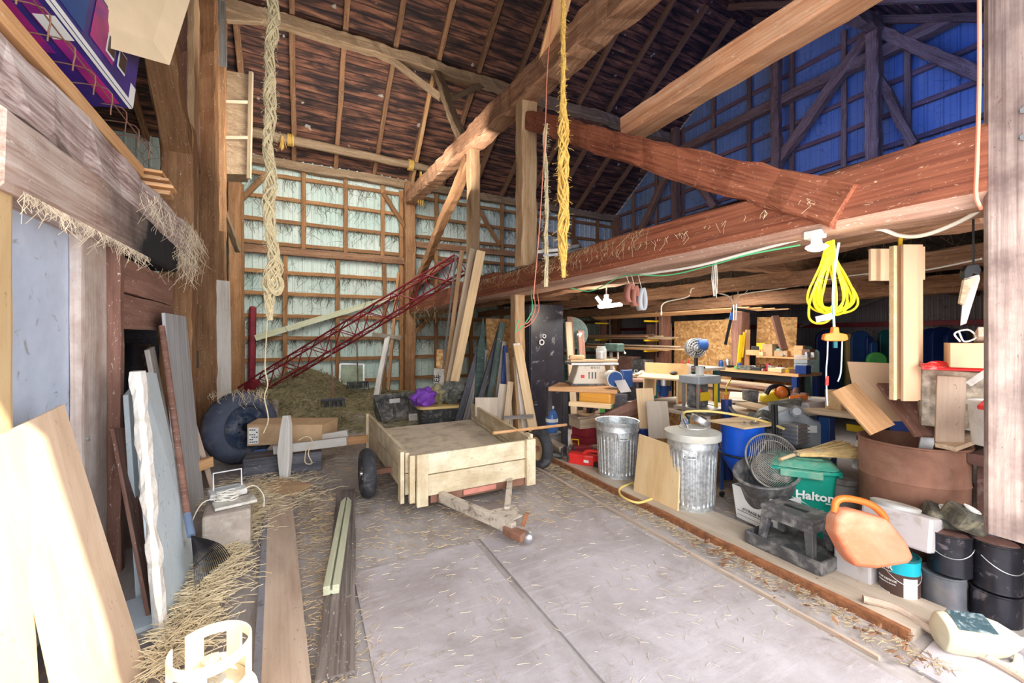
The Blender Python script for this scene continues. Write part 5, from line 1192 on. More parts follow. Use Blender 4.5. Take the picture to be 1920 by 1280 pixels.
def patch(parent, R, a0, a1, z0, z1, mat, name, off=.0008):
    m = MB(); k = 12
    for i in range(k+1):
        a = a0+(a1-a0)*i/k; m.v += [V(((R+off)*math.cos(a), (R+off)*math.sin(a), z0)), V(((R+off)*math.cos(a), (R+off)*math.sin(a), z1))]
    m.f += [(2*i, 2*i+2, 2*i+3, 2*i+1) for i in range(k)]; return build(m, name, mat, parent, smooth=True)
patch(pc, .095, ca-1.25, ca-.42, .178, .236, Mt['bronze_label'], 'brand_patch', .0006)
curved_text('BEHR', .036, white, pc, .0955, .212, ca-.80, bold=.0012)
curved_text('PREMIUM PLUS', .011, white, pc, .0955, .187, ca-.80)
curved_text('SCUFF DEFENSE', .016, white, pc, .0955, .135, ca-.72)
curved_text('INTERIOR SATIN ENAMEL', .009, white, pc, .0955, .115, ca-.70)
curved_text('EXTERIOR', .017, white, pc, .0955, .055, ca-.85, bold=.0004)
patch(pc, .095, ca+.18, ca+.95, .035, .17, Mt['paper'], 'info_panel')
patch(pc, .095, ca+.62, ca+.92, .005, .028, Mt['paper'], 'barcode_panel', .0012)
def pail(loc, R, H, mat, lab, ang=ca, bail=True, name='paint_pail', lidm=None):
    p = thing(name, lab, 'pail', loc)
    build(MB().lathe([(0, 0), (R*.97, 0), (R, .006), (R*.985, .012), (R*.985, H-.012), (R*1.02, H-.008), (R*1.02, H), (R*.96, H), (R*.94, H-.012), (0, H-.012)], 48), 'pail_body', mat, p, smooth=True)
    if bail: build(MB().tube([(R*1.04*math.cos(a), R*1.04*math.sin(a), H*.72-H*.25*math.sin((a-ang+1.3)/2.6*PI)) for a in [ang-1.3+i*2.6/16 for i in range(17)]], .0028, 6), 'bail', Mt['steel'], p, smooth=True)
    if lidm: build(MB().lathe([(R*.93, H-.011), (0, H-.010)], 40), 'lid_face', lidm, p)
    return p
pq = lambda px, py, z: tuple(W(px, py, T=2.47).xy)+(z,)
pail(pq(1768, 1140, 0), .098, .205, plain('smoky_pail', (.22, .23, .26), .35, metal=.4, var=.3, dirt=((.34, .26, .22), .7, 6, .5)), 'grey scuffed pail right of the labelled paint can', bail=False)
pail(pq(1780, 1100, .207), .098, .235, Mt['black_pail'], 'black pail with thin wire bail standing on the grey scuffed pail', lidm=Mt['rust_dark'])
pail(tuple(W(1866, 1150, T=2.36).xy)+(0,), .105, .17, Mt['black_pail'], 'wide black pail on the floor at the foot of the big door post', bail=False)
pail(tuple(W(1868, 1150, T=2.36).xy)+(.172,), .100, .27, Mt['black_pail'], 'tall black pail on top of the wide one, under the rotten post foot', ang=ca+.6, lidm=Mt['rust_dark'])
for (x, y, z, rz, lab) in ((W(1750, 980, T=2.62).x, W(1750, 980, T=2.62).y, .40, .5, 'square dirty jug lying on its side, white cap out, beside the grey lidded box'), (W(1795, 990, T=2.5).x, W(1795, 990, T=2.5).y, .445, .9, 'second square dirty jug with white cap, resting on the black pail')):
    jg = thing('square_jug', lab, 'jug', (x, y, z), rz)
    build(MB().box((0, 0, .075), (.16, .16, .12)), 'jug_body', plain('mossy_black', (.09, .085, .07), .7, var=.5, dirt=((.36, .32, .20), .8, 11, .47)), jg, RY(-.25) @ RX(.35), bevel=.025)
    build(MB().lathe([(.028, 0), (.028, .016), (.0, .018)], 18), 'cap', Mt['paper'], jg, RY(-.25) @ RX(.35) @ T_(0, 0, .134), smooth=True)
    build(MB().tube([(.032*math.cos(a)*1.3, .032*math.sin(a), .012) for a in [i*PI/8 for i in range(16)]], .004, 5, closed=True), 'cap_ring', Mt['paper'], jg, RY(-.25) @ RX(.35) @ T_(0, 0, .134))
# bleach-like jug lying, lower right
bj = thing('plastic_jug', 'yellowed plastic jug with dark label lying on its side, lower right corner', 'jug', (3.01, .72, .0), 0)
A = W(1755, 1182, Z=.09); B = W(1925, 1205, Z=.10)
Mx, Lj = frame(A, B, (0, -.5, 1))
mm = MB(); k = 20; prof = [(0, .03), (.012, .085), (.04, .095), (Lj*.55, .092), (Lj*.72, .075), (Lj*.88, .04), (Lj*.95, .022), (Lj, .022)]
for x, r in prof:
    for i in range(k):
        a = 2*PI*i/k; c, s = math.cos(a), math.sin(a); mm.v.append(V((x, math.copysign(abs(c)**.7, c)*r*.85, math.copysign(abs(s)**.7, s)*r)))
mm.f += [(j*k+i, j*k+(i+1) % k, (j+1)*k+(i+1) % k, (j+1)*k+i) for j in range(len(prof)-1) for i in range(k)]+[tuple(range(k))[::-1], tuple((len(prof)-1)*k+i for i in range(k))]
yel = plain('yellowed_plastic', (.72, .68, .50), .35, var=.1, dirt=((.45, .36, .22), .5, 6, .5))
build(mm, 'jug_body', yel, bj, Mx, True, world=True, bevel=.004)
build(MB().tube(curve([(Lj*.45, -.075, -.03), (Lj*.55, -.10, -.045), (Lj*.75, -.09, -.05), (Lj*.86, -.04, -.04)], 6), .016, 10), 'handle', yel, bj, Mx, True, world=True)
lb2 = plain('dark_teal_label', (.05, .10, .12), .5, var=.5, dirt=((.55, .65, .66), .7, 14, .55))
build(MB().slab([(.05, -.055, .0955), (Lj*.56, -.055, .0945), (Lj*.56, .05, .0945), (.05, .05, .0955)], (0, 0, .002)), 'label', lb2, bj, Mx, world=True)
build(MB().tube([(Lj, 0, 0), (Lj+.04, 0, 0)], .027, 14), 'cap', Mt['paper'], bj, Mx, True, world=True)
sp = [W(1618, 1122, Z=.08), W(1680, 1140, Z=.07), W(1745, 1180, Z=.05), W(1800, 1212, Z=.04), W(1850, 1232, Z=.03), W(1925, 1278, Z=.02), W(1990, 1330, Z=.02)]
rod('crooked_stick', curve(sp, 6), .021, Mt['tan_plank'], label='long crooked peeled stick lying across the end of the sill board', cat='stick', n=9)
# =====================================================================
# WORKSHOP: MIDDLE AND BACK
# =====================================================================
# rusty drum, brown cabinet, crate, bucket
dr_ = thing('rusty_drum', 'big open rusty brown steel drum behind the green bin', 'drum', (3.86, 1.33, 0))
build(MB().lathe([(.285, .02), (.29, .25), (.297, .27), (.29, .29), (.29, .60), (.297, .62), (.29, .64), (.294, .855), (.30, .86), (.30, .87), (.285, .87), (.275, .5), (.275, .05), (0, .05)], 48), 'drum_body', Mt['rust'], dr_, smooth=True)
bar('steel_channel', W(1722, 815, T=2.85)-V((0,0,.35)), W(1742, 812, T=2.85)+V((0, 0, .03)), .07, .02, Mt['steel'], up=(-1, -.6, 0), label='short bright steel channel standing inside the rusty drum', cat='channel')
cbn = thing('rusty_stand', 'heavy rusty steel stand with thick top beside the door post', 'stand', (3.55, 1.02, 0))
pst = lambda x, y, lab=None: bar('leg', (x, y, .0), (x, y, .78), .07, .07, Mt['rust_dark'], cbn, up=(0, 1, 0))
for x, y in ((3.90, .98), (4.50, .98), (3.90, .68), (4.50, .68)): pst(x, y)
bar('top_plate', (3.80, .83, .82), (4.60, .83, .82), .42, .07, Mt['rust_dark'], cbn, hewn=.006)
bar('side_panel', (3.9, .99, .42), (4.45, .99, .42), .02, .6, Mt['blue_dark'], cbn)
wc = thing('wooden_crate', 'stained whitish crate standing on the rusty stand, a batten nailed to its front', 'crate', (4.1, 1.05, .84))
k = [W(1727, 797, T=2.75), W(1862, 812, T=2.55), W(1862, 700, T=2.55), W(1729, 692, T=2.75)]
for q in k: pass
z0 = k[0].z; ax_ = (k[1]-k[0]); ax_.z = 0; ax_.normalize(); bk_ = V((-ax_.y, ax_.x, 0))
if bk_.y < 0: bk_ = -bk_
sc_w = wood('stained_crate_wood', (.30, .22, .14), (.72, .63, .50), (.86, .80, .68), 6, .75, .3, .2, (.12, .09, .06), .4, .05, dirt=((.14, .11, .08), .75, 14))
build(MB().slab(k, bk_*.30), 'box_body', sc_w, wc, I4, world=True, bevel=.004)
a = W(1779, 830, T=2.66); b = W(1783, 705, T=2.66); bar('batten', a, b, .13, .05, Mt['tan_plank'], wc, up=-bk_)
bar('loose_board', W(1772, 838, T=2.62), W(1830, 816, T=2.68), .11, .03, Mt['lumber_old'], label='short loose board lying on the rusty stand before the crate', cat='board')
wbk = thing('white_bucket', 'white plastic bucket with red lid rim, half hidden by the door post', 'bucket', W(1868, 835, T=2.35))
build(MB().lathe([(0, 0), (.095, 0), (.11, .22), (.118, .225), (.118, .245), (.11, .25), (.10, .24), (0, .235)], 32), 'bucket_body', Mt['white_plastic'], wbk, smooth=True)
build(MB().prism([(-.12, -.03), (.08, -.03), (.08, .03), (-.12, .03)], .25, .275, RY(-.25)), 'red_tool', Mt['red'], wbk, bevel=.008)
rb = thing('red_bag', 'crumpled red and white plastic bag on top of the stained crate', 'bag', W(1800, 697, T=2.6))
zz = k[2].z
mm = MB(); a = V((0, 0, 0)); 
def bagf(u, v): x = (u-.5)*.36; y = (v-.5)*.16; return V((x, y, .012+.05*math.sin(v*PI)*(.6+.8*abs(noise.noise(V((u*7, v*4, 1)))))))
m = MB(); m.grid(bagf, 24, 10); build(m, 'bag', plain('red_white_foil', (.78, .04, .04), .3, var=.2, dirt=((.90, .86, .84), .9, 9, .52)), rb, RZ(math.atan2(ax_.y, ax_.x)), True, solid=.004)
wbx = thing('open_wooden_box', 'small open wooden box of clutter at the right beside the hanging saw', 'box', W(1835, 690, T=2.5))
Mw = RZ(math.atan2(ax_.y, ax_.x))
m = MB(); m.box((0, 0, .075), (.24, .015, .15)); m.box((0, .2, .075), (.24, .015, .15)); m.box((-.115, .1, .075), (.015, .2, .15)); m.box((.115, .1, .075), (.015, .2, .15)); m.box((0, .1, .01), (.24, .2, .015)); build(m, 'box_body', Mt['mdf'], wbx, Mw, bevel=.002)
solo(MB().tube(curve([W(1800, 640, T=2.5), W(1790, 625, T=2.5), W(1815, 618, T=2.5), W(1830, 632, T=2.5), W(1808, 640, T=2.52), W(1798, 622, T=2.53)], 6), .005, 6), 'cable_coil', 'coil of pale cable lying on the small wooden box', 'cable', Mt['cable'], smooth=True)
solo(MB().box((0, 0, 0), (.14, .08, .06), T_(*W(1848, 628, T=2.5)) @ RZ(.4) @ RY(.3)), 'wood_offcut', 'tilted brown offcut in the small wooden box by the post', 'wood block', Mt['tan_plank'], bevel=.004)
bar('white_handle', W(1816, 720, T=2.45), W(1868, 685, T=2.35), .02, .03, Mt['white_plastic'], label='white plastic handle sticking out before the stained crate', cat='handle')  # stands for a bare white plastic handle

# hanging T-shaped box
hb = thing('hanging_box_section', 'tall T-shaped section of new boards hanging from the loft by a yellow strap', 'woodwork', W(1700, 600, T=2.77))
def hp_(name, x0, y0, x1, y1, t, th, mat, dx=0):
    c = [W(x0, y1, T=t), W(x1, y1, T=t), W(x1, y0, T=t), W(x0, y0, T=t)]
    n = (c[1]-c[0]).cross(c[3]-c[0]).normalized()
    if n.dot(FW) < 0: n = -n
    return build(MB().slab(c, n*th), name, mat, hb, I4, world=True, bevel=.002)
hp_('arm_board', 1633, 466, 1677, 526, 2.80, .02, Mt['mdf'])
hp_('arm_board', 1728, 462, 1735, 524, 2.80, .02, Mt['mdf'])
hp_('front_board', 1694, 458, 1722, 752, 2.72, .02, Mt['mdf'])
hp_('web_board', 1680, 460, 1697, 748, 2.79, .02, Mt['mdf'])
hp_('edge_board', 1676, 460, 1682, 750, 2.70, .035, Mt['lumber'])
hp_('side_board', 1720, 458, 1731, 750, 2.76, .02, Mt['mdf'])
a = W(1688, 462, T=2.8); rod('strap', [a, V((a.x, a.y, 2.36))], .012, Mt['yellow_p'], hb, 6)
bar('back_sheet', W(1592, 690, T=3.1), W(1592, 690, T=3.1)+V((.0, .0, .01)), .01, .01, Mt['mdf']) if False else None
lean('tan_sheet', [W(1612, 790, T=3.3), W(1700, 790, T=3.15), W(1690, 682, T=3.3), W(1588, 678, T=3.45)], .012, Mt['mdf'], 'plain tan fibreboard sheet behind the hanging T-shaped section', 'sheet')
bar('leaning_board', W(1655, 806, T=2.9), W(1580, 726, T=3.1), .19, .02, Mt['lumber_orange'], up=(-.5, -.7, .5), label='golden plywood strip leaning down into the rusty drum', cat='board')
bar('leaning_board', W(1742, 818, T=2.75), W(1668, 720, T=3.1), .17, .025, Mt['brown_board'], up=(-.5, -.7, .5), label='brown board leaning behind the drum under the hanging T-shaped section', cat='board')

# yellow cord coil, plug, cords
yc = thing('extension_cord', 'bright yellow extension cord hanging in long loops from the loft edge beam', 'cord', W(1555, 450, X=3.2))
c0 = W(1556, 450, X=2.98)
rnd = random.Random(3); hang = W(1556, 452, T=2.62)
for i in range(11):
    wl = rnd.uniform(.07, .155)*(1.3 if i % 3 == 0 else 1); ln = rnd.uniform(.38, .47); cx = rnd.uniform(-.05, .05)
    if i == 0: wl, ln, cx = .10, .52, -.09
    dz = RT*1.0
    pts = []
    for j in range(14):
        s = j/13; a = -PI/2+2*PI*s
        env = math.sin(PI*min(1, max(0, s)))
        x = cx*env*1.0+wl*math.sin(2*PI*s)*-1*(math.sin(PI*s)**.6); z = -ln*(math.sin(PI*s)**.9)
        pts.append(hang+RT*(x+rnd.uniform(-.004, .004))+FW*(.02*(i % 4)-.03)+V((0, 0, z)))
    rod('cord_loop', curve(pts, 4), .0068, Mt['yellow'], yc, 7)
pl = thing('three_way_plug', 'orange three-way outlet hanging on a pale green cord', 'plug', W(1565, 630, T=2.5))
M0 = T_(0, 0, 0) @ RZ(-YAW)
build(MB().prism([(-.075, -.02), (-.065, .012), (-.02, .02), (-.016, .055), (.016, .055), (.02, .02), (.065, .012), (.075, -.02), (.05, -.03), (-.05, -.03)], -.015, .015, RX(PI/2)), 'plug_body', Mt['orange'], pl, M0, bevel=.006)
t_ = 2.5
rod('cord', curve([W(1573, 455, T=t_), W(1566, 500, T=t_), W(1562, 560, T=t_), W(1564, 615, T=t_)], 5), .007, Mt['seafoam'], pl, 7)
for q, (x0, x1, x2, y2) in enumerate(((1552, 1549, 1551, 760), (1579, 1576, 1571, 715))):
    rod('cable', curve([W(x0, 636, T=t_), W(x1+2, 670, T=t_), W(x1, 700, T=t_), W(x2, y2, T=t_)], 5), .004, Mt['cable_grey'], pl, 6)
rod('plug_end', [W(1566, 640, T=t_), W(1566, 652, T=t_)], .012, Mt['teal_dark'], pl, 8); rod('red_connector', [W(1551, 705, T=t_), W(1550, 722, T=t_)], .009, Mt['red'], pl, 8)
bar('paper_tag', W(1530, 599, T=2.48), W(1560, 592, T=2.48), .004, .035, Mt['paper'], label='white paper tag taped on the hanging green cord', cat='tag')

# lamp fixtures under the beam
lf = thing('ceiling_bulb_fitting', 'white bulb fitting with junction box under the massive beam, above the yellow cord', 'lamp', W(1528, 440, T=2.62))
build(MB().box((0, 0, .0), (.10, .07, .05)), 'junction_box', Mt['white_plastic'], lf, RZ(PI/2), bevel=.006)
dn = W(1531, 462, T=2.55)-lf.location
build(MB().lathe([(0, .05), (.025, .05), (.03, .015), (.055, .005), (.06, -.005), (.045, -.02), (.02, -.03), (0, -.03)], 28), 'lamp_holder', Mt['bulb'], lf, T_(*dn), smooth=True)
l2 = thing('led_lamp', 'white three-panel LED lamp hanging above the table saw', 'lamp', W(1135, 566, T=6.0))
t2 = 6.0
for (x0, y0, x1, y1) in ((1122, 575, 1165, 570), (1118, 556, 1130, 572), (1135, 572, 1140, 560)):
    bar('light_panel', W(x0, y0, T=t2), W(x1, y1, T=t2), .12, .035, Mt['bulb'], l2, up=(0, -.3, 1))
rod('socket', [W(1137, 572, T=t2), W(1137, 552, T=t2)], .035, Mt['white_plastic'], l2, 12)
rod('stem', [W(1137, 552, T=t2), W(1137, 552, T=t2)*1.0+V((0, 0, .42))], .01, Mt['cable'], l2, 6)
def lampl(p, e, col=(1, .88, .70)):
    l = bpy.data.lights.new('lamp_light', 'POINT'); l.energy = e; l.color = col; l.shadow_soft_size = .08
    o = bpy.data.objects.new('lamp_light', l); C.objects.link(o); o.location = p
lampl(W(1137, 585, T=5.9), 22); lampl(W(1531, 480, T=2.5)+V((0, 0, -.06)), 3)
# sanding belts
for k_, (px, mt, w_, lab) in enumerate(((1180, 'sandpaper', .10, 'left rust-red sanding belt hanging in a loop under the beam'), (1190, 'sandpaper', .07, 'middle rust-red sanding belt hanging by the grey one'), (1203, 'belt_grey', .10, 'grey sanding belt hanging in a loop, rightmost of the belts'))):
    p = W(px, 532+4*k_, T=4.3); m = MB(); L_ = .19+.02*k_
    pts = [(w_*.55*math.sin(2*PI*j/24)*(.35+.65*math.sin(PI*j/24)), -L_*.5*(1-math.cos(2*PI*j/24))) for j in range(24)]
    wd = .05
    for s_ in (-wd, wd): m.v += [V((x+s_*.3, s_, z)) for x, z in pts]
    m.f += [(j, (j+1) % 24, 24+(j+1) % 24, 24+j) for j in range(24)]
    o = build(m, 'sanding_belt', Mt[mt], None, T_(*p) @ RZ(.2), True, solid=.003); tag(o, lab, 'sanding belt'); rod('hanging_string', [p-V((0, 0, .004)), V((p.x-.06, p.y, 2.27))], .003, Mt['cable'], o, 5)
# hand saw hanging at the right
hs = thing('hand_saw', 'hand saw with black grip hanging beside the door post', 'saw', W(1825, 560, T=2.3))
def flat(name, pix, t, th, mat, parent, bevel=0):
    c = [W(x, y, T=t) for x, y in pix]; return build(MB().slab(c, FW*th), name, mat, parent, I4, world=True, bevel=bevel)
flat('grip', [(1808, 508), (1814, 497), (1835, 494), (1841, 505), (1838, 515), (1826, 512), (1822, 518), (1808, 522)], 2.28, .025, Mt['black'], hs, .004)
flat('blade', [(1808, 522), (1836, 514), (1838, 522), (1812, 606), (1801, 610), (1804, 580)], 2.29, .003, Mt['lightgrey'], hs)
flat('sheath', [(1808, 525), (1828, 520), (1808, 572), (1800, 568)], 2.27, .012, Mt['lumber_old'], hs)
a = W(1825, 497, T=2.3); rod('hook', [a, V((a.x, a.y, 2.6))], .005, Mt['black'], hs, 6)

# ---- table saw bench ----
SX, SY = 3.72, 4.75
bn = thing('saw_bench', 'rough bench board on stacked planks carrying the table saw', 'bench', (SX, SY, 0))
a = W(1046, 724, T=5.75); b = W(1155, 733, T=5.45); zb = (a.z+b.z)/2
bar('bench_top', V((a.x, a.y+.1, zb)), V((b.x+.1, b.y+.05, zb)), .62, .05, Mt['lumber_orange'], bn)
for f_ in (.12, .88):
    q = a.lerp(b, f_); 
    for dy in (0, .4): bar('leg', (q.x, q.y+dy, 0), (q.x, q.y+dy, zb-.03), .07, .07, Mt['dark_board'], bn, up=(0, 1, 0))
bar('varnished_drawer', W(1090, 742, T=5.55), W(1150, 748, T=5.35), .25, .16, Mt['amber'], label='varnished orange wooden box hung under the saw bench', cat='box', bevel=.03)
bar('pale_plank', W(1068, 756, T=5.3), W(1146, 762, T=5.1), .10, .05, Mt['lumber'], label='pale plank below the varnished box, above the green box', cat='plank')
sw = thing('table_saw', 'cream plastic benchtop table saw with red switch', 'table saw', V((SX-.02, SY+.05, zb+.025)), -.42)
m = MB(); f_ = [(-.28, 0), (.28, 0), (.27, .06), (.20, .14), (.175, .28), (-.20, .28), (-.23, .16), (-.27, .06)]
m.prism(f_, -.20, .20, RX(PI/2)); build(m, 'housing', Mt['cream_plastic'], sw, bevel=.02)
build(MB().box((.02, 0, .30), (.66, .52, .03)), 'saw_table', Mt['steel'], sw, bevel=.005)
build(MB().box((0, 0, .012), (.62, .46, .025)), 'base_plate', Mt['stool'], sw, bevel=.005)
build(MB().box((-.14, -.208, .125), (.045, .02, .04)), 'switch', Mt['red'], sw, bevel=.004)
m = MB()
for i in range(6): m.box((-.02+i*.022, -.202, .245), (.008, .006, .03))
for i in range(3): m.box((-.05+i*.045, -.204, .14), (.016, .008, .09), Matrix.Shear('XZ', 4, (0, 0)) if False else None)
build(m, 'vents', Mt['stool'], sw)
build(MB().box((.13, -.206, .14), (.07, .012, .09)), 'blade_cover', Mt['cream_plastic'], sw, bevel=.012)
bar('fence_board', sw.location+V((-.33, .02, .34)), sw.location+V((.30, -.22, .34)), .16, .03, Mt['lumber'], label='pale board lying on the table saw top', cat='board')
jr = thing('glass_jar', 'glass jar of screws on the table saw top', 'jar', sw.location+V((.12, -.12, .36)))
build(MB().lathe([(0, 0), (.07, 0), (.075, .02), (.075, .13), (.06, .16), (.06, .18)], 24), 'jar_body', Mt['jar'], jr, smooth=True)
build(MB().lathe([(0, .01), (.066, .01), (.066, .10), (0, .11)], 16), 'screws', Mt['steel'], jr)
solo(MB().box((0, 0, .03), (.22, .10, .06), T_(*(sw.location+V((-.22, .0, .358)))) @ RZ(-.4)), 'wood_scrap', 'rounded pale wood scrap at the left end of the saw top', 'wood block', Mt['lumber'], bevel=.025)
bg_ = thing('belt_sander', 'blue and white disc sander standing right of the table saw', 'sander', V((b.x-.02, b.y+.02, zb+.026)), -.3)
build(MB().tube([(0, -.04, .12), (0, .10, .12)], .11, 28), 'disc_housing', Mt['white_plastic'], bg_, smooth=True); build(MB().tube([(0, -.06, .12), (0, -.035, .12)], .095, 28), 'disc', Mt['blue_mid'], bg_, smooth=True)
build(MB().box((0, 0, 0), (.15, .20, .008), T_(.06, -.14, .04) @ RX(.75) @ RZ(.1)), 'work_table', Mt['lightgrey'], bg_)
build(MB().box((.20, .05, .12), (.14, .10, .22)), 'motor_box', Mt['blue_mid'], bg_, bevel=.01)

# ---- router table and cabinet ----
def osbcab():
    cbt = thing('strand_board_cabinet', 'strand-board cabinet standing under the router table and planer', 'cabinet', (4.35, 3.75, 0))
    x0, x1, y0, y1, h = 3.95, 4.90, 3.20, 4.25, .70
    m = MB(); m.box(((x0+x1)/2, y1, h/2), (x1-x0, .02, h)); build(m, 'side_panel', Mt['osb'], cbt, I4, world=True)
    m = MB(); m.box((x0, (y0+y1)/2+.2, h/2), (.02, (y1-y0)-.4, h)); build(m, 'side_panel', Mt['osb'], cbt, I4, world=True)
    m = MB(); m.box((x1-.25, y0+.15, h/2), (.5, .02, h)); build(m, 'side_panel', Mt['osb'], cbt, I4, world=True)
    m = MB(); m.box(((x0+x1)/2, (y0+y1)/2, h+.01), (x1-x0+.06, y1-y0+.06, .03)); build(m, 'top', Mt['ply_grey'], cbt, I4, world=True)
    for y in (y0+.04,): bar('front_post', (x0+.03, y+.0, 0), (x0+.03, y, h), .09, .06, Mt['lumber_orange'], cbt, up=(0, 1, 0))
osbcab()
rt = thing('router_table', 'home-made pale plywood router table with tall fence', 'router table', (4.25, 3.85, .725))
k = [W(1194, 706, T=5.15), W(1272, 712, T=4.7), W(1300, 704, T=4.9), W(1222, 698, T=5.35)]
zt = .725+.33
kk = [V((q.x, q.y, zt)) for q in (W(1194, 708, Z=zt), W(1272, 714, Z=zt), W(1298, 703, Z=zt), W(1215, 698, Z=zt))]
build(MB().slab(kk, (0, 0, .018)), 'table_top', Mt['ply'], rt, I4, world=True)
def legp(p, q): build(MB().slab([p, q, q+V((0, 0, zt-.727)), p+V((0, 0, zt-.727))], (q-p).cross(V((0, 0, 1))).normalized()*.018), 'leg_panel', Mt['ply'], rt, I4, world=True)
f0 = kk[0].lerp(kk[3], .1); legp(V((*kk[0].lerp(kk[1], .16).xy, .727)), V((*kk[3].lerp(kk[2], .16).xy, .727))); legp(V((*kk[0].lerp(kk[1], .95).xy, .727)), V((*kk[3].lerp(kk[2], .95).xy, .727)))
fa = kk[0].lerp(kk[3], .7)+V((0, 0, .018)); fb = kk[1].lerp(kk[2], .7)+V((0, 0, .018))
build(MB().slab([fa, fb, fb+V((0, 0, .15)), fa+V((0, 0, .15))], (.01, .012, 0)), 'fence', Mt['ply'], rt, I4, world=True)
rc = (kk[0]+kk[1]+kk[2]+kk[3])/4
build(MB().tube([rc+V((0, 0, -.02)), rc+V((0, 0, -.10)), rc+V((0, 0, -.11)), rc+V((0, 0, -.27))], [.07, .07, .085, .06], 20), 'router_motor', Mt['blue_mid'], rt, I4, True, world=True)
build(MB().tube([rc+V((0, 0, -.03)), rc+V((0, 0, -.12))], .088, 20), 'router_base', Mt['steel'], rt, I4, True, world=True)
for s_ in (-.11, .11): rod('router_handle', [rc+V((s_, -.02, -.04)), rc+V((s_, -.02, -.2))], .015, Mt['blue_mid'], rt, 8)
solo(MB().ball(tuple(fa.lerp(fb, .68)+V((-.06, -.05, .025))), .05, 12, (1.3, .8, .5)), 'dark_mouse', 'small dark rounded gadget on the router table top', 'gadget', Mt['black_plastic'], smooth=True)
for i, f_ in enumerate((.92, 1.06)):
    gbt = thing('glue_bottle', 'small glue bottle with red nozzle, %s of the two behind the router fence' % ('left' if i == 0 else 'right'), 'bottle', fa.lerp(fb, f_)+V((.06, .10, -.018)))
    build(MB().lathe([(0, 0), (.035, 0), (.035, .14), (.015, .17)], 16), 'bottle_body', Mt['red' if i == 0 else 'white_plastic'], gbt, smooth=True); build(MB().lathe([(.016, .165), (.012, .18), (.003, .23)], 12), 'nozzle', Mt['red'], gbt, smooth=True)
pn = thing('thickness_planer', 'grey and yellow planer frame standing on the cabinet right of the router table', 'planer', (4.62, 3.30, .73))
pc0 = W(1312, 745, T=4.85); ox, oy = pc0.x, pc0.y
for sx in (-.15, .15):
    for sy in (-.1, .1): bar('column', (ox+sx, oy+sy, .727), (ox+sx, oy+sy, 1.07), .03, .03, Mt['steel'] if sx < 0 else Mt['yellow_p'], pn, up=(0, 1, 0))
build(MB().box((ox, oy, 1.10), (.38, .28, .09)), 'head', Mt['grey_plastic'], pn, I4, world=True, bevel=.012)
build(MB().box((ox, oy, .76), (.36, .45, .04)), 'bed', Mt['steel'], pn, I4, world=True, bevel=.004)
build(MB().box((ox, oy+.03, .92), (.24, .12, .28)), 'cutter_unit', Mt['stool'], pn, I4, world=True, bevel=.02)
build(MB().box((ox+.02, oy-.04, .90), (.20, .02, .10)), 'yellow_guard', Mt['yellow_p'], pn, I4, world=True, bevel=.005)
build(MB().tube([(ox-.08, oy-.06, .97), (ox-.08, oy-.02, .97)], .03, 12), 'red_knob', Mt['red'], pn, I4, True, world=True)
rod('clear_jar', [(ox, oy, 1.146), (ox, oy, 1.25)], .045, Mt['jar'], label='clear jar standing on top of the planer head', cat='jar', n=16)
# boards before the cabinet
bar('short_board', W(1218, 838, T=4.9), W(1208, 728, T=5.1), .20, .03, Mt['lumber'], up=(-.6, -.8, 0), label='pale pine board leaning at the left of the strand-board cabinet', cat='board')
bar('grey_offcut', W(1237, 822, T=4.7), W(1231, 752, T=4.85), .24, .02, Mt['ply_grey'], up=(-.6, -.8, 0), label='grey rectangular offcut leaning against the strand-board cabinet', cat='board')
bar('brown_board', W(1130, 790, T=5.3), W(1212, 755, T=5.3), .04, .18, Mt['brown_board'], label='brown board sloping up behind the open garbage can', cat='board')
# red machine and bits between the cans
solo(MB().box((0, 0, .25), (.12, .16, .5), T_(*W(1204, 880, Z=0).xy.to_3d())), 'red_black_machine', 'narrow dark machine with pink-red trim between the two cans', 'machine', Mt['blue_dark'], bevel=.02)
solo(MB().box((0, 0, .50), (.13, .17, .03), T_(*W(1204, 880, Z=0).xy.to_3d())).data and MB().box((0, 0, .515), (.13, .17, .025), T_(*W(1204, 880, Z=0).xy.to_3d())), 'red_trim', 'pink-red trim piece on the narrow dark machine', 'trim', Mt['red'], bevel=.006) if False else None
0 and solo(MB().tube(curve([W(1222, 870, T=3.75), W(1222, 822, T=3.75), W(1234, 818, T=3.75), W(1246, 824, T=3.75), W(1248, 870, T=3.75)], 5), .014, 8), 'red_handle', 'red tool handle showing over the top of the plywood square', 'handle', Mt['red'], smooth=True)

# ---- long bench at the back with clutter ----
lbn = thing('long_workbench', 'long workbench with light top and dark legs at the back of the workshop', 'workbench', (7.5, 4.6, 0))
bar('bench_top', (7.55, 3.88, .96), (7.55, 5.50, .96), .70, .05, Mt['lumber_orange'], lbn)
for x, y in ((7.25, 3.95), (7.85, 3.95), (7.25, 5.4), (7.85, 5.4)): bar('leg', (x, y, 0), (x, y, .93), .08, .08, Mt['blue_dark'], lbn, up=(0, 1, 0))
bar('bench_rail', (7.25, 3.95, .88), (7.25, 5.4, .88), .03, .10, Mt['black'], lbn)
bar('bench_shelf', (7.55, 3.95, .55), (7.55, 5.4, .55), .6, .03, Mt['lumber_old'], lbn)
for i in range(6):
    z = .575+.035*i; y0 = 3.7+random.uniform(0, .3)
    bar('stored_board', (7.0+random.uniform(-.05, .2), y0, z+.01), (7.1+random.uniform(-.05, .2), y0+1.7, z+.01), .32, .03, Mt[['lumber_orange', 'brown_board', 'lumber_old'][i % 3]],
        label='one of the boards stacked on the shelf below the long workbench', cat='board', group='boards on the shelf under the long workbench')
bar('upper_shelf', (7.75, 3.95, 1.22), (7.75, 4.85, 1.22), .25, .03, Mt['lumber_orange'], lbn)
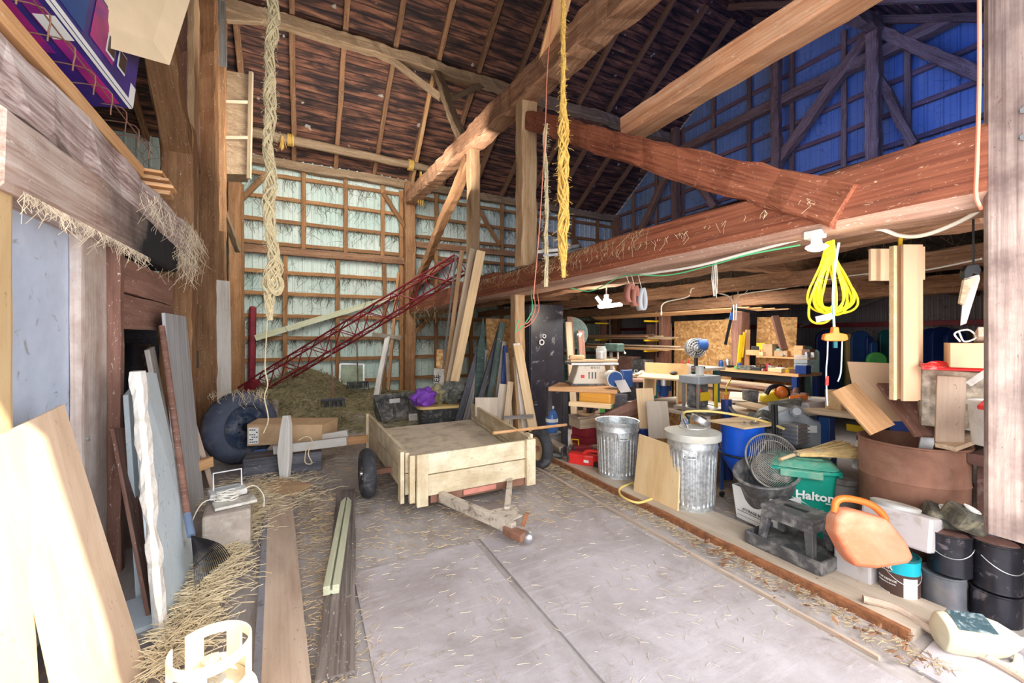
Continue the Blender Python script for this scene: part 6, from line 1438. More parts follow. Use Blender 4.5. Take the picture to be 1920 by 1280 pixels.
def bx_(px, py, t, w_, d, h, mat, name, lab, cat, rz=0, zb=None, bevel=.005):
    p = W(px, py, T=t); z = p.z if zb is None else zb
    return solo(MB().box((0, 0, h/2), (w_, d, h), T_(p.x, p.y, z) @ RZ(rz)), name, lab, cat, Mt[mat], bevel=bevel)
Tb = 7.1
clut = [(1418, 671, 7.2, .28, .2, .10, 'lumber_orange', 'wooden_tray', 'open wooden tray with rags on the bench back ledge', 'tray'),
        (1420, 655, 7.25, .16, .14, .07, 'black_plastic', 'dark_rags', 'black and white rags heaped in the wooden tray', 'rags'),
        (1430, 652, 7.4, .16, .06, .13, 'yellow_p', 'yellow_box', 'yellow and white carton standing in the wooden tray', 'carton'),
        (1444, 668, 7.35, .20, .10, .22, 'card', 'cardboard_box', 'brown cardboard box right of the yellow carton', 'box'),
        (1470, 660, 7.3, .24, .12, .10, 'card', 'cardboard_box', 'low tan carton on the workbench shelf, left of two', 'box'),
        (1500, 664, 7.2, .14, .10, .20, 'lumber_orange', 'cardboard_box', 'orange-brown carton standing on the workbench shelf', 'box'),
        (1515, 664, 7.1, .16, .12, .14, 'brown_board', 'cardboard_box', 'dark brown carton at the right end of the workbench shelf', 'box'),
        (1521, 664, 6.9, .14, .10, .09, 'white_plastic', 'white_tub', 'white open tub with red contents on the workbench shelf', 'tub'),
        (1482, 640, 7.4, .22, .03, .18, 'osb', 'osb_offcut', 'square strand-board offcut propped on the workbench shelf', 'board'),
        (1461, 700, 6.85, .26, .10, .07, 'lumber', 'wooden_block', 'pale wooden block on the near edge of the workbench', 'block'),
        (1506, 696, 6.75, .17, .10, .14, 'blue_dark', 'blue_tool_box', 'dark blue box at the right end of the workbench', 'box'),
        (1400, 688, 7.3, .26, .16, .07, 'dark_cloth', 'dark_tool', 'dark power tool lying at the left of the workbench', 'tool'),
        (1420, 692, 7.1, .20, .12, .06, 'black_plastic', 'black_tool', 'black tool lying among the clutter on the workbench', 'tool'),
        (1429, 696, 7.0, .10, .10, .04, 'white_dirty', 'white_dish', 'white dish among the tools on the workbench', 'dish'),
        (1386, 690, 7.5, .14, .10, .05, 'lime', 'green_tool', 'small bright green item at the left end of the workbench', 'tool'),
        (1463, 686, 6.95, .12, .08, .08, 'paper', 'white_carton', 'white printed carton on the workbench beneath the upper shelf', 'carton'),
        (1492, 690, 6.85, .16, .08, .07, 'rust_dark', 'screw_bin', 'bin of rusty screws on the workbench', 'bin'),
        (1445, 688, 7.0, .08, .08, .10, 'steel', 'metal_can', 'small metal can between tools and white carton on the workbench', 'can')]
for (px, py, t, w_, d, h, mt, nm, lab, cat) in clut:
    p = W(px, py, T=t); on = p.z > 1.12
    x = min(max(p.x, 7.3), 7.8); 
    p2 = W(px, py, X=x) ; z = 1.237 if p2.z > 1.17 else .987
    if z == 1.237: x = 7.75; p2 = W(px, py, X=x)
    if nm in ('dark_rags', 'yellow_box'): z += .105; 
    solo(MB().box((0, 0, h/2), (w_*.8, w_, h) if d > .05 else (.03, w_, h), T_(x, p2.y, z) @ RZ(random.uniform(-.2, .2))), nm, lab, cat, Mt[mt], bevel=.008)
p = W(1463, 676, X=7.75); jb = thing('blue_jar', 'light blue jar with black lid on the workbench upper shelf', 'jar', (7.75, p.y, 1.237))
build(MB().lathe([(0, 0), (.065, 0), (.07, .02), (.07, .12), (.05, .14)], 20), 'jar_body', Mt['seafoam'], jb, smooth=True); build(MB().lathe([(.052, .138), (.055, .17), (0, .172)], 16), 'lid', Mt['black'], jb, smooth=True)
dw = thing('parts_organiser', 'clear plastic drawer organiser at the right end of the workbench', 'organiser', (7.62, 4.02, .987))
for i in range(4): build(MB().box((0, 0, .04+.075*i), (.24, .2, .065)), 'drawer', Mt['glass'], dw, RZ(.1), bevel=.004)
# hopper bags of plane: clamps, squares, level
sq = thing('framing_square', 'black steel framing square hanging from the loft beam above the yellow level', 'square', W(1385, 585, T=6.5))
bar('long_arm', W(1375, 577, T=6.5), W(1360, 646, T=6.5), .006, .045, Mt['black'], sq, up=RT); bar('short_arm', W(1373, 578, T=6.5), W(1420, 586, T=6.5), .006, .045, Mt['black'], sq, up=(0, 0, 1)); bar('blue_grip', W(1373, 586, T=6.48), W(1370, 600, T=6.48), .012, .05, Mt['blue_mid'], sq, up=RT); q_ = W(1374, 577, T=6.5); rod('hook', [q_, V((q_.x, q_.y, 2.6))], .006, Mt['black'], sq, 6)
yl = thing('spirit_level', 'yellow level standing upright against the workshop post', 'level', W(1388, 680, T=7.2))
bar('body', W(1384, 688, T=8.0), W(1390, 628, T=8.0), .06, .04, Mt['yellow_p'], yl, up=-FW); bar('second_bar', W(1391, 670, T=8.0), W(1396, 622, T=8.0), .035, .04, Mt['yellow_p'], yl, up=-FW)
bar('post_batten', W(1400, 688, T=8.05), W(1402, 618, T=8.05), .08, .04, Mt['lumber_orange'], up=-FW, label='orange batten standing right of the yellow level', cat='board')
bar('leaning_rail', W(1453, 592, T=7.6), W(1470, 655, T=7.4), .12, .05, Mt['brown_board'], up=-FW, label='dark-edged board leaning over the back of the workbench', cat='board')
lean('osb_sheet', [(8.1, 5.2, 0), (8.1, 4.45, 0), (8.15, 4.4, 1.95), (8.15, 5.15, 1.98)], .02, Mt['osb'], 'strand-board piece standing behind the workbench clutter', 'board')
lean('osb_sheet', [(7.95, 7.05, 0), (7.95, 5.35, 0), (7.97, 5.35, 1.95), (7.97, 7.05, 1.95)], .02, Mt['osb'], 'big golden strand-board sheet between the two workshop posts, blue fan before it', 'board')
lean('ply_sheet', [(7.93, 7.9, 0), (7.93, 7.1, 0), (7.93, 7.1, 1.9), (7.93, 7.9, 1.9)], .02, Mt['brown_board'], 'brown board panel left of the big strand-board sheet', 'board')
lean('osb_sheet', [(8.3, 5.95, 0), (8.3, 5.4, 0), (8.3, 5.4, 2.0), (8.3, 5.95, 2.0)], .02, Mt['stump'], 'rough bark-edged slabs standing right of the yellow level', 'board')
bf = thing('blue_fan', 'round blue workshop fan on a stand before the strand-board sheet', 'fan', W(1308, 690, T=6.6))
fc = W(1305, 652, T=6.6)
build(MB().tube([fc-FW*.02, fc+FW*.09], .15, 28), 'fan_housing', Mt['stool'], bf, I4, True, world=True)
m = MB()
for q_ in (.05, .09, .13, .155): m.tube([fc-FW*(.07-.25*q_)+RT*q_*math.cos(a)+V((0, 0, q_*math.sin(a))) for a in [i*PI/12 for i in range(24)]], .004, 4, closed=True)
for i in range(16): a = i*PI/8; m.tube([fc-FW*.07, fc-FW*.03+RT*.155*math.cos(a)+V((0, 0, .155*math.sin(a)))], .003, 4)
build(m, 'cage', Mt['steel'], bf, I4, world=True)
build(MB().tube([fc+RT*.02+V((0, 0, .05)), fc+RT*.16+V((0, 0, .05))], .09, 20), 'motor', Mt['blue_mid'], bf, I4, True, world=True)
rod('fan_stand', [fc, fc-V((0, 0, .30))], .03, Mt['black'], bf, 8); build(MB().lathe([(0, 0), (.14, 0), (.13, .03), (0, .04)], 20, T_(fc.x, fc.y, fc.z-.32)), 'fan_base', Mt['black'], bf, I4, True, world=True)
sl2 = bar('side_table', (6.0, 5.6, fc.z-.36), (6.0, 4.6, fc.z-.36), .8, .05, Mt['ply_grey'], label='grey table top under the blue fan', cat='table')
for x, y in ((5.7, 5.5), (6.3, 5.5), (5.7, 4.7), (6.3, 4.7)): bar('leg', (x, y, 0), (x, y, fc.z-.39), .08, .08, Mt['teal_dark'], sl2, up=(0, 1, 0))
# lumber rack
rkk = thing('lumber_rack', 'yellow-armed wall rack holding long boards at the back of the workshop', 'rack', (7.6, 8.3, 0))
for y in (9.15, 7.35):
    for z in (1.25, 1.5, 1.95): bar('rack_arm', (7.62, y-.14, z), (7.15, y-.14, z), .04, .04, Mt['yellow_p'], rkk)
    bar('rack_upright', (7.60, y-.14, 1.1), (7.60, y-.14, 2.1), .04, .04, Mt['black'], rkk, up=(0, 1, 0))
rnd = random.Random(11)
for i in range(14):
    z = (1.285 if i < 7 else 1.535)+.026*(i % 7)//2*1.0; y0 = 6.0+rnd.uniform(0, 1.2); y1 = 9.4+rnd.uniform(-.2, .6)
    zz = (1.29 if i < 7 else 1.54)+.03*((i % 7)//2)
    bar('rack_board', (7.2+.1*(i % 3)+rnd.uniform(-.03, .03), y0, zz), (7.2+.1*(i % 3), y1, zz+rnd.uniform(0, .01)), .09, .025, Mt[['lumber_orange', 'brown_board', 'lumber_old', 'lumber'][i % 4]],
        label='long board lying on the lower arms of the yellow rack' if i < 7 else 'long board lying on the upper arms of the yellow rack', cat='board',
        group='boards on the lower rack arms' if i < 7 else 'boards on the upper rack arms')
for i in range(4):
    a = W(1185, 598-3*i, T=8.2); b = W(1515, 560-3*i, T=5.5+.1*i)
    bar('long_moulding', (7.35-.05*i, 9.2, 2.06+.02*i), (7.35-.05*i, 4.1+.2*i, 2.06+.02*i), .05, .02, Mt['lumber_orange'], label='long thin moulding hung just under the loft beam', cat='moulding', group='mouldings under the loft beam')
for i, (px, t, w_, h, m_) in enumerate(((1180, 10.4, .5, .6, 'brown_board'), (1205, 10.0, .4, .55, 'stool'), (1145, 11.0, .45, .55, 'lumber_orange'))):
    p = W(px, 690, T=t); solo(MB().box((0, 0, h/2+.5), (.3, w_, h), T_(p.x, p.y, 0)), 'storage_carton', ['brown carton under the rack, middle of three', 'dark case under the rack, rightmost of three', 'orange-brown carton under the rack, leftmost of three'][i], 'carton', Mt[m_], bevel=.01)
low = solo(MB().box((0, 0, .25), (.5, 2.2, .5), T_(7.35, 8.5, 0)), 'low_cupboard', 'low dark cupboard under the cartons of the rack', 'cupboard', Mt['dark_board'], bevel=.01)
solo(MB().box((0, 0, .22), (.9, .5, .44), T_(5.4, 6.6, 0)), 'dark_chest', 'dark chest in the shadow behind the table saw', 'chest', Mt['dark_board'], bevel=.01)
for i in range(7):
    p = W(1150+i*9, 712-i*2, T=6.2); bar('scrap_stick', p, p+V((.35+rnd.random()*.2, .3-rnd.random()*.5, .02)), .05, .02, Mt[['lumber', 'lumber_orange', 'lumber_old'][i % 3]], label='loose wooden scrap on the table behind the saw', cat='scrap', group='wood scraps behind the table saw')
tb2 = bar('scrap_table', (4.6, 5.9, .86), (5.45, 5.3, .86), .7, .05, Mt['brown_board'], label='low table of wood scraps between the saw and the blue fan', cat='table')
for x, y in ((4.8, 5.9), (5.3, 5.4)): bar('leg', (x, y, 0), (x, y, .83), .08, .08, Mt['dark_board'], tb2, up=(0, 1, 0))
rnd = random.Random(41)
def clutter(n, fx, name, lab, cat, group, mats):
    used_ = []
    for i in range(n):
        for _ in range(60):
            x, y, z = fx(rnd)
            if all(math.hypot(x-a_, y-b_) > .17 for a_, b_ in used_): break
        else: continue
        used_.append((x, y)); L_ = rnd.uniform(.08, .15); s = rnd.uniform(.02, .045); k_ = rnd.randrange(3); a = rnd.uniform(0, PI)
        M = T_(x, y, z) @ RZ(a)
        if k_ == 0: m = MB().tube([(-L_/2, 0, s), (0, 0, s), (L_/2, 0, s)], [s*.5, s*.8, s*.9], 10).box((L_*.45, 0, s), (.04, .09, .035))
        elif k_ == 1: m = MB().lathe([(0, 0), (s*1.3, 0), (s*1.3, s*3), (s*.9, s*3.6), (s*.9, s*4), (0, s*4)], 14)
        else: m = MB().box((0, 0, s*.8), (L_, s*1.8, s*1.6)).tube([(-L_*.3, 0, s*1.6), (-L_*.3, 0, s*2.6), (L_*.3, 0, s*2.6), (L_*.3, 0, s*1.6)], .008, 6)
        o = build(m, name, Mt[mats[i % len(mats)]], None, M, True, bevel=.002); tag(o, lab, cat, group)
clutter(22, lambda r: (r.uniform(7.28, 7.6), r.uniform(3.95, 5.4), .987), 'hand_tool', 'small hand tool or container in the clutter on the long workbench', 'tool', 'small clutter on the long workbench', ['black', 'steel', 'rust', 'blue_mid', 'white_dirty', 'red_dark', 'yellow_p'])
clutter(10, lambda r: (r.uniform(7.66, 7.82), r.uniform(3.98, 4.8), 1.237), 'small_container', 'small container standing on the upper shelf of the workbench', 'container', 'small containers on the upper shelf', ['steel', 'seafoam', 'lumber', 'black', 'paper'])
clutter(12, lambda r: (r.uniform(5.4, 6.2), r.uniform(2.5, 3.5), .782), 'machine_part', 'greasy machine part lying on the grey table behind the machine', 'part', 'parts on the grey table', ['stool', 'steel', 'rust_dark', 'dark_cloth', 'orange'])
clutter(9, lambda r: (r.uniform(4.75, 5.35), r.uniform(5.35, 5.8), .888), 'workshop_oddment', 'dusty workshop oddment on the table between saw and fan', 'oddment', 'oddments on the table behind the saw', ['stool', 'steel', 'lumber_old', 'teal_dark'])
clutter(7, lambda r: (r.uniform(4.15, 4.5), r.uniform(3.3, 3.6), .727), 'planer_oddment', 'small oddment on the cabinet top in front of the planer', 'oddment', 'oddments on the cabinet top', ['steel', 'lumber', 'black', 'orange'])
dpr = thing('drill_press', 'dark drill press with pale knobs standing behind the table saw', 'drill press', (4.85, 5.6, .885))
build(MB().box((0, 0, .02), (.24, .30, .04)).lathe([(0, 0), (.03, 0), (.03, .55), (0, .55)], 12, T_(0, .08, .04)), 'base_column', Mt['stool'], dpr, smooth=True)
build(MB().box((0, 0, .52), (.16, .36, .14)), 'head', Mt['green_board'], dpr, bevel=.02); build(MB().tube([(0, -.10, .45), (0, -.10, .32)], .018, 10), 'chuck', Mt['steel'], dpr, smooth=True)
build(MB().tube([(.08, -.05, .5), (.16, -.05, .5), (.20, -.05, .42)], .008, 6).ball((.20, -.05, .42), .02, 8), 'feed_lever', Mt['paper'], dpr, smooth=True)
# tall boards and black locker behind the saw
lk = thing('black_locker', 'tall black steel locker scuffed with pale scratches behind the leaning planks', 'locker', (3.55, 6.0, 0))
k0 = W(965, 808, T=6.9); k1 = W(1022, 790, T=6.75)
m = MB(); m.box((3.62, 6.05, 1.06), (.62, .5, 2.12)); build(m, 'cabinet_body', Mt['locker'], lk, I4, world=True, bevel=.008)
build(MB().box((3.30, 6.05, 1.06), (.012, .47, 2.06)), 'side_panel', Mt['locker'], lk, I4, world=True, bevel=.003)
build(MB().tube([(3.58, 5.795, 1.55), (3.58, 5.795, 1.552)], .001, 4).lathe([(.03, 0), (.05, 0), (.05, .012), (.03, .012), (.03, 0)], 16, T_(3.50, 5.79, 1.50) @ RX(PI/2)).lathe([(.02, 0), (.035, 0), (.035, .012), (.02, .012), (.02, 0)], 16, T_(3.55, 5.79, 1.60) @ RX(PI/2)), 'ring_mark', Mt['lightgrey'], lk, I4, world=True)
for i, (x, y, h, m_, lab) in enumerate(((4.15, 6.2, 2.15, 'green_board', 'tall dark green-grey board standing right of the black locker'), (4.32, 6.1, 1.95, 'brown_board', 'brown board standing next to the tall green-grey one'),
        (4.22, 6.0, 1.85, 'lumber_old', 'pale-topped board standing in front of the green-grey one'), (4.0, 6.35, 1.3, 'grey_old', 'short grey board leaning right of the black locker'), (4.45, 5.95, 1.7, 'brown_board', 'dark brown plank standing left of the table saw'))):
    bar('standing_board', (x, y-.12, 0), (x+.02, y+.1, h), .13, .03, Mt[m_], up=(0, -1, 0), label=lab, cat='board')
# machine with round wheel (band saw) in the dark
bs = thing('band_saw', 'dark band saw with small pale knobs, standing in the shadow right of the tall boards', 'band saw', (4.9, 6.4, 0))
c = W(1072, 625, T=7.6); build(MB().tube([c, c+FW*.1], .30, 30), 'upper_wheel_cover', Mt['green_board'], bs, I4, True, world=True); build(MB().box((c.x, c.y+.1, .55), (.5, .4, 1.1)), 'cabinet', Mt['green_board'], bs, I4, world=True, bevel=.02); build(MB().box((c.x+.2, c.y+.1, 1.35), (.12, .15, 1.0)), 'column', Mt['green_board'], bs, I4, world=True, bevel=.02)
build(MB().tube([c+V((0, -.2, -.02)), c+V((.02, -.25, -.03))], .045, 14), 'knob', Mt['paper'], bs, I4, True, world=True)

# ---- leaning planks, pipes and boards round the ground post ----
lean_list = [((846, 745, 7.3), (902, 470, 6.9), .15, .04, 'lumber', 'long pale plank leaning steeply against the slimmer loft post, foremost'),
             ((836, 742, 7.4), (886, 466, 7.1), .10, .06, 'lumber_old', 'second plank behind the foremost pale leaning plank'),
             ((838, 690, 7.6), (866, 470, 7.5), .07, .07, 'post', 'rough reddish pole left of the pale leaning planks'),
             ((830, 700, 7.7), (855, 478, 7.6), .03, .05, 'grey_old', 'thin dark rod leaning left of the rough pole'),
             ((850, 728, 7.4), (872, 630, 7.5), .10, .04, 'green_board', 'dark green strip leaning behind the pale plank foot'),
             ((879, 722, 7.0), (898, 658, 7.1), .11, .04, 'dark_board', 'black board end leaning in the bundle, leftmost'),
             ((893, 716, 7.0), (909, 655, 7.1), .12, .03, 'grey_old', 'grey rounded board in the leaning bundle'),
             ((903, 738, 6.8), (940, 610, 7.0), .09, .06, 'dark_board', 'dusty dark gutter leaning in the bundle, longest'),
             ((918, 742, 6.7), (942, 605, 6.9), .10, .07, 'green_board', 'dark green pipe-like board leaning in the bundle'),
             ((932, 740, 6.7), (945, 640, 6.8), .07, .05, 'grey_old', 'grey slat leaning left of the ground post'),
             ((942, 748, 6.6), (948, 648, 6.7), .07, .05, 'blue_dark', 'dark blue slat leaning just left of the ground post'),
             ((958, 800, 6.2), (950, 662, 6.6), .05, .05, 'stump', 'knotted grey branch leaning at the ground post'),
             ((1000, 808, 5.75), (970, 648, 6.05), .13, .05, 'lumber', 'broad pale plank leaning right of the ground post'),
             ((985, 806, 5.95), (968, 644, 6.2), .10, .04, 'white_board', 'whitish plank leaning behind the broad pale one'),
             ((975, 806, 5.95), (965, 670, 6.2), .06, .05, 'post', 'thin honey board leaning at the foot of the ground post'),
             ((938, 778, 6.3), (946, 720, 6.35), .16, .02, 'ply_grey', 'grey-brown panel strip leaning in front of the bundle'),
             ((950, 780, 6.2), (957, 715, 6.25), .09, .03, 'lumber_old', 'short pale board leaning beside the panel strip'),
             ((842, 742, 7.5), (850, 694, 7.5), .05, .03, 'lumber', 'thin pale lath at the foot of the leaning planks')]
for a, b, w_, h, m_, lab in lean_list:
    A = W(a[0], a[1], T=a[2]); B = W(b[0], b[1], T=b[2])
    t0 = -A.z/(B.z-A.z) if B.z > A.z else 0
    if A.z > .3: A = A+(B-A)*t0      # carry the foot down to the floor
    elif A.z < .02: A.z = .02
    bar('leaning_plank' if 'plank' in lab else 'leaning_board', A, B, w_, h, Mt[m_], up=(-.2, -1, 0), hewn=.003, label=lab, cat='board')
a = W(893, 722, T=6.9); b = W(906, 594, T=7.1)
m = MB(); A = V((a.x, a.y, .02)); m.add([A+V((-.07, 0, 0)), A+V((.07, 0, 0)), A.lerp(b, .7)+V((.07, 0, 0)), b, A.lerp(b, .7)+V((-.07, 0, 0))], [(0, 1, 2, 3, 4)])
solo(m, 'pointed_gutter', 'dark gutter piece tapering to a sharp point, leaning in the bundle', 'gutter', Mt['green_board'], solid=.02)
lean('osb_sheet', [(3.3, 7.4, .0), (4.2, 7.3, .0), (4.2, 7.5, 1.95), (3.3, 7.6, 1.95)], .02, Mt['osb'], 'orange-brown strand-board sheet behind the pointed gutter', 'board')
bar('yellow_stud', (3.75, 7.2, 0), (3.75, 7.25, 2.2), .12, .05, Mt['lumber_orange'], up=(0, -1, 0), label='orange stud in front of the strand-board sheet behind the bundle', cat='board')
lean('black_sheet', [(3.8, 6.75, .0), (4.3, 6.7, .0), (4.3, 6.8, 2.05), (3.8, 6.85, 2.05)], .02, Mt['locker'], 'black sheet standing between the orange stud and the ground post', 'sheet')
bar('plywood_offcut', W(912, 780, T=6.1), W(912, 745, T=6.15), .34, .015, Mt['ply_grey'], up=(-.2, -1, 0), label='small greyed plywood panel standing behind the trailer', cat='panel')
gp2 = thing('grey_sack_tube', 'pale grey conical tube standing right of the broad leaning plank', 'tube', W(1004, 800, Z=.0))
build(MB().lathe([(0, 0), (.10, 0), (.10, .05), (.055, .42), (.04, .43), (0, .43)], 20), 'tube_body', Mt['foam_face'], gp2, smooth=True)
bar('short_rail', W(945, 783, T=5.9), W(1000, 780, T=5.7), .03, .05, Mt['grey_old'], label='short grey rail fixed across the feet of the leaning planks', cat='rail')
# tote with bundle
tt = thing('storage_tote', 'black storage tote with dusty yellow lid behind the trailer', 'tote', (2.15, 6.85, 0), -.1)
build(bin_body(.72, .42, .80, .48, 0, .40), 'tote_body', Mt['black_plastic'], tt, smooth=True); build(bin_body(.85, .52, .82, .50, .402, .445), 'lid', Mt['yellow_dusty'], tt, smooth=True, bevel=.01)
tl = tt.location
def lump(name, c, r, s_, j, mat, lab, cat): 
    m = MB(); m.ball(c, r, 22, s_, j); return solo(m, name, lab, cat, mat, smooth=True)
lump('purple_bag', (tl.x-.30, tl.y-.02, .58), .19, (1.0, .8, .85), .45, Mt['purple'], 'crumpled purple and blue bag on the left end of the yellow-lidded tote', 'bag')
lump('camouflage_bundle', (tl.x-.02, tl.y+.1, .60), .18, (1.0, .9, .85), .6, Mt['camo'], 'camouflage cloth bundle in the middle of the tote lid', 'cloth')
lump('dark_bundle', (tl.x+.25, tl.y-.0, .62), .21, (1.15, .9, .90), .6, Mt['dark_cloth'], 'dark dusty cloth bundle on the right end of the tote lid', 'cloth')

# ---- grey engine machine and tools in the middle right ----
gm = thing('grey_machine', 'large grey plastic machine housing with a white sticker behind the broom', 'machine', (4.9, 2.6, 0))
gc = W(1515, 800, T=4.0)
prof = [(1443, 838), (1440, 800), (1452, 770), (1480, 760), (1505, 764), (1530, 782), (1566, 790), (1572, 832)]
build(MB().slab([W(x, y+6, T=4.0) for x, y in prof], FW*.30), 'housing', Mt['grey_plastic'], gm, I4, world=True, bevel=.03)
build(MB().slab([W(x, y, T=4.05) for x, y in ((1443, 900), (1443, 838), (1572, 834), (1572, 900))], FW*.28), 'lower_housing', Mt['stool'], gm, I4, world=True, bevel=.03)
build(MB().slab([W(x, y, T=3.97) for x, y in ((1508, 811), (1532, 811), (1532, 798), (1508, 797))], FW*.01), 'sticker', Mt['paper'], gm, I4, world=True)
build(MB().tube([W(1494, 771, T=3.9), W(1494, 771, T=4.05)], .055, 20), 'air_filter', Mt['stool'], gm, I4, True, world=True)
build(MB().tube([W(1494, 771, T=3.88), W(1494, 771, T=3.9)], .035, 20), 'air_filter_cap', Mt['grey_plastic'], gm, I4, True, world=True)
m = MB(); e = W(1490, 812, T=3.85); m.box((e.x, e.y, e.z), (.16, .14, .18)); 
for i in range(5): m.box((e.x, e.y, e.z-.07+.035*i), (.19, .17, .010))
build(m, 'engine_block', Mt['steel'], gm, I4, world=True, bevel=.008)
for dx in (0, 6): rod('handle_tube', curve([W(1449+dx, 758, T=3.8), W(1450+dx, 790, T=3.8), W(1452+dx, 822, T=3.75), W(1462+dx, 834, T=3.7), W(1475+dx, 842, T=3.7)], 5), .014, Mt['black'], gm, 8)
build(MB().tube([W(1432, 800, T=3.95)+RT*.085*math.cos(a)+V((0, 0, .085*math.sin(a))) for a in [i*PI/10 for i in range(20)]], .012, 7, closed=True), 'hand_wheel', Mt['steel'], gm, I4, True, world=True)
build(MB().ball(tuple(W(1432, 790, T=4.1)), .12, 12, (1.3, 1, .9), .6), 'gearbox', Mt['dark_cloth'], gm, I4, world=True)
solo(MB().slab([W(1440, 752, T=4.3), W(1505, 744, T=4.3), W(1500, 765, T=4.1), W(1442, 770, T=4.1)], (0, 0, -.03)), 'bagged_sheet', 'grey-green crumpled sheet on top of the grey machine', 'sheet', Mt['dark_cloth'], bevel=.01)
tbm = bar('machine_table', (5.3, 3.75, .76), (6.2, 2.4, .76), .9, .04, Mt['ply_grey'], label='grey table behind the machine carrying the yellow power tool', cat='table')
for x, y in ((5.1, 3.5), (5.6, 3.8), (5.9, 2.3), (6.4, 2.7)): bar('leg', (x, y, 0), (x, y, .735), .07, .07, Mt['dark_board'], tbm, up=(0, 1, 0))
ys = thing('yellow_mitre_saw', 'yellow and black power tool with orange part behind the grey machine', 'power tool', W(1440, 752, T=4.9))
q = lambda x, y, t=4.9: W(x, y, T=t)
build(MB().slab([q(1432, 755), q(1478, 756), q(1480, 740), q(1455, 732), q(1435, 742)], FW*.12), 'body', Mt['yellow_p'], ys, I4, world=True, bevel=.02)
build(MB().slab([q(1403, 752), q(1422, 756), q(1424, 733), q(1403, 731)], FW*.14), 'battery', Mt['stool'], ys, I4, world=True, bevel=.012)
rod('handle', curve([q(1436, 738), q(1445, 726), q(1462, 724), q(1474, 730), q(1478, 742)], 5), .028, Mt['black'], ys, 10)
build(MB().ball(tuple(q(1465, 735, 4.85)), .07, 12), 'orange_part', Mt['orange'], ys, I4, True, world=True)
for i, (x0, y0, x1, y1, m_) in enumerate(((1392, 756, 1442, 768, 'lumber'), (1378, 768, 1420, 778, 'lumber_old'))):
    bar('flat_board', W(x0, y0, T=4.7), W(x1, y1, T=4.4), .22, .03, Mt[m_], label=['pale board lying before the yellow power tool', 'second flat board, lower left of the yellow power tool'][i], cat='board')
vg = thing('blue_vacuum_post', 'slim dark blue canister with orange plug on top, left of the flat boards', 'canister', W(1364, 830, T=4.6))
a = W(1364, 830, T=4.6); b = W(1362, 748, T=4.6); rod('canister', [V((a.x, a.y, 0.02)), b], .055, Mt['blue_dark'], vg, 16); rod('plug', [b, b+V((0, 0, .05))], .02, Mt['orange'], vg, 8)
bar('silver_handle', W(1367, 762, T=4.55), W(1392, 790, T=4.4), .02, .03, Mt['steel'], vg); rod('yellow_lead', curve([b+V((0, 0, .05)), W(1362, 725, T=4.7), W(1370, 712, T=4.9)], 5), .008, Mt['yellow_p'], vg, 6)
solo(MB().box((0, 0, 0), (.16, .12, .12), T_(*W(1395, 790, T=4.3))), 'red_box', 'small dark red box behind the blue hopper hose', 'box', Mt['red_dark'], bevel=.01)
# small tables on the right with crates
t3 = W(1620, 775, T=3.9)
tb3 = bar('trestle_table', W(1540, 768, T=4.1), W(1665, 782, T=3.4), .5, .04, Mt['lumber_old'], label='small trestle table with grey top behind the leaning golden strip', cat='table')
for pxx, tt_ in ((1550, 4.0), (1650, 3.5)): p = W(pxx, 775, T=tt_); bar('leg', (p.x, p.y, 0), (p.x, p.y, p.z-.03), .1, .1, Mt['blue_mid'], tb3, up=(0, 1, 0))
bar('yellow_clamp_bar', W(1590, 800, T=3.75), W(1625, 806, T=3.6), .04, .06, Mt['yellow_p'], label='yellow bar under the small trestle table', cat='bar')
p = W(1580, 765, T=3.9); solo(MB().box((0, 0, .09), (.22, .16, .18), T_(p.x, p.y, t3.z+.04) @ RZ(-.3)), 'slatted_crate', 'small crate of pale slats on the trestle table', 'crate', Mt['lumber'], bevel=.004)
p = W(1655, 735, T=3.6); rod('red_tube', [W(1642, 750, T=3.6), W(1662, 752, T=3.5)], .02, Mt['red'], label='short red tube on the pile behind the golden strip', cat='tube')
p = W(1648, 770, T=3.6); solo(MB().box((0, 0, .03), (.26, .2, .06), T_(p.x, p.y, t3.z+.05) @ RZ(.3)), 'white_case', 'flat white plastic case on the trestle table', 'case', Mt['white_plastic'], bevel=.01)
for i, (px, py) in enumerate(((1596, 745), (1608, 738), (1620, 742))):
    p = W(px, py, T=3.8); bar('pale_offcut', p, p+V((.22, .08*(i-1), .02)), .05, .02, Mt['lumber'], label='pale wooden offcut heaped on the trestle table', cat='offcut', group='offcuts on the trestle table')
solo(MB().box((0, 0, 0), (.16, .1, .05), T_(*W(1498, 745, T=4.4))), 'orange_brush', 'orange brush head with dark bristles above the grey machine', 'brush', Mt['orange'], bevel=.008)
solo(MB().box((0, 0, 0), (.45, .3, .14), T_(*W(1510, 762, T=4.4))), 'grey_case', 'pale grey case lying behind the grey machine', 'case', Mt['lightgrey'], bevel=.015)
# white drum-ish pieces between bin and rusty drum
solo(MB().lathe([(0, 0), (.12, 0), (.12, .28), (.14, .30), (.14, .34), (0, .35)], 24, T_(*V((4.35, 1.98, 0)))), 'white_pail', 'white pail in the gap between green bin and rusty drum', 'pail', Mt['white_dirty'], smooth=True)
solo(MB().slab([W(1605, 880, T=3.3), W(1622, 880, T=3.3), W(1622, 820, T=3.4), W(1612, 830, T=3.4)], FW*.05), 'white_panel_piece', 'curved white plastic piece beside the rusty drum', 'plastic piece', Mt['white_plastic'], bevel=.01)

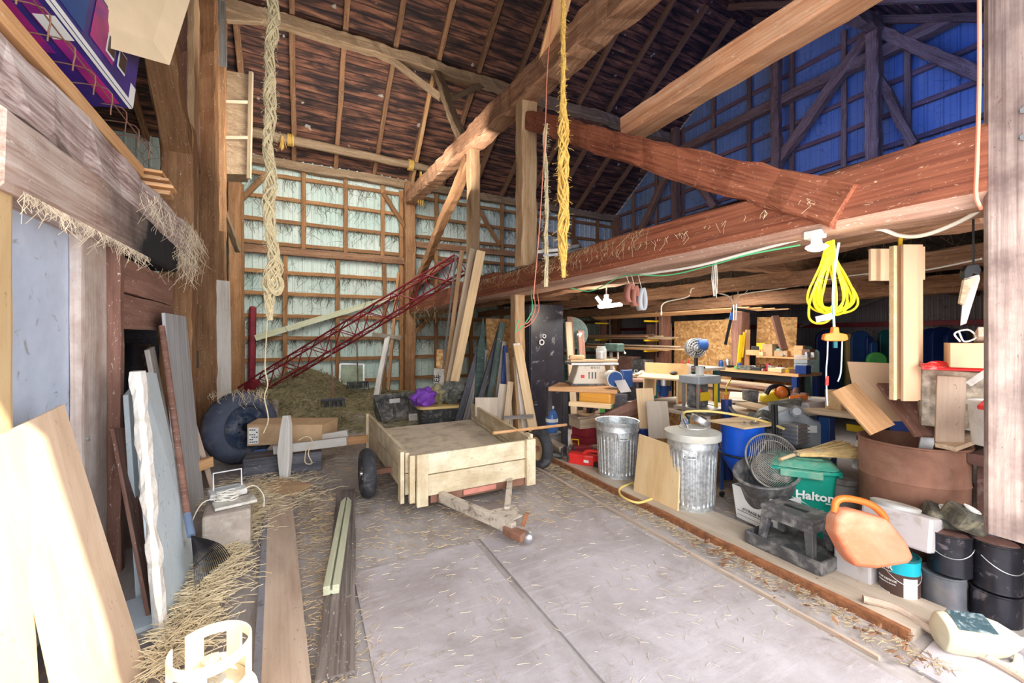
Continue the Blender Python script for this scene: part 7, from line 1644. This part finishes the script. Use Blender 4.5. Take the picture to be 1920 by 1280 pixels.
# ---- round-topped upright boats behind: blue, green, yellow ----
ups = [(1388+95, 640, 'seafoam', .26, 8.0), (1515, 648, 'seafoam', .14, 8.1), (1528, 655, 'seafoam', .13, 7.7), (1551, 618, 'blue_dark', .42, 8.6), (1575, 620, 'teal_dark', .32, 8.6), (1590, 625, 'yellow_dusty', .10, 8.4),
       (1600, 632, 'yellow_dusty', .09, 8.4), (1613, 620, 'blue_mid', .34, 8.3), (1629, 630, 'blue_dark', .12, 8.2), (1637, 640, 'blue_mid', .12, 8.1), (1662, 618, 'teal_dark', .26, 8.2), (1643, 660, 'lime', .30, 7.6),
       (1745, 615, 'blue_dark', .30, 7.9), (1765, 612, 'blue_dark', .34, 7.8), (1790, 618, 'blue_dark', .3, 7.6)]
names = {'seafoam': 'pale green', 'blue_dark': 'dark blue', 'teal_dark': 'dark green', 'yellow_dusty': 'narrow yellow', 'blue_mid': 'bright blue', 'lime': 'short lime green'}
where = ['tallest, left behind the workbench', 'second, behind the workbench end', 'lowest, at the workbench end', 'wide, left behind the orange plug', 'broad, right behind the orange plug', 'left of the pair', 'right of the pair',
         'broadest, left of the hanging section', 'thin, beside the broad one', 'thin, second beside the broad one', 'just left of the hanging section', 'squat, before the others', 'first right of the hanging section', 'second right of the hanging section', 'third right of the hanging section']
for (px, py, mt, w_, t), wh in zip(ups, where):
    p = W(px, py, T=t); m = MB(); h = p.z
    pts = [(-w_/2, .0), (w_/2, 0)]+[(w_/2*math.cos(a), h-w_/2+w_/2*math.sin(a)) for a in [i*PI/10 for i in range(11)]]
    m.prism(pts, -.05, .05, T_(p.x, p.y, 0) @ RZ(-YAW-.3) @ RX(PI/2))
    solo(m, 'upright_plank', names[mt]+' round-topped board standing at the back, '+wh, 'board', Mt[mt], bevel=.02)
solo(MB().box((0, 0, .35), (.8, .6, .7), T_(7.9, 2.9, 0)), 'dark_cabinet', 'dark cabinet below the upright boards left of the hanging section', 'cabinet', Mt['blue_dark'], bevel=.01)
# lean-to ladder-like truss at the tin wall
for q, (x0, y0, x1, y1, ta, tb_) in enumerate(((1500, 612, 1690, 545, 10.1, 8.35), (1500, 575, 1660, 515, 10.1, 8.6))):
    bar('steel_strut', W(x0, y0, T=ta), W(x1, y1, T=tb_), .04, .05, Mt['grey_old'], label=['lower long strut crossing in front of the tin wall', 'upper long strut crossing in front of the tin wall', 'short strut before the tin wall near the hanging saw'][q], cat='strut')
# ---- upper left: lumber, box, cardboard on the cap beam ----
for i, (x, y1, z, m_, lab) in enumerate(((-1.16, 4.30, 2.985, 'lumber_orange', 'orange board lying along the top of the splintered beam, outermost'), (-1.30, 4.4, 3.03, 'lumber_orange', 'second orange board behind the outermost on the splintered beam'))):
    bar('loft_board', (x, 1.9, z), (x, y1, z-.07), .10, .09 if i == 0 else .05, Mt[m_], hewn=.004, label=lab, cat='board')
for i in range(7):
    bar('stacked_board', (-1.75, 4.42+.07*(i % 2), 2.79+.028*i), (-.98+.05*random.random()-(.08 if i > 4 else 0), 4.46+.07*(i % 2), 2.79+.028*i), .16, .024, Mt['lumber' if i % 2 else 'lumber_orange'],
        label='board of the small crosswise stack on the splintered beam', cat='board', group='crosswise boards on the splintered beam')
cf = [W(145, 73, T=2.55), W(318, 122, T=3.1), W(372, -50, T=3.3), W(190, -60, T=2.75)]
solo(MB().slab(cf, (-.02, .02, .01)), 'cardboard_sheet', 'plain tan cardboard sheet jutting out at the top left', 'cardboard', Mt['card_light'])
pb = thing('product_box', 'tilted box printed in purple and magenta with small pictures, upper left', 'box', W(200, 120, T=2.9))
K = W(248, 203, T=2.95); K2 = W(262, 105, T=3.1); E1 = W(70, -30, T=2.15); E2 = W(100, -70, T=2.3); 
dirx = (E1-K); wid = (K2-K); dn_ = dirx.cross(wid).normalized()
if dn_.dot(V((-1, 0, 0))) < 0: dn_ = -dn_
low_ = W(175, 172, T=2.98)-K; low_ = dn_*.34+V((0, -.02, -.02))
build(MB().slab([K, K2, K2+dirx, K+dirx], low_*1.0), 'carton', Mt['violet'], pb, I4, world=True)
off = -dn_*.003
def onb(u0, u1, v0, v1, mat, name, o=1):
    P = lambda u, v: K+dirx*u+wid*v+off*o
    return build(MB().slab([P(u0, v0), P(u1, v0), P(u1, v1), P(u0, v1)], off*.4), name, mat, pb, I4, world=True)
onb(.0, .0, 0, 0, Mt['paper'], 'x') if False else None
onb(0, 1, .0, .07, Mt['paper'], 'white_edge'); onb(.0, .07, .07, .35, Mt['paper'], 'white_corner')
onb(.30, .56, .22, .95, Mt['magenta'], 'magenta_stripe'); onb(.62, .9, .15, .7, Mt['blue_mid'], 'blue_panel')
for u in (.16, .30): 
    onb(u, u+.10, .30, .62, Mt['paper'], 'picture_frame', 2); onb(u+.01, u+.09, .33, .59, Mt['bronze_label'], 'picture', 3.5)
# lower-left face print
dz_ = low_.normalized(); n2 = (-wid).normalized()
def onl(u0, u1, v0, v1, mat, name, o=.004):
    P = lambda u, v: K+dirx*u+low_*v+n2*o
    return build(MB().slab([P(u0, v0), P(u1, v0), P(u1, v1), P(u0, v1)], n2*.002), name, mat, pb, I4, world=True)
onl(0, 1, .0, .05, Mt['paper'], 'white_edge'); onl(.05, .95, .15, .38, Mt['magenta'], 'magenta_stripe'); onl(.5, 1.0, .5, .9, Mt['magenta'], 'magenta_stripe'); onl(.62, .8, .08, .36, Mt['paper'], 'info_panel', .006)
tbw = thing('green_tub', 'pale green plastic tub behind the purple printed box', 'tub', W(128, 62, T=3.3))
build(MB().lathe([(0, 0), (.12, 0), (.15, .22), (.16, .23), (.16, .25), (.14, .24), (0, .24)], 28), 'tub_body', Mt['pale_green'], tbw, RX(.0), True)
wg = thing('wire_mesh', 'rusty bent wire mesh lying along the splintered beam at upper left', 'wire mesh', (-1.25, 3.2, 3.05))
rnd = random.Random(21)
for i in range(9):
    y = 2.3+i*.25; m = MB().tube(curve([V((-1.08, y, 3.02)), V((-1.10, y+.02, 3.16+rnd.uniform(0, .04))), V((-1.4, y+.08, 3.2))], 4), .004, 5); build(m, 'wire', Mt['rust'], wg, I4, world=True)
rod('wire', curve([V((-1.10, 2.2, 3.17)), V((-1.12, 3.2, 3.18)), V((-1.08, 4.4, 3.10))], 6), .004, Mt['rust'], wg, 5)
rod('wire', curve([V((-1.3, 2.2, 3.22)), V((-1.32, 3.2, 3.21)), V((-1.3, 4.4, 3.15))], 6), .004, Mt['rust'], wg, 5)

# ---- ropes ----
def rope_bundle(name, lab, top, L, r, mat, strands, seed, fray=.0, fat=None, T0=None, wob=.02):
    t_ = thing(name, lab, 'rope', top-V((0, 0, L)))
    rnd = random.Random(seed); m = MB()
    for s in range(strands):
        a0 = rnd.uniform(0, 2*PI); fq = rnd.uniform(6, 14); rr = r*rnd.uniform(.3, 1); n = int(L*18); end = L*rnd.uniform(.9, 1) if fray else L
        pts = []
        for i in range(n+1):
            z = end*i/n; f = fat(z/L) if fat else 1
            a = a0+z*fq*(1 if s % 2 else -1)
            pts.append(top+V((rr*f*math.cos(a)+wob*noise.noise(V((z*1.5, seed, 0))), rr*f*math.sin(a)+wob*noise.noise(V((z*1.5, 9, seed))), -z))+V((rnd.uniform(-.004, .004), rnd.uniform(-.004, .004), 0)))
        m.tube(pts, .0085 if not fray else .006, 5)
    build(m, 'strands', mat, t_, I4, True, world=True)
    m = MB()
    for i in range(int(L*140)):
        z = rnd.uniform(0, L); f = fat(z/L) if fat else 1; a = rnd.uniform(0, 2*PI); c = top+V((r*f*math.cos(a)*.9, r*f*math.sin(a)*.9, -z))
        d = V((math.cos(a+rnd.uniform(-1, 1)), math.sin(a+rnd.uniform(-1, 1)), rnd.uniform(-1.2, .5)))*rnd.uniform(.015, .045)
        m.tube([c, c+d*.6+V((0, 0, .004)), c+d], .0016, 3)
    build(m, 'loose_fibres', mat, t_, I4, world=True)['kind'] = 'stuff'
    return t_
tp_ = W(507, -20, T=4.6); bt_ = W(502, 600, T=4.6)
rp = rope_bundle('baler_twine_rope', 'thick pale tangled twine rope hanging from the roof at left', tp_, tp_.z-bt_.z, .062, Mt['twine_pale'], 22, 5, fat=lambda f: 1.0+.25*math.sin(f*23)*.4+(.55 if .82 < f < .90 else 0)-(.5*max(0, (f-.9)/.1)), wob=.06)
m = MB(); rnd = random.Random(6)
for i in range(9):
    c = W(517, 530, T=4.58); a = rnd.uniform(0, 6)
    m.tube(curve([c+V((.07*math.cos(a+j)*rnd.uniform(.6, 1.2), .05*math.sin(a+j), .14*math.sin(j*.9+a)*rnd.uniform(.6, 1.1))) for j in range(7)], 4), .007, 5)
build(m, 'tangled_knot', Mt['twine_pale'], rp, I4, True, world=True)
rod('trailing_twine', curve([W(502, 590, T=4.6), W(499, 640, T=4.6), W(497, 690, T=4.6), W(502, 720, T=4.6), W(496, 745, T=4.6), W(503, 785, T=4.6), W(494, 812, T=4.6)], 6), .007, Mt['twine_pale'], rp, 6)
tg = W(1056, -20, T=3.9); bgp = W(1058, 520, T=3.9)
def fatg(f): return .35 if f < .38 else (.55 if f < .45 else 1.0-.75*max(0, (f-.86)/.14))
rope_bundle('gold_twine_rope', 'thick golden sisal twine bundle hanging before the long brace', tg, tg.z-bgp.z, .052, Mt['twine_gold'], 20, 12, fat=fatg, wob=.02)
rod('thin_red_line', curve([W(1040, -20, T=4.4), W(1027, 120, T=4.4), W(1022, 250, T=4.4), W(1012, 420, T=4.4), W(1000, 560, T=4.6)], 6), .006, Mt['cable_pink'], label='thin pink-red line hanging left of the golden rope', cat='line')
rope_bundle('thin_grey_rope', 'thin pale rope hanging close behind the pink-red line', W(1024, 232, T=5.25), 2.06, .022, Mt['twine_pale'], 7, 31, wob=.03)
for k_, (dx, m_) in enumerate(((0, 'cable_pink'), (7, 'cable_pink'), (-5, 'cable_green'))):
    rod('hanging_wire', curve([W(1001+dx, 540, T=5.85), W(1001+dx, 552, T=5.6), W(1003+dx, 580, T=5.4), W(990+dx, 605, T=5.3), W(972+dx, 610+6*k_, T=5.3), W(975+dx*.5, 640-20*k_, T=5.3)], 5), .007, Mt[m_],
        label=['left pink wire dangling in front of the black locker', 'right pink wire dangling in front of the black locker', 'green wire end dangling at the top of the black locker'][k_], cat='wire')
# ---- cables on the beam ----
rod('white_cable', curve([W(1925, 322, T=1.92), W(1880, 340, T=2.0), W(1842, 362, T=2.05), W(1846, 385, T=2.05), W(1800, 415, T=2.15), W(1735, 440, T=2.3), W(1690, 442, T=2.42), W(1640, 428, T=2.5), W(1560, 435, T=2.62), W(1500, 448, T=2.78), W(1400, 474, T=3.1), W(1300, 500, T=3.5), W(1200, 515, T=4.1)], 6), .011, Mt['cable'], label='white cable looped along the underside of the massive beam and over the door post', cat='cable')
rod('green_cable', curve([W(1500, 459, T=2.8), W(1400, 478, T=3.1), W(1330, 498, T=3.4), W(1250, 516, T=3.8), W(1170, 517, T=4.3), W(1110, 545, T=4.9), W(1070, 540, T=5.1)], 6), .006, Mt['cable_green'], label='thin green cable sagging under the massive beam', cat='cable')
rod('red_cable', curve([W(1836, -20, T=1.93), W(1836, 150, T=1.93), W(1832, 300, T=1.93), W(1830, 365, T=1.95), W(1840, 392, T=1.97)], 6), .008, Mt['cable_pink'], label='pink-red cable hanging down in front of the beam end at the door post', cat='cable')
rod('beam_cable', curve([W(1240, 590, T=6.3), W(1245, 568, T=6.2), W(1290, 556, T=6.1), W(1300, 540, T=6.0), W(1340, 548, T=6.0), W(1372, 560, T=6.0), W(1376, 600, T=6.2)], 6), .009, Mt['cable'], label='white cable draped along the joist left of the framing square', cat='cable')
rod('beam_cable', curve([W(1380, 600, T=6.2), W(1383, 560, T=6.0), W(1400, 550, T=5.8), W(1470, 540, T=5.2), W(1600, 516, T=4.0), W(1720, 508, T=3.4), W(1840, 485, T=2.9)], 6), .007, Mt['cable'], label='white cable draped along the joist right of the framing square', cat='cable')
m = MB()
for i in range(8):
    c = W(1340+rnd.uniform(-4, 4), 490, T=3.6); m.tube([c, c+V((rnd.uniform(-.02, .02), 0, -.15)), c+V((rnd.uniform(-.03, .03), 0, -.27-rnd.uniform(0, .05)))], .003, 4)
solo(m, 'string_bundle', 'bunch of thin white strings hanging from the massive beam', 'string', Mt['cable'])
bar('loft_board_end', W(1028, 470, T=5.3), W(1068, 462, T=6.1), .3, .04, Mt['white_board'], label='pale board end lying on the loft edge behind the golden rope', cat='board')
bar('loft_board_end', W(1032, 478, T=5.2), W(1090, 466, T=6.2), .2, .03, Mt['grey_board'], label='grey board lying on the loft edge under the pale one', cat='board')
# ---- scattered straw, cobwebby fringes ----
def straw(name, lab, pts_fn, n, L0, L1, mat, seed, r=.0022, lift=.5):
    rnd = random.Random(seed); m = MB()
    for i in range(n):
        p = V(pts_fn(rnd)); a = rnd.uniform(0, 2*PI); L_ = rnd.uniform(L0, L1); d = V((math.cos(a), math.sin(a), rnd.uniform(0, lift)*.3))*L_
        s = V((-math.sin(a), math.cos(a), 0))*r; u = V((0, 0, r*1.6)); bow = V((rnd.uniform(-.1, .1), rnd.uniform(-.1, .1), rnd.uniform(0, .15)*lift))*L_
        q = p+d*.5+bow; e = p+d; e.z = max(.016, e.z); q.z = max(.016, q.z); p.z = max(.016, p.z)
        m.add([p-s, p+s, p+u, q-s, q+s, q+u, e-s, e+s, e+u], [(0, 1, 4, 3), (1, 2, 5, 4), (2, 0, 3, 5), (3, 4, 7, 6), (4, 5, 8, 7), (5, 3, 6, 8)])
    return stuff(m, name, lab, 'straw', Mt[mat])
def sL(r):
    t = r.random(); y = 2.45+2.0*t; return (-.62+.12*t+abs(r.gauss(0, .10)), y, r.uniform(.015, .10)*(1-t*.4))
straw('straw_pile', 'thick pale straw strewn along the foot of the leaning boards on the left', sL, 3200, .05, .15, 'straw_pale', 1, .0018, .8)
straw('straw_pile', 'straw behind the rough block around the wooden frame', lambda r: (r.gauss(-.35, .22), r.gauss(4.75, .30), r.uniform(.015, .06)), 1300, .06, .18, 'straw_pale', 2, .0018, .6)
straw('loose_straw', 'loose straw scattered over the dusty middle of the floor', lambda r: (r.uniform(-.2, 2.8), 1.3+abs(r.gauss(0, 1.9)), .016), 800, .015, .07, 'straw_dust', 3, .0012, .05)
straw('loose_straw', 'brown chaff under and behind the trailer', lambda r: (r.uniform(-.2, 2.8), r.uniform(3.0, 7.5), .014), 4200, .02, .09, 'straw_gold', 4, .0016, .15)
straw('loose_straw', 'chaff caught along the rusty strip beside the sill', lambda r: (2.80-abs(r.gauss(0, .09)), r.uniform(.8, 6.5), .016), 2400, .015, .06, 'straw_gold', 5, .0014, .3)
straw('loose_straw', 'chaff lying between the tan plank and the dark plank', lambda r: (r.gauss(.14, .10), r.uniform(1.9, 4.6), .014), 1300, .015, .07, 'straw_gold', 6, .0014, .2)
straw('loose_straw', 'chaff around the feet of the workshop things', lambda r: (r.uniform(3.3, 4.4), r.uniform(1.0, 5.0), .016), 1300, .02, .09, 'straw_gold', 7, .002, .3)
straw('loose_straw', 'hay carpet over the floor before the back wall', lambda r: (r.uniform(-1.2, 2.9), r.uniform(7.2, 12.2), .02), 5200, .06, .2, 'hay_green', 8, .005, .3)
def fringe(name, lab, fn, n, L0, L1, mat, seed, r=.0016):
    rnd = random.Random(seed); m = MB()
    for i in range(n):
        p = V(fn(rnd)); L_ = rnd.uniform(L0, L1)*(rnd.random()**1.5+.25); d = V((rnd.uniform(-.5, .5), rnd.uniform(-.5, .5), -1))*L_; b = V((rnd.uniform(-.4, .4), rnd.uniform(-.4, .4), 0))*L_
        m.tube([p, p+d*.5+b, p+d], r, 3)
    return stuff(m, name, lab, 'hay', Mt[mat])
fringe('hay_fringe', 'wisps of hay hanging down the face of the massive loft edge beam', lambda r: (2.845, r.uniform(2.8, 7.4)**1.0, 2.60-r.uniform(0, .05)), 420, .06, .22, 'straw_gold', 1)
fringe('hay_fringe', 'stray hay wisps on the face of the long brace and high beam', lambda r: (2.73, r.uniform(2.5, 9), 0) if False else (2.79, 1.4+(lambda t: t*3.3)(r.random()), 2.45), 60, .03, .1, 'straw_pale', 2)
fringe('hay_fringe', 'cobwebby hay hanging from the splintered beam on the left', lambda r: (-.99+r.uniform(-.02, .04), r.uniform(3.8, 5.3)**1.0, 2.58+r.uniform(-.04, .1)), 150, .05, .20, 'straw_dust', 3, .0012)
fringe('hay_fringe', 'hay hanging over the blue door under the header beam', lambda r: (-1.02, r.uniform(2.45, 4.1), 2.20), 300, .03, .12, 'straw_dust', 4, .0012)
fringe('hay_fringe', 'shaggy hay hanging at the end of the left beams by the amber posts', lambda r: (-1.0+r.uniform(-.06, .08), r.uniform(4.8, 5.5), 2.62+r.uniform(-.3, .1)), 320, .10, .36, 'straw_dust', 5, .0014)
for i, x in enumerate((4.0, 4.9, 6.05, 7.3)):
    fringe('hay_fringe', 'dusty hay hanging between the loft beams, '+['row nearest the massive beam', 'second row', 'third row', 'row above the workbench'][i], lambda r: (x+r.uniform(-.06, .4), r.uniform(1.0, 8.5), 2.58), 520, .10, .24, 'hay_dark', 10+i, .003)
fringe('hay_fringe', 'hay spilling over the ledge right of the back wall post', lambda r: (r.uniform(2.9, 3.4), r.uniform(9.5, 11.8), 2.47), 500, .1, .5, 'straw_gold', 20, .004)
m = MB(); rnd = random.Random(77)
for i in range(90):
    x = 2.75-abs(rnd.gauss(0, .12)) if i < 60 else rnd.uniform(2.6, 3.2); y = rnd.uniform(.85, 2.2); a = rnd.uniform(0, 6); L_ = rnd.uniform(.015, .035)
    u = V((math.cos(a), math.sin(a), .15))*L_; q = V((-math.sin(a), math.cos(a), .3))*L_*.5; c = V((x, y, .045))
    m.add([c-u, c-q*.8, c+u+V((0, 0, .01)), c+q], [(0, 1, 2), (0, 2, 3)])
stuff(m, 'dry_leaves', 'dry brown leaf scraps scattered at the end of the sill board', 'leaves', Mt['leaf'])
fringe('wall_cobweb', 'brown cobwebby chaff hanging from the rails of the pale back wall', lambda r: (r.uniform(-1.2, 6.8), YB-.13-r.uniform(0, .02), r.choice(gz[2:])-.04), 2600, .12, .42, 'hay_dark', 33, .0045)
fringe('hay_fringe', 'bits of hay stuck on top of the tractor tyre', lambda r: (r.uniform(-1.0, -.4), 6.15+r.uniform(-.15, .3), .93-r.uniform(0, .1)), 160, .05, .2, 'straw_dust', 34, .002)
mound('hay_mound', (3.35, 7.3), .45, .5, .16, 'small bale of hay on the loft edge behind the slimmer loft post', seed=14, nb=300).location.z = 2.62
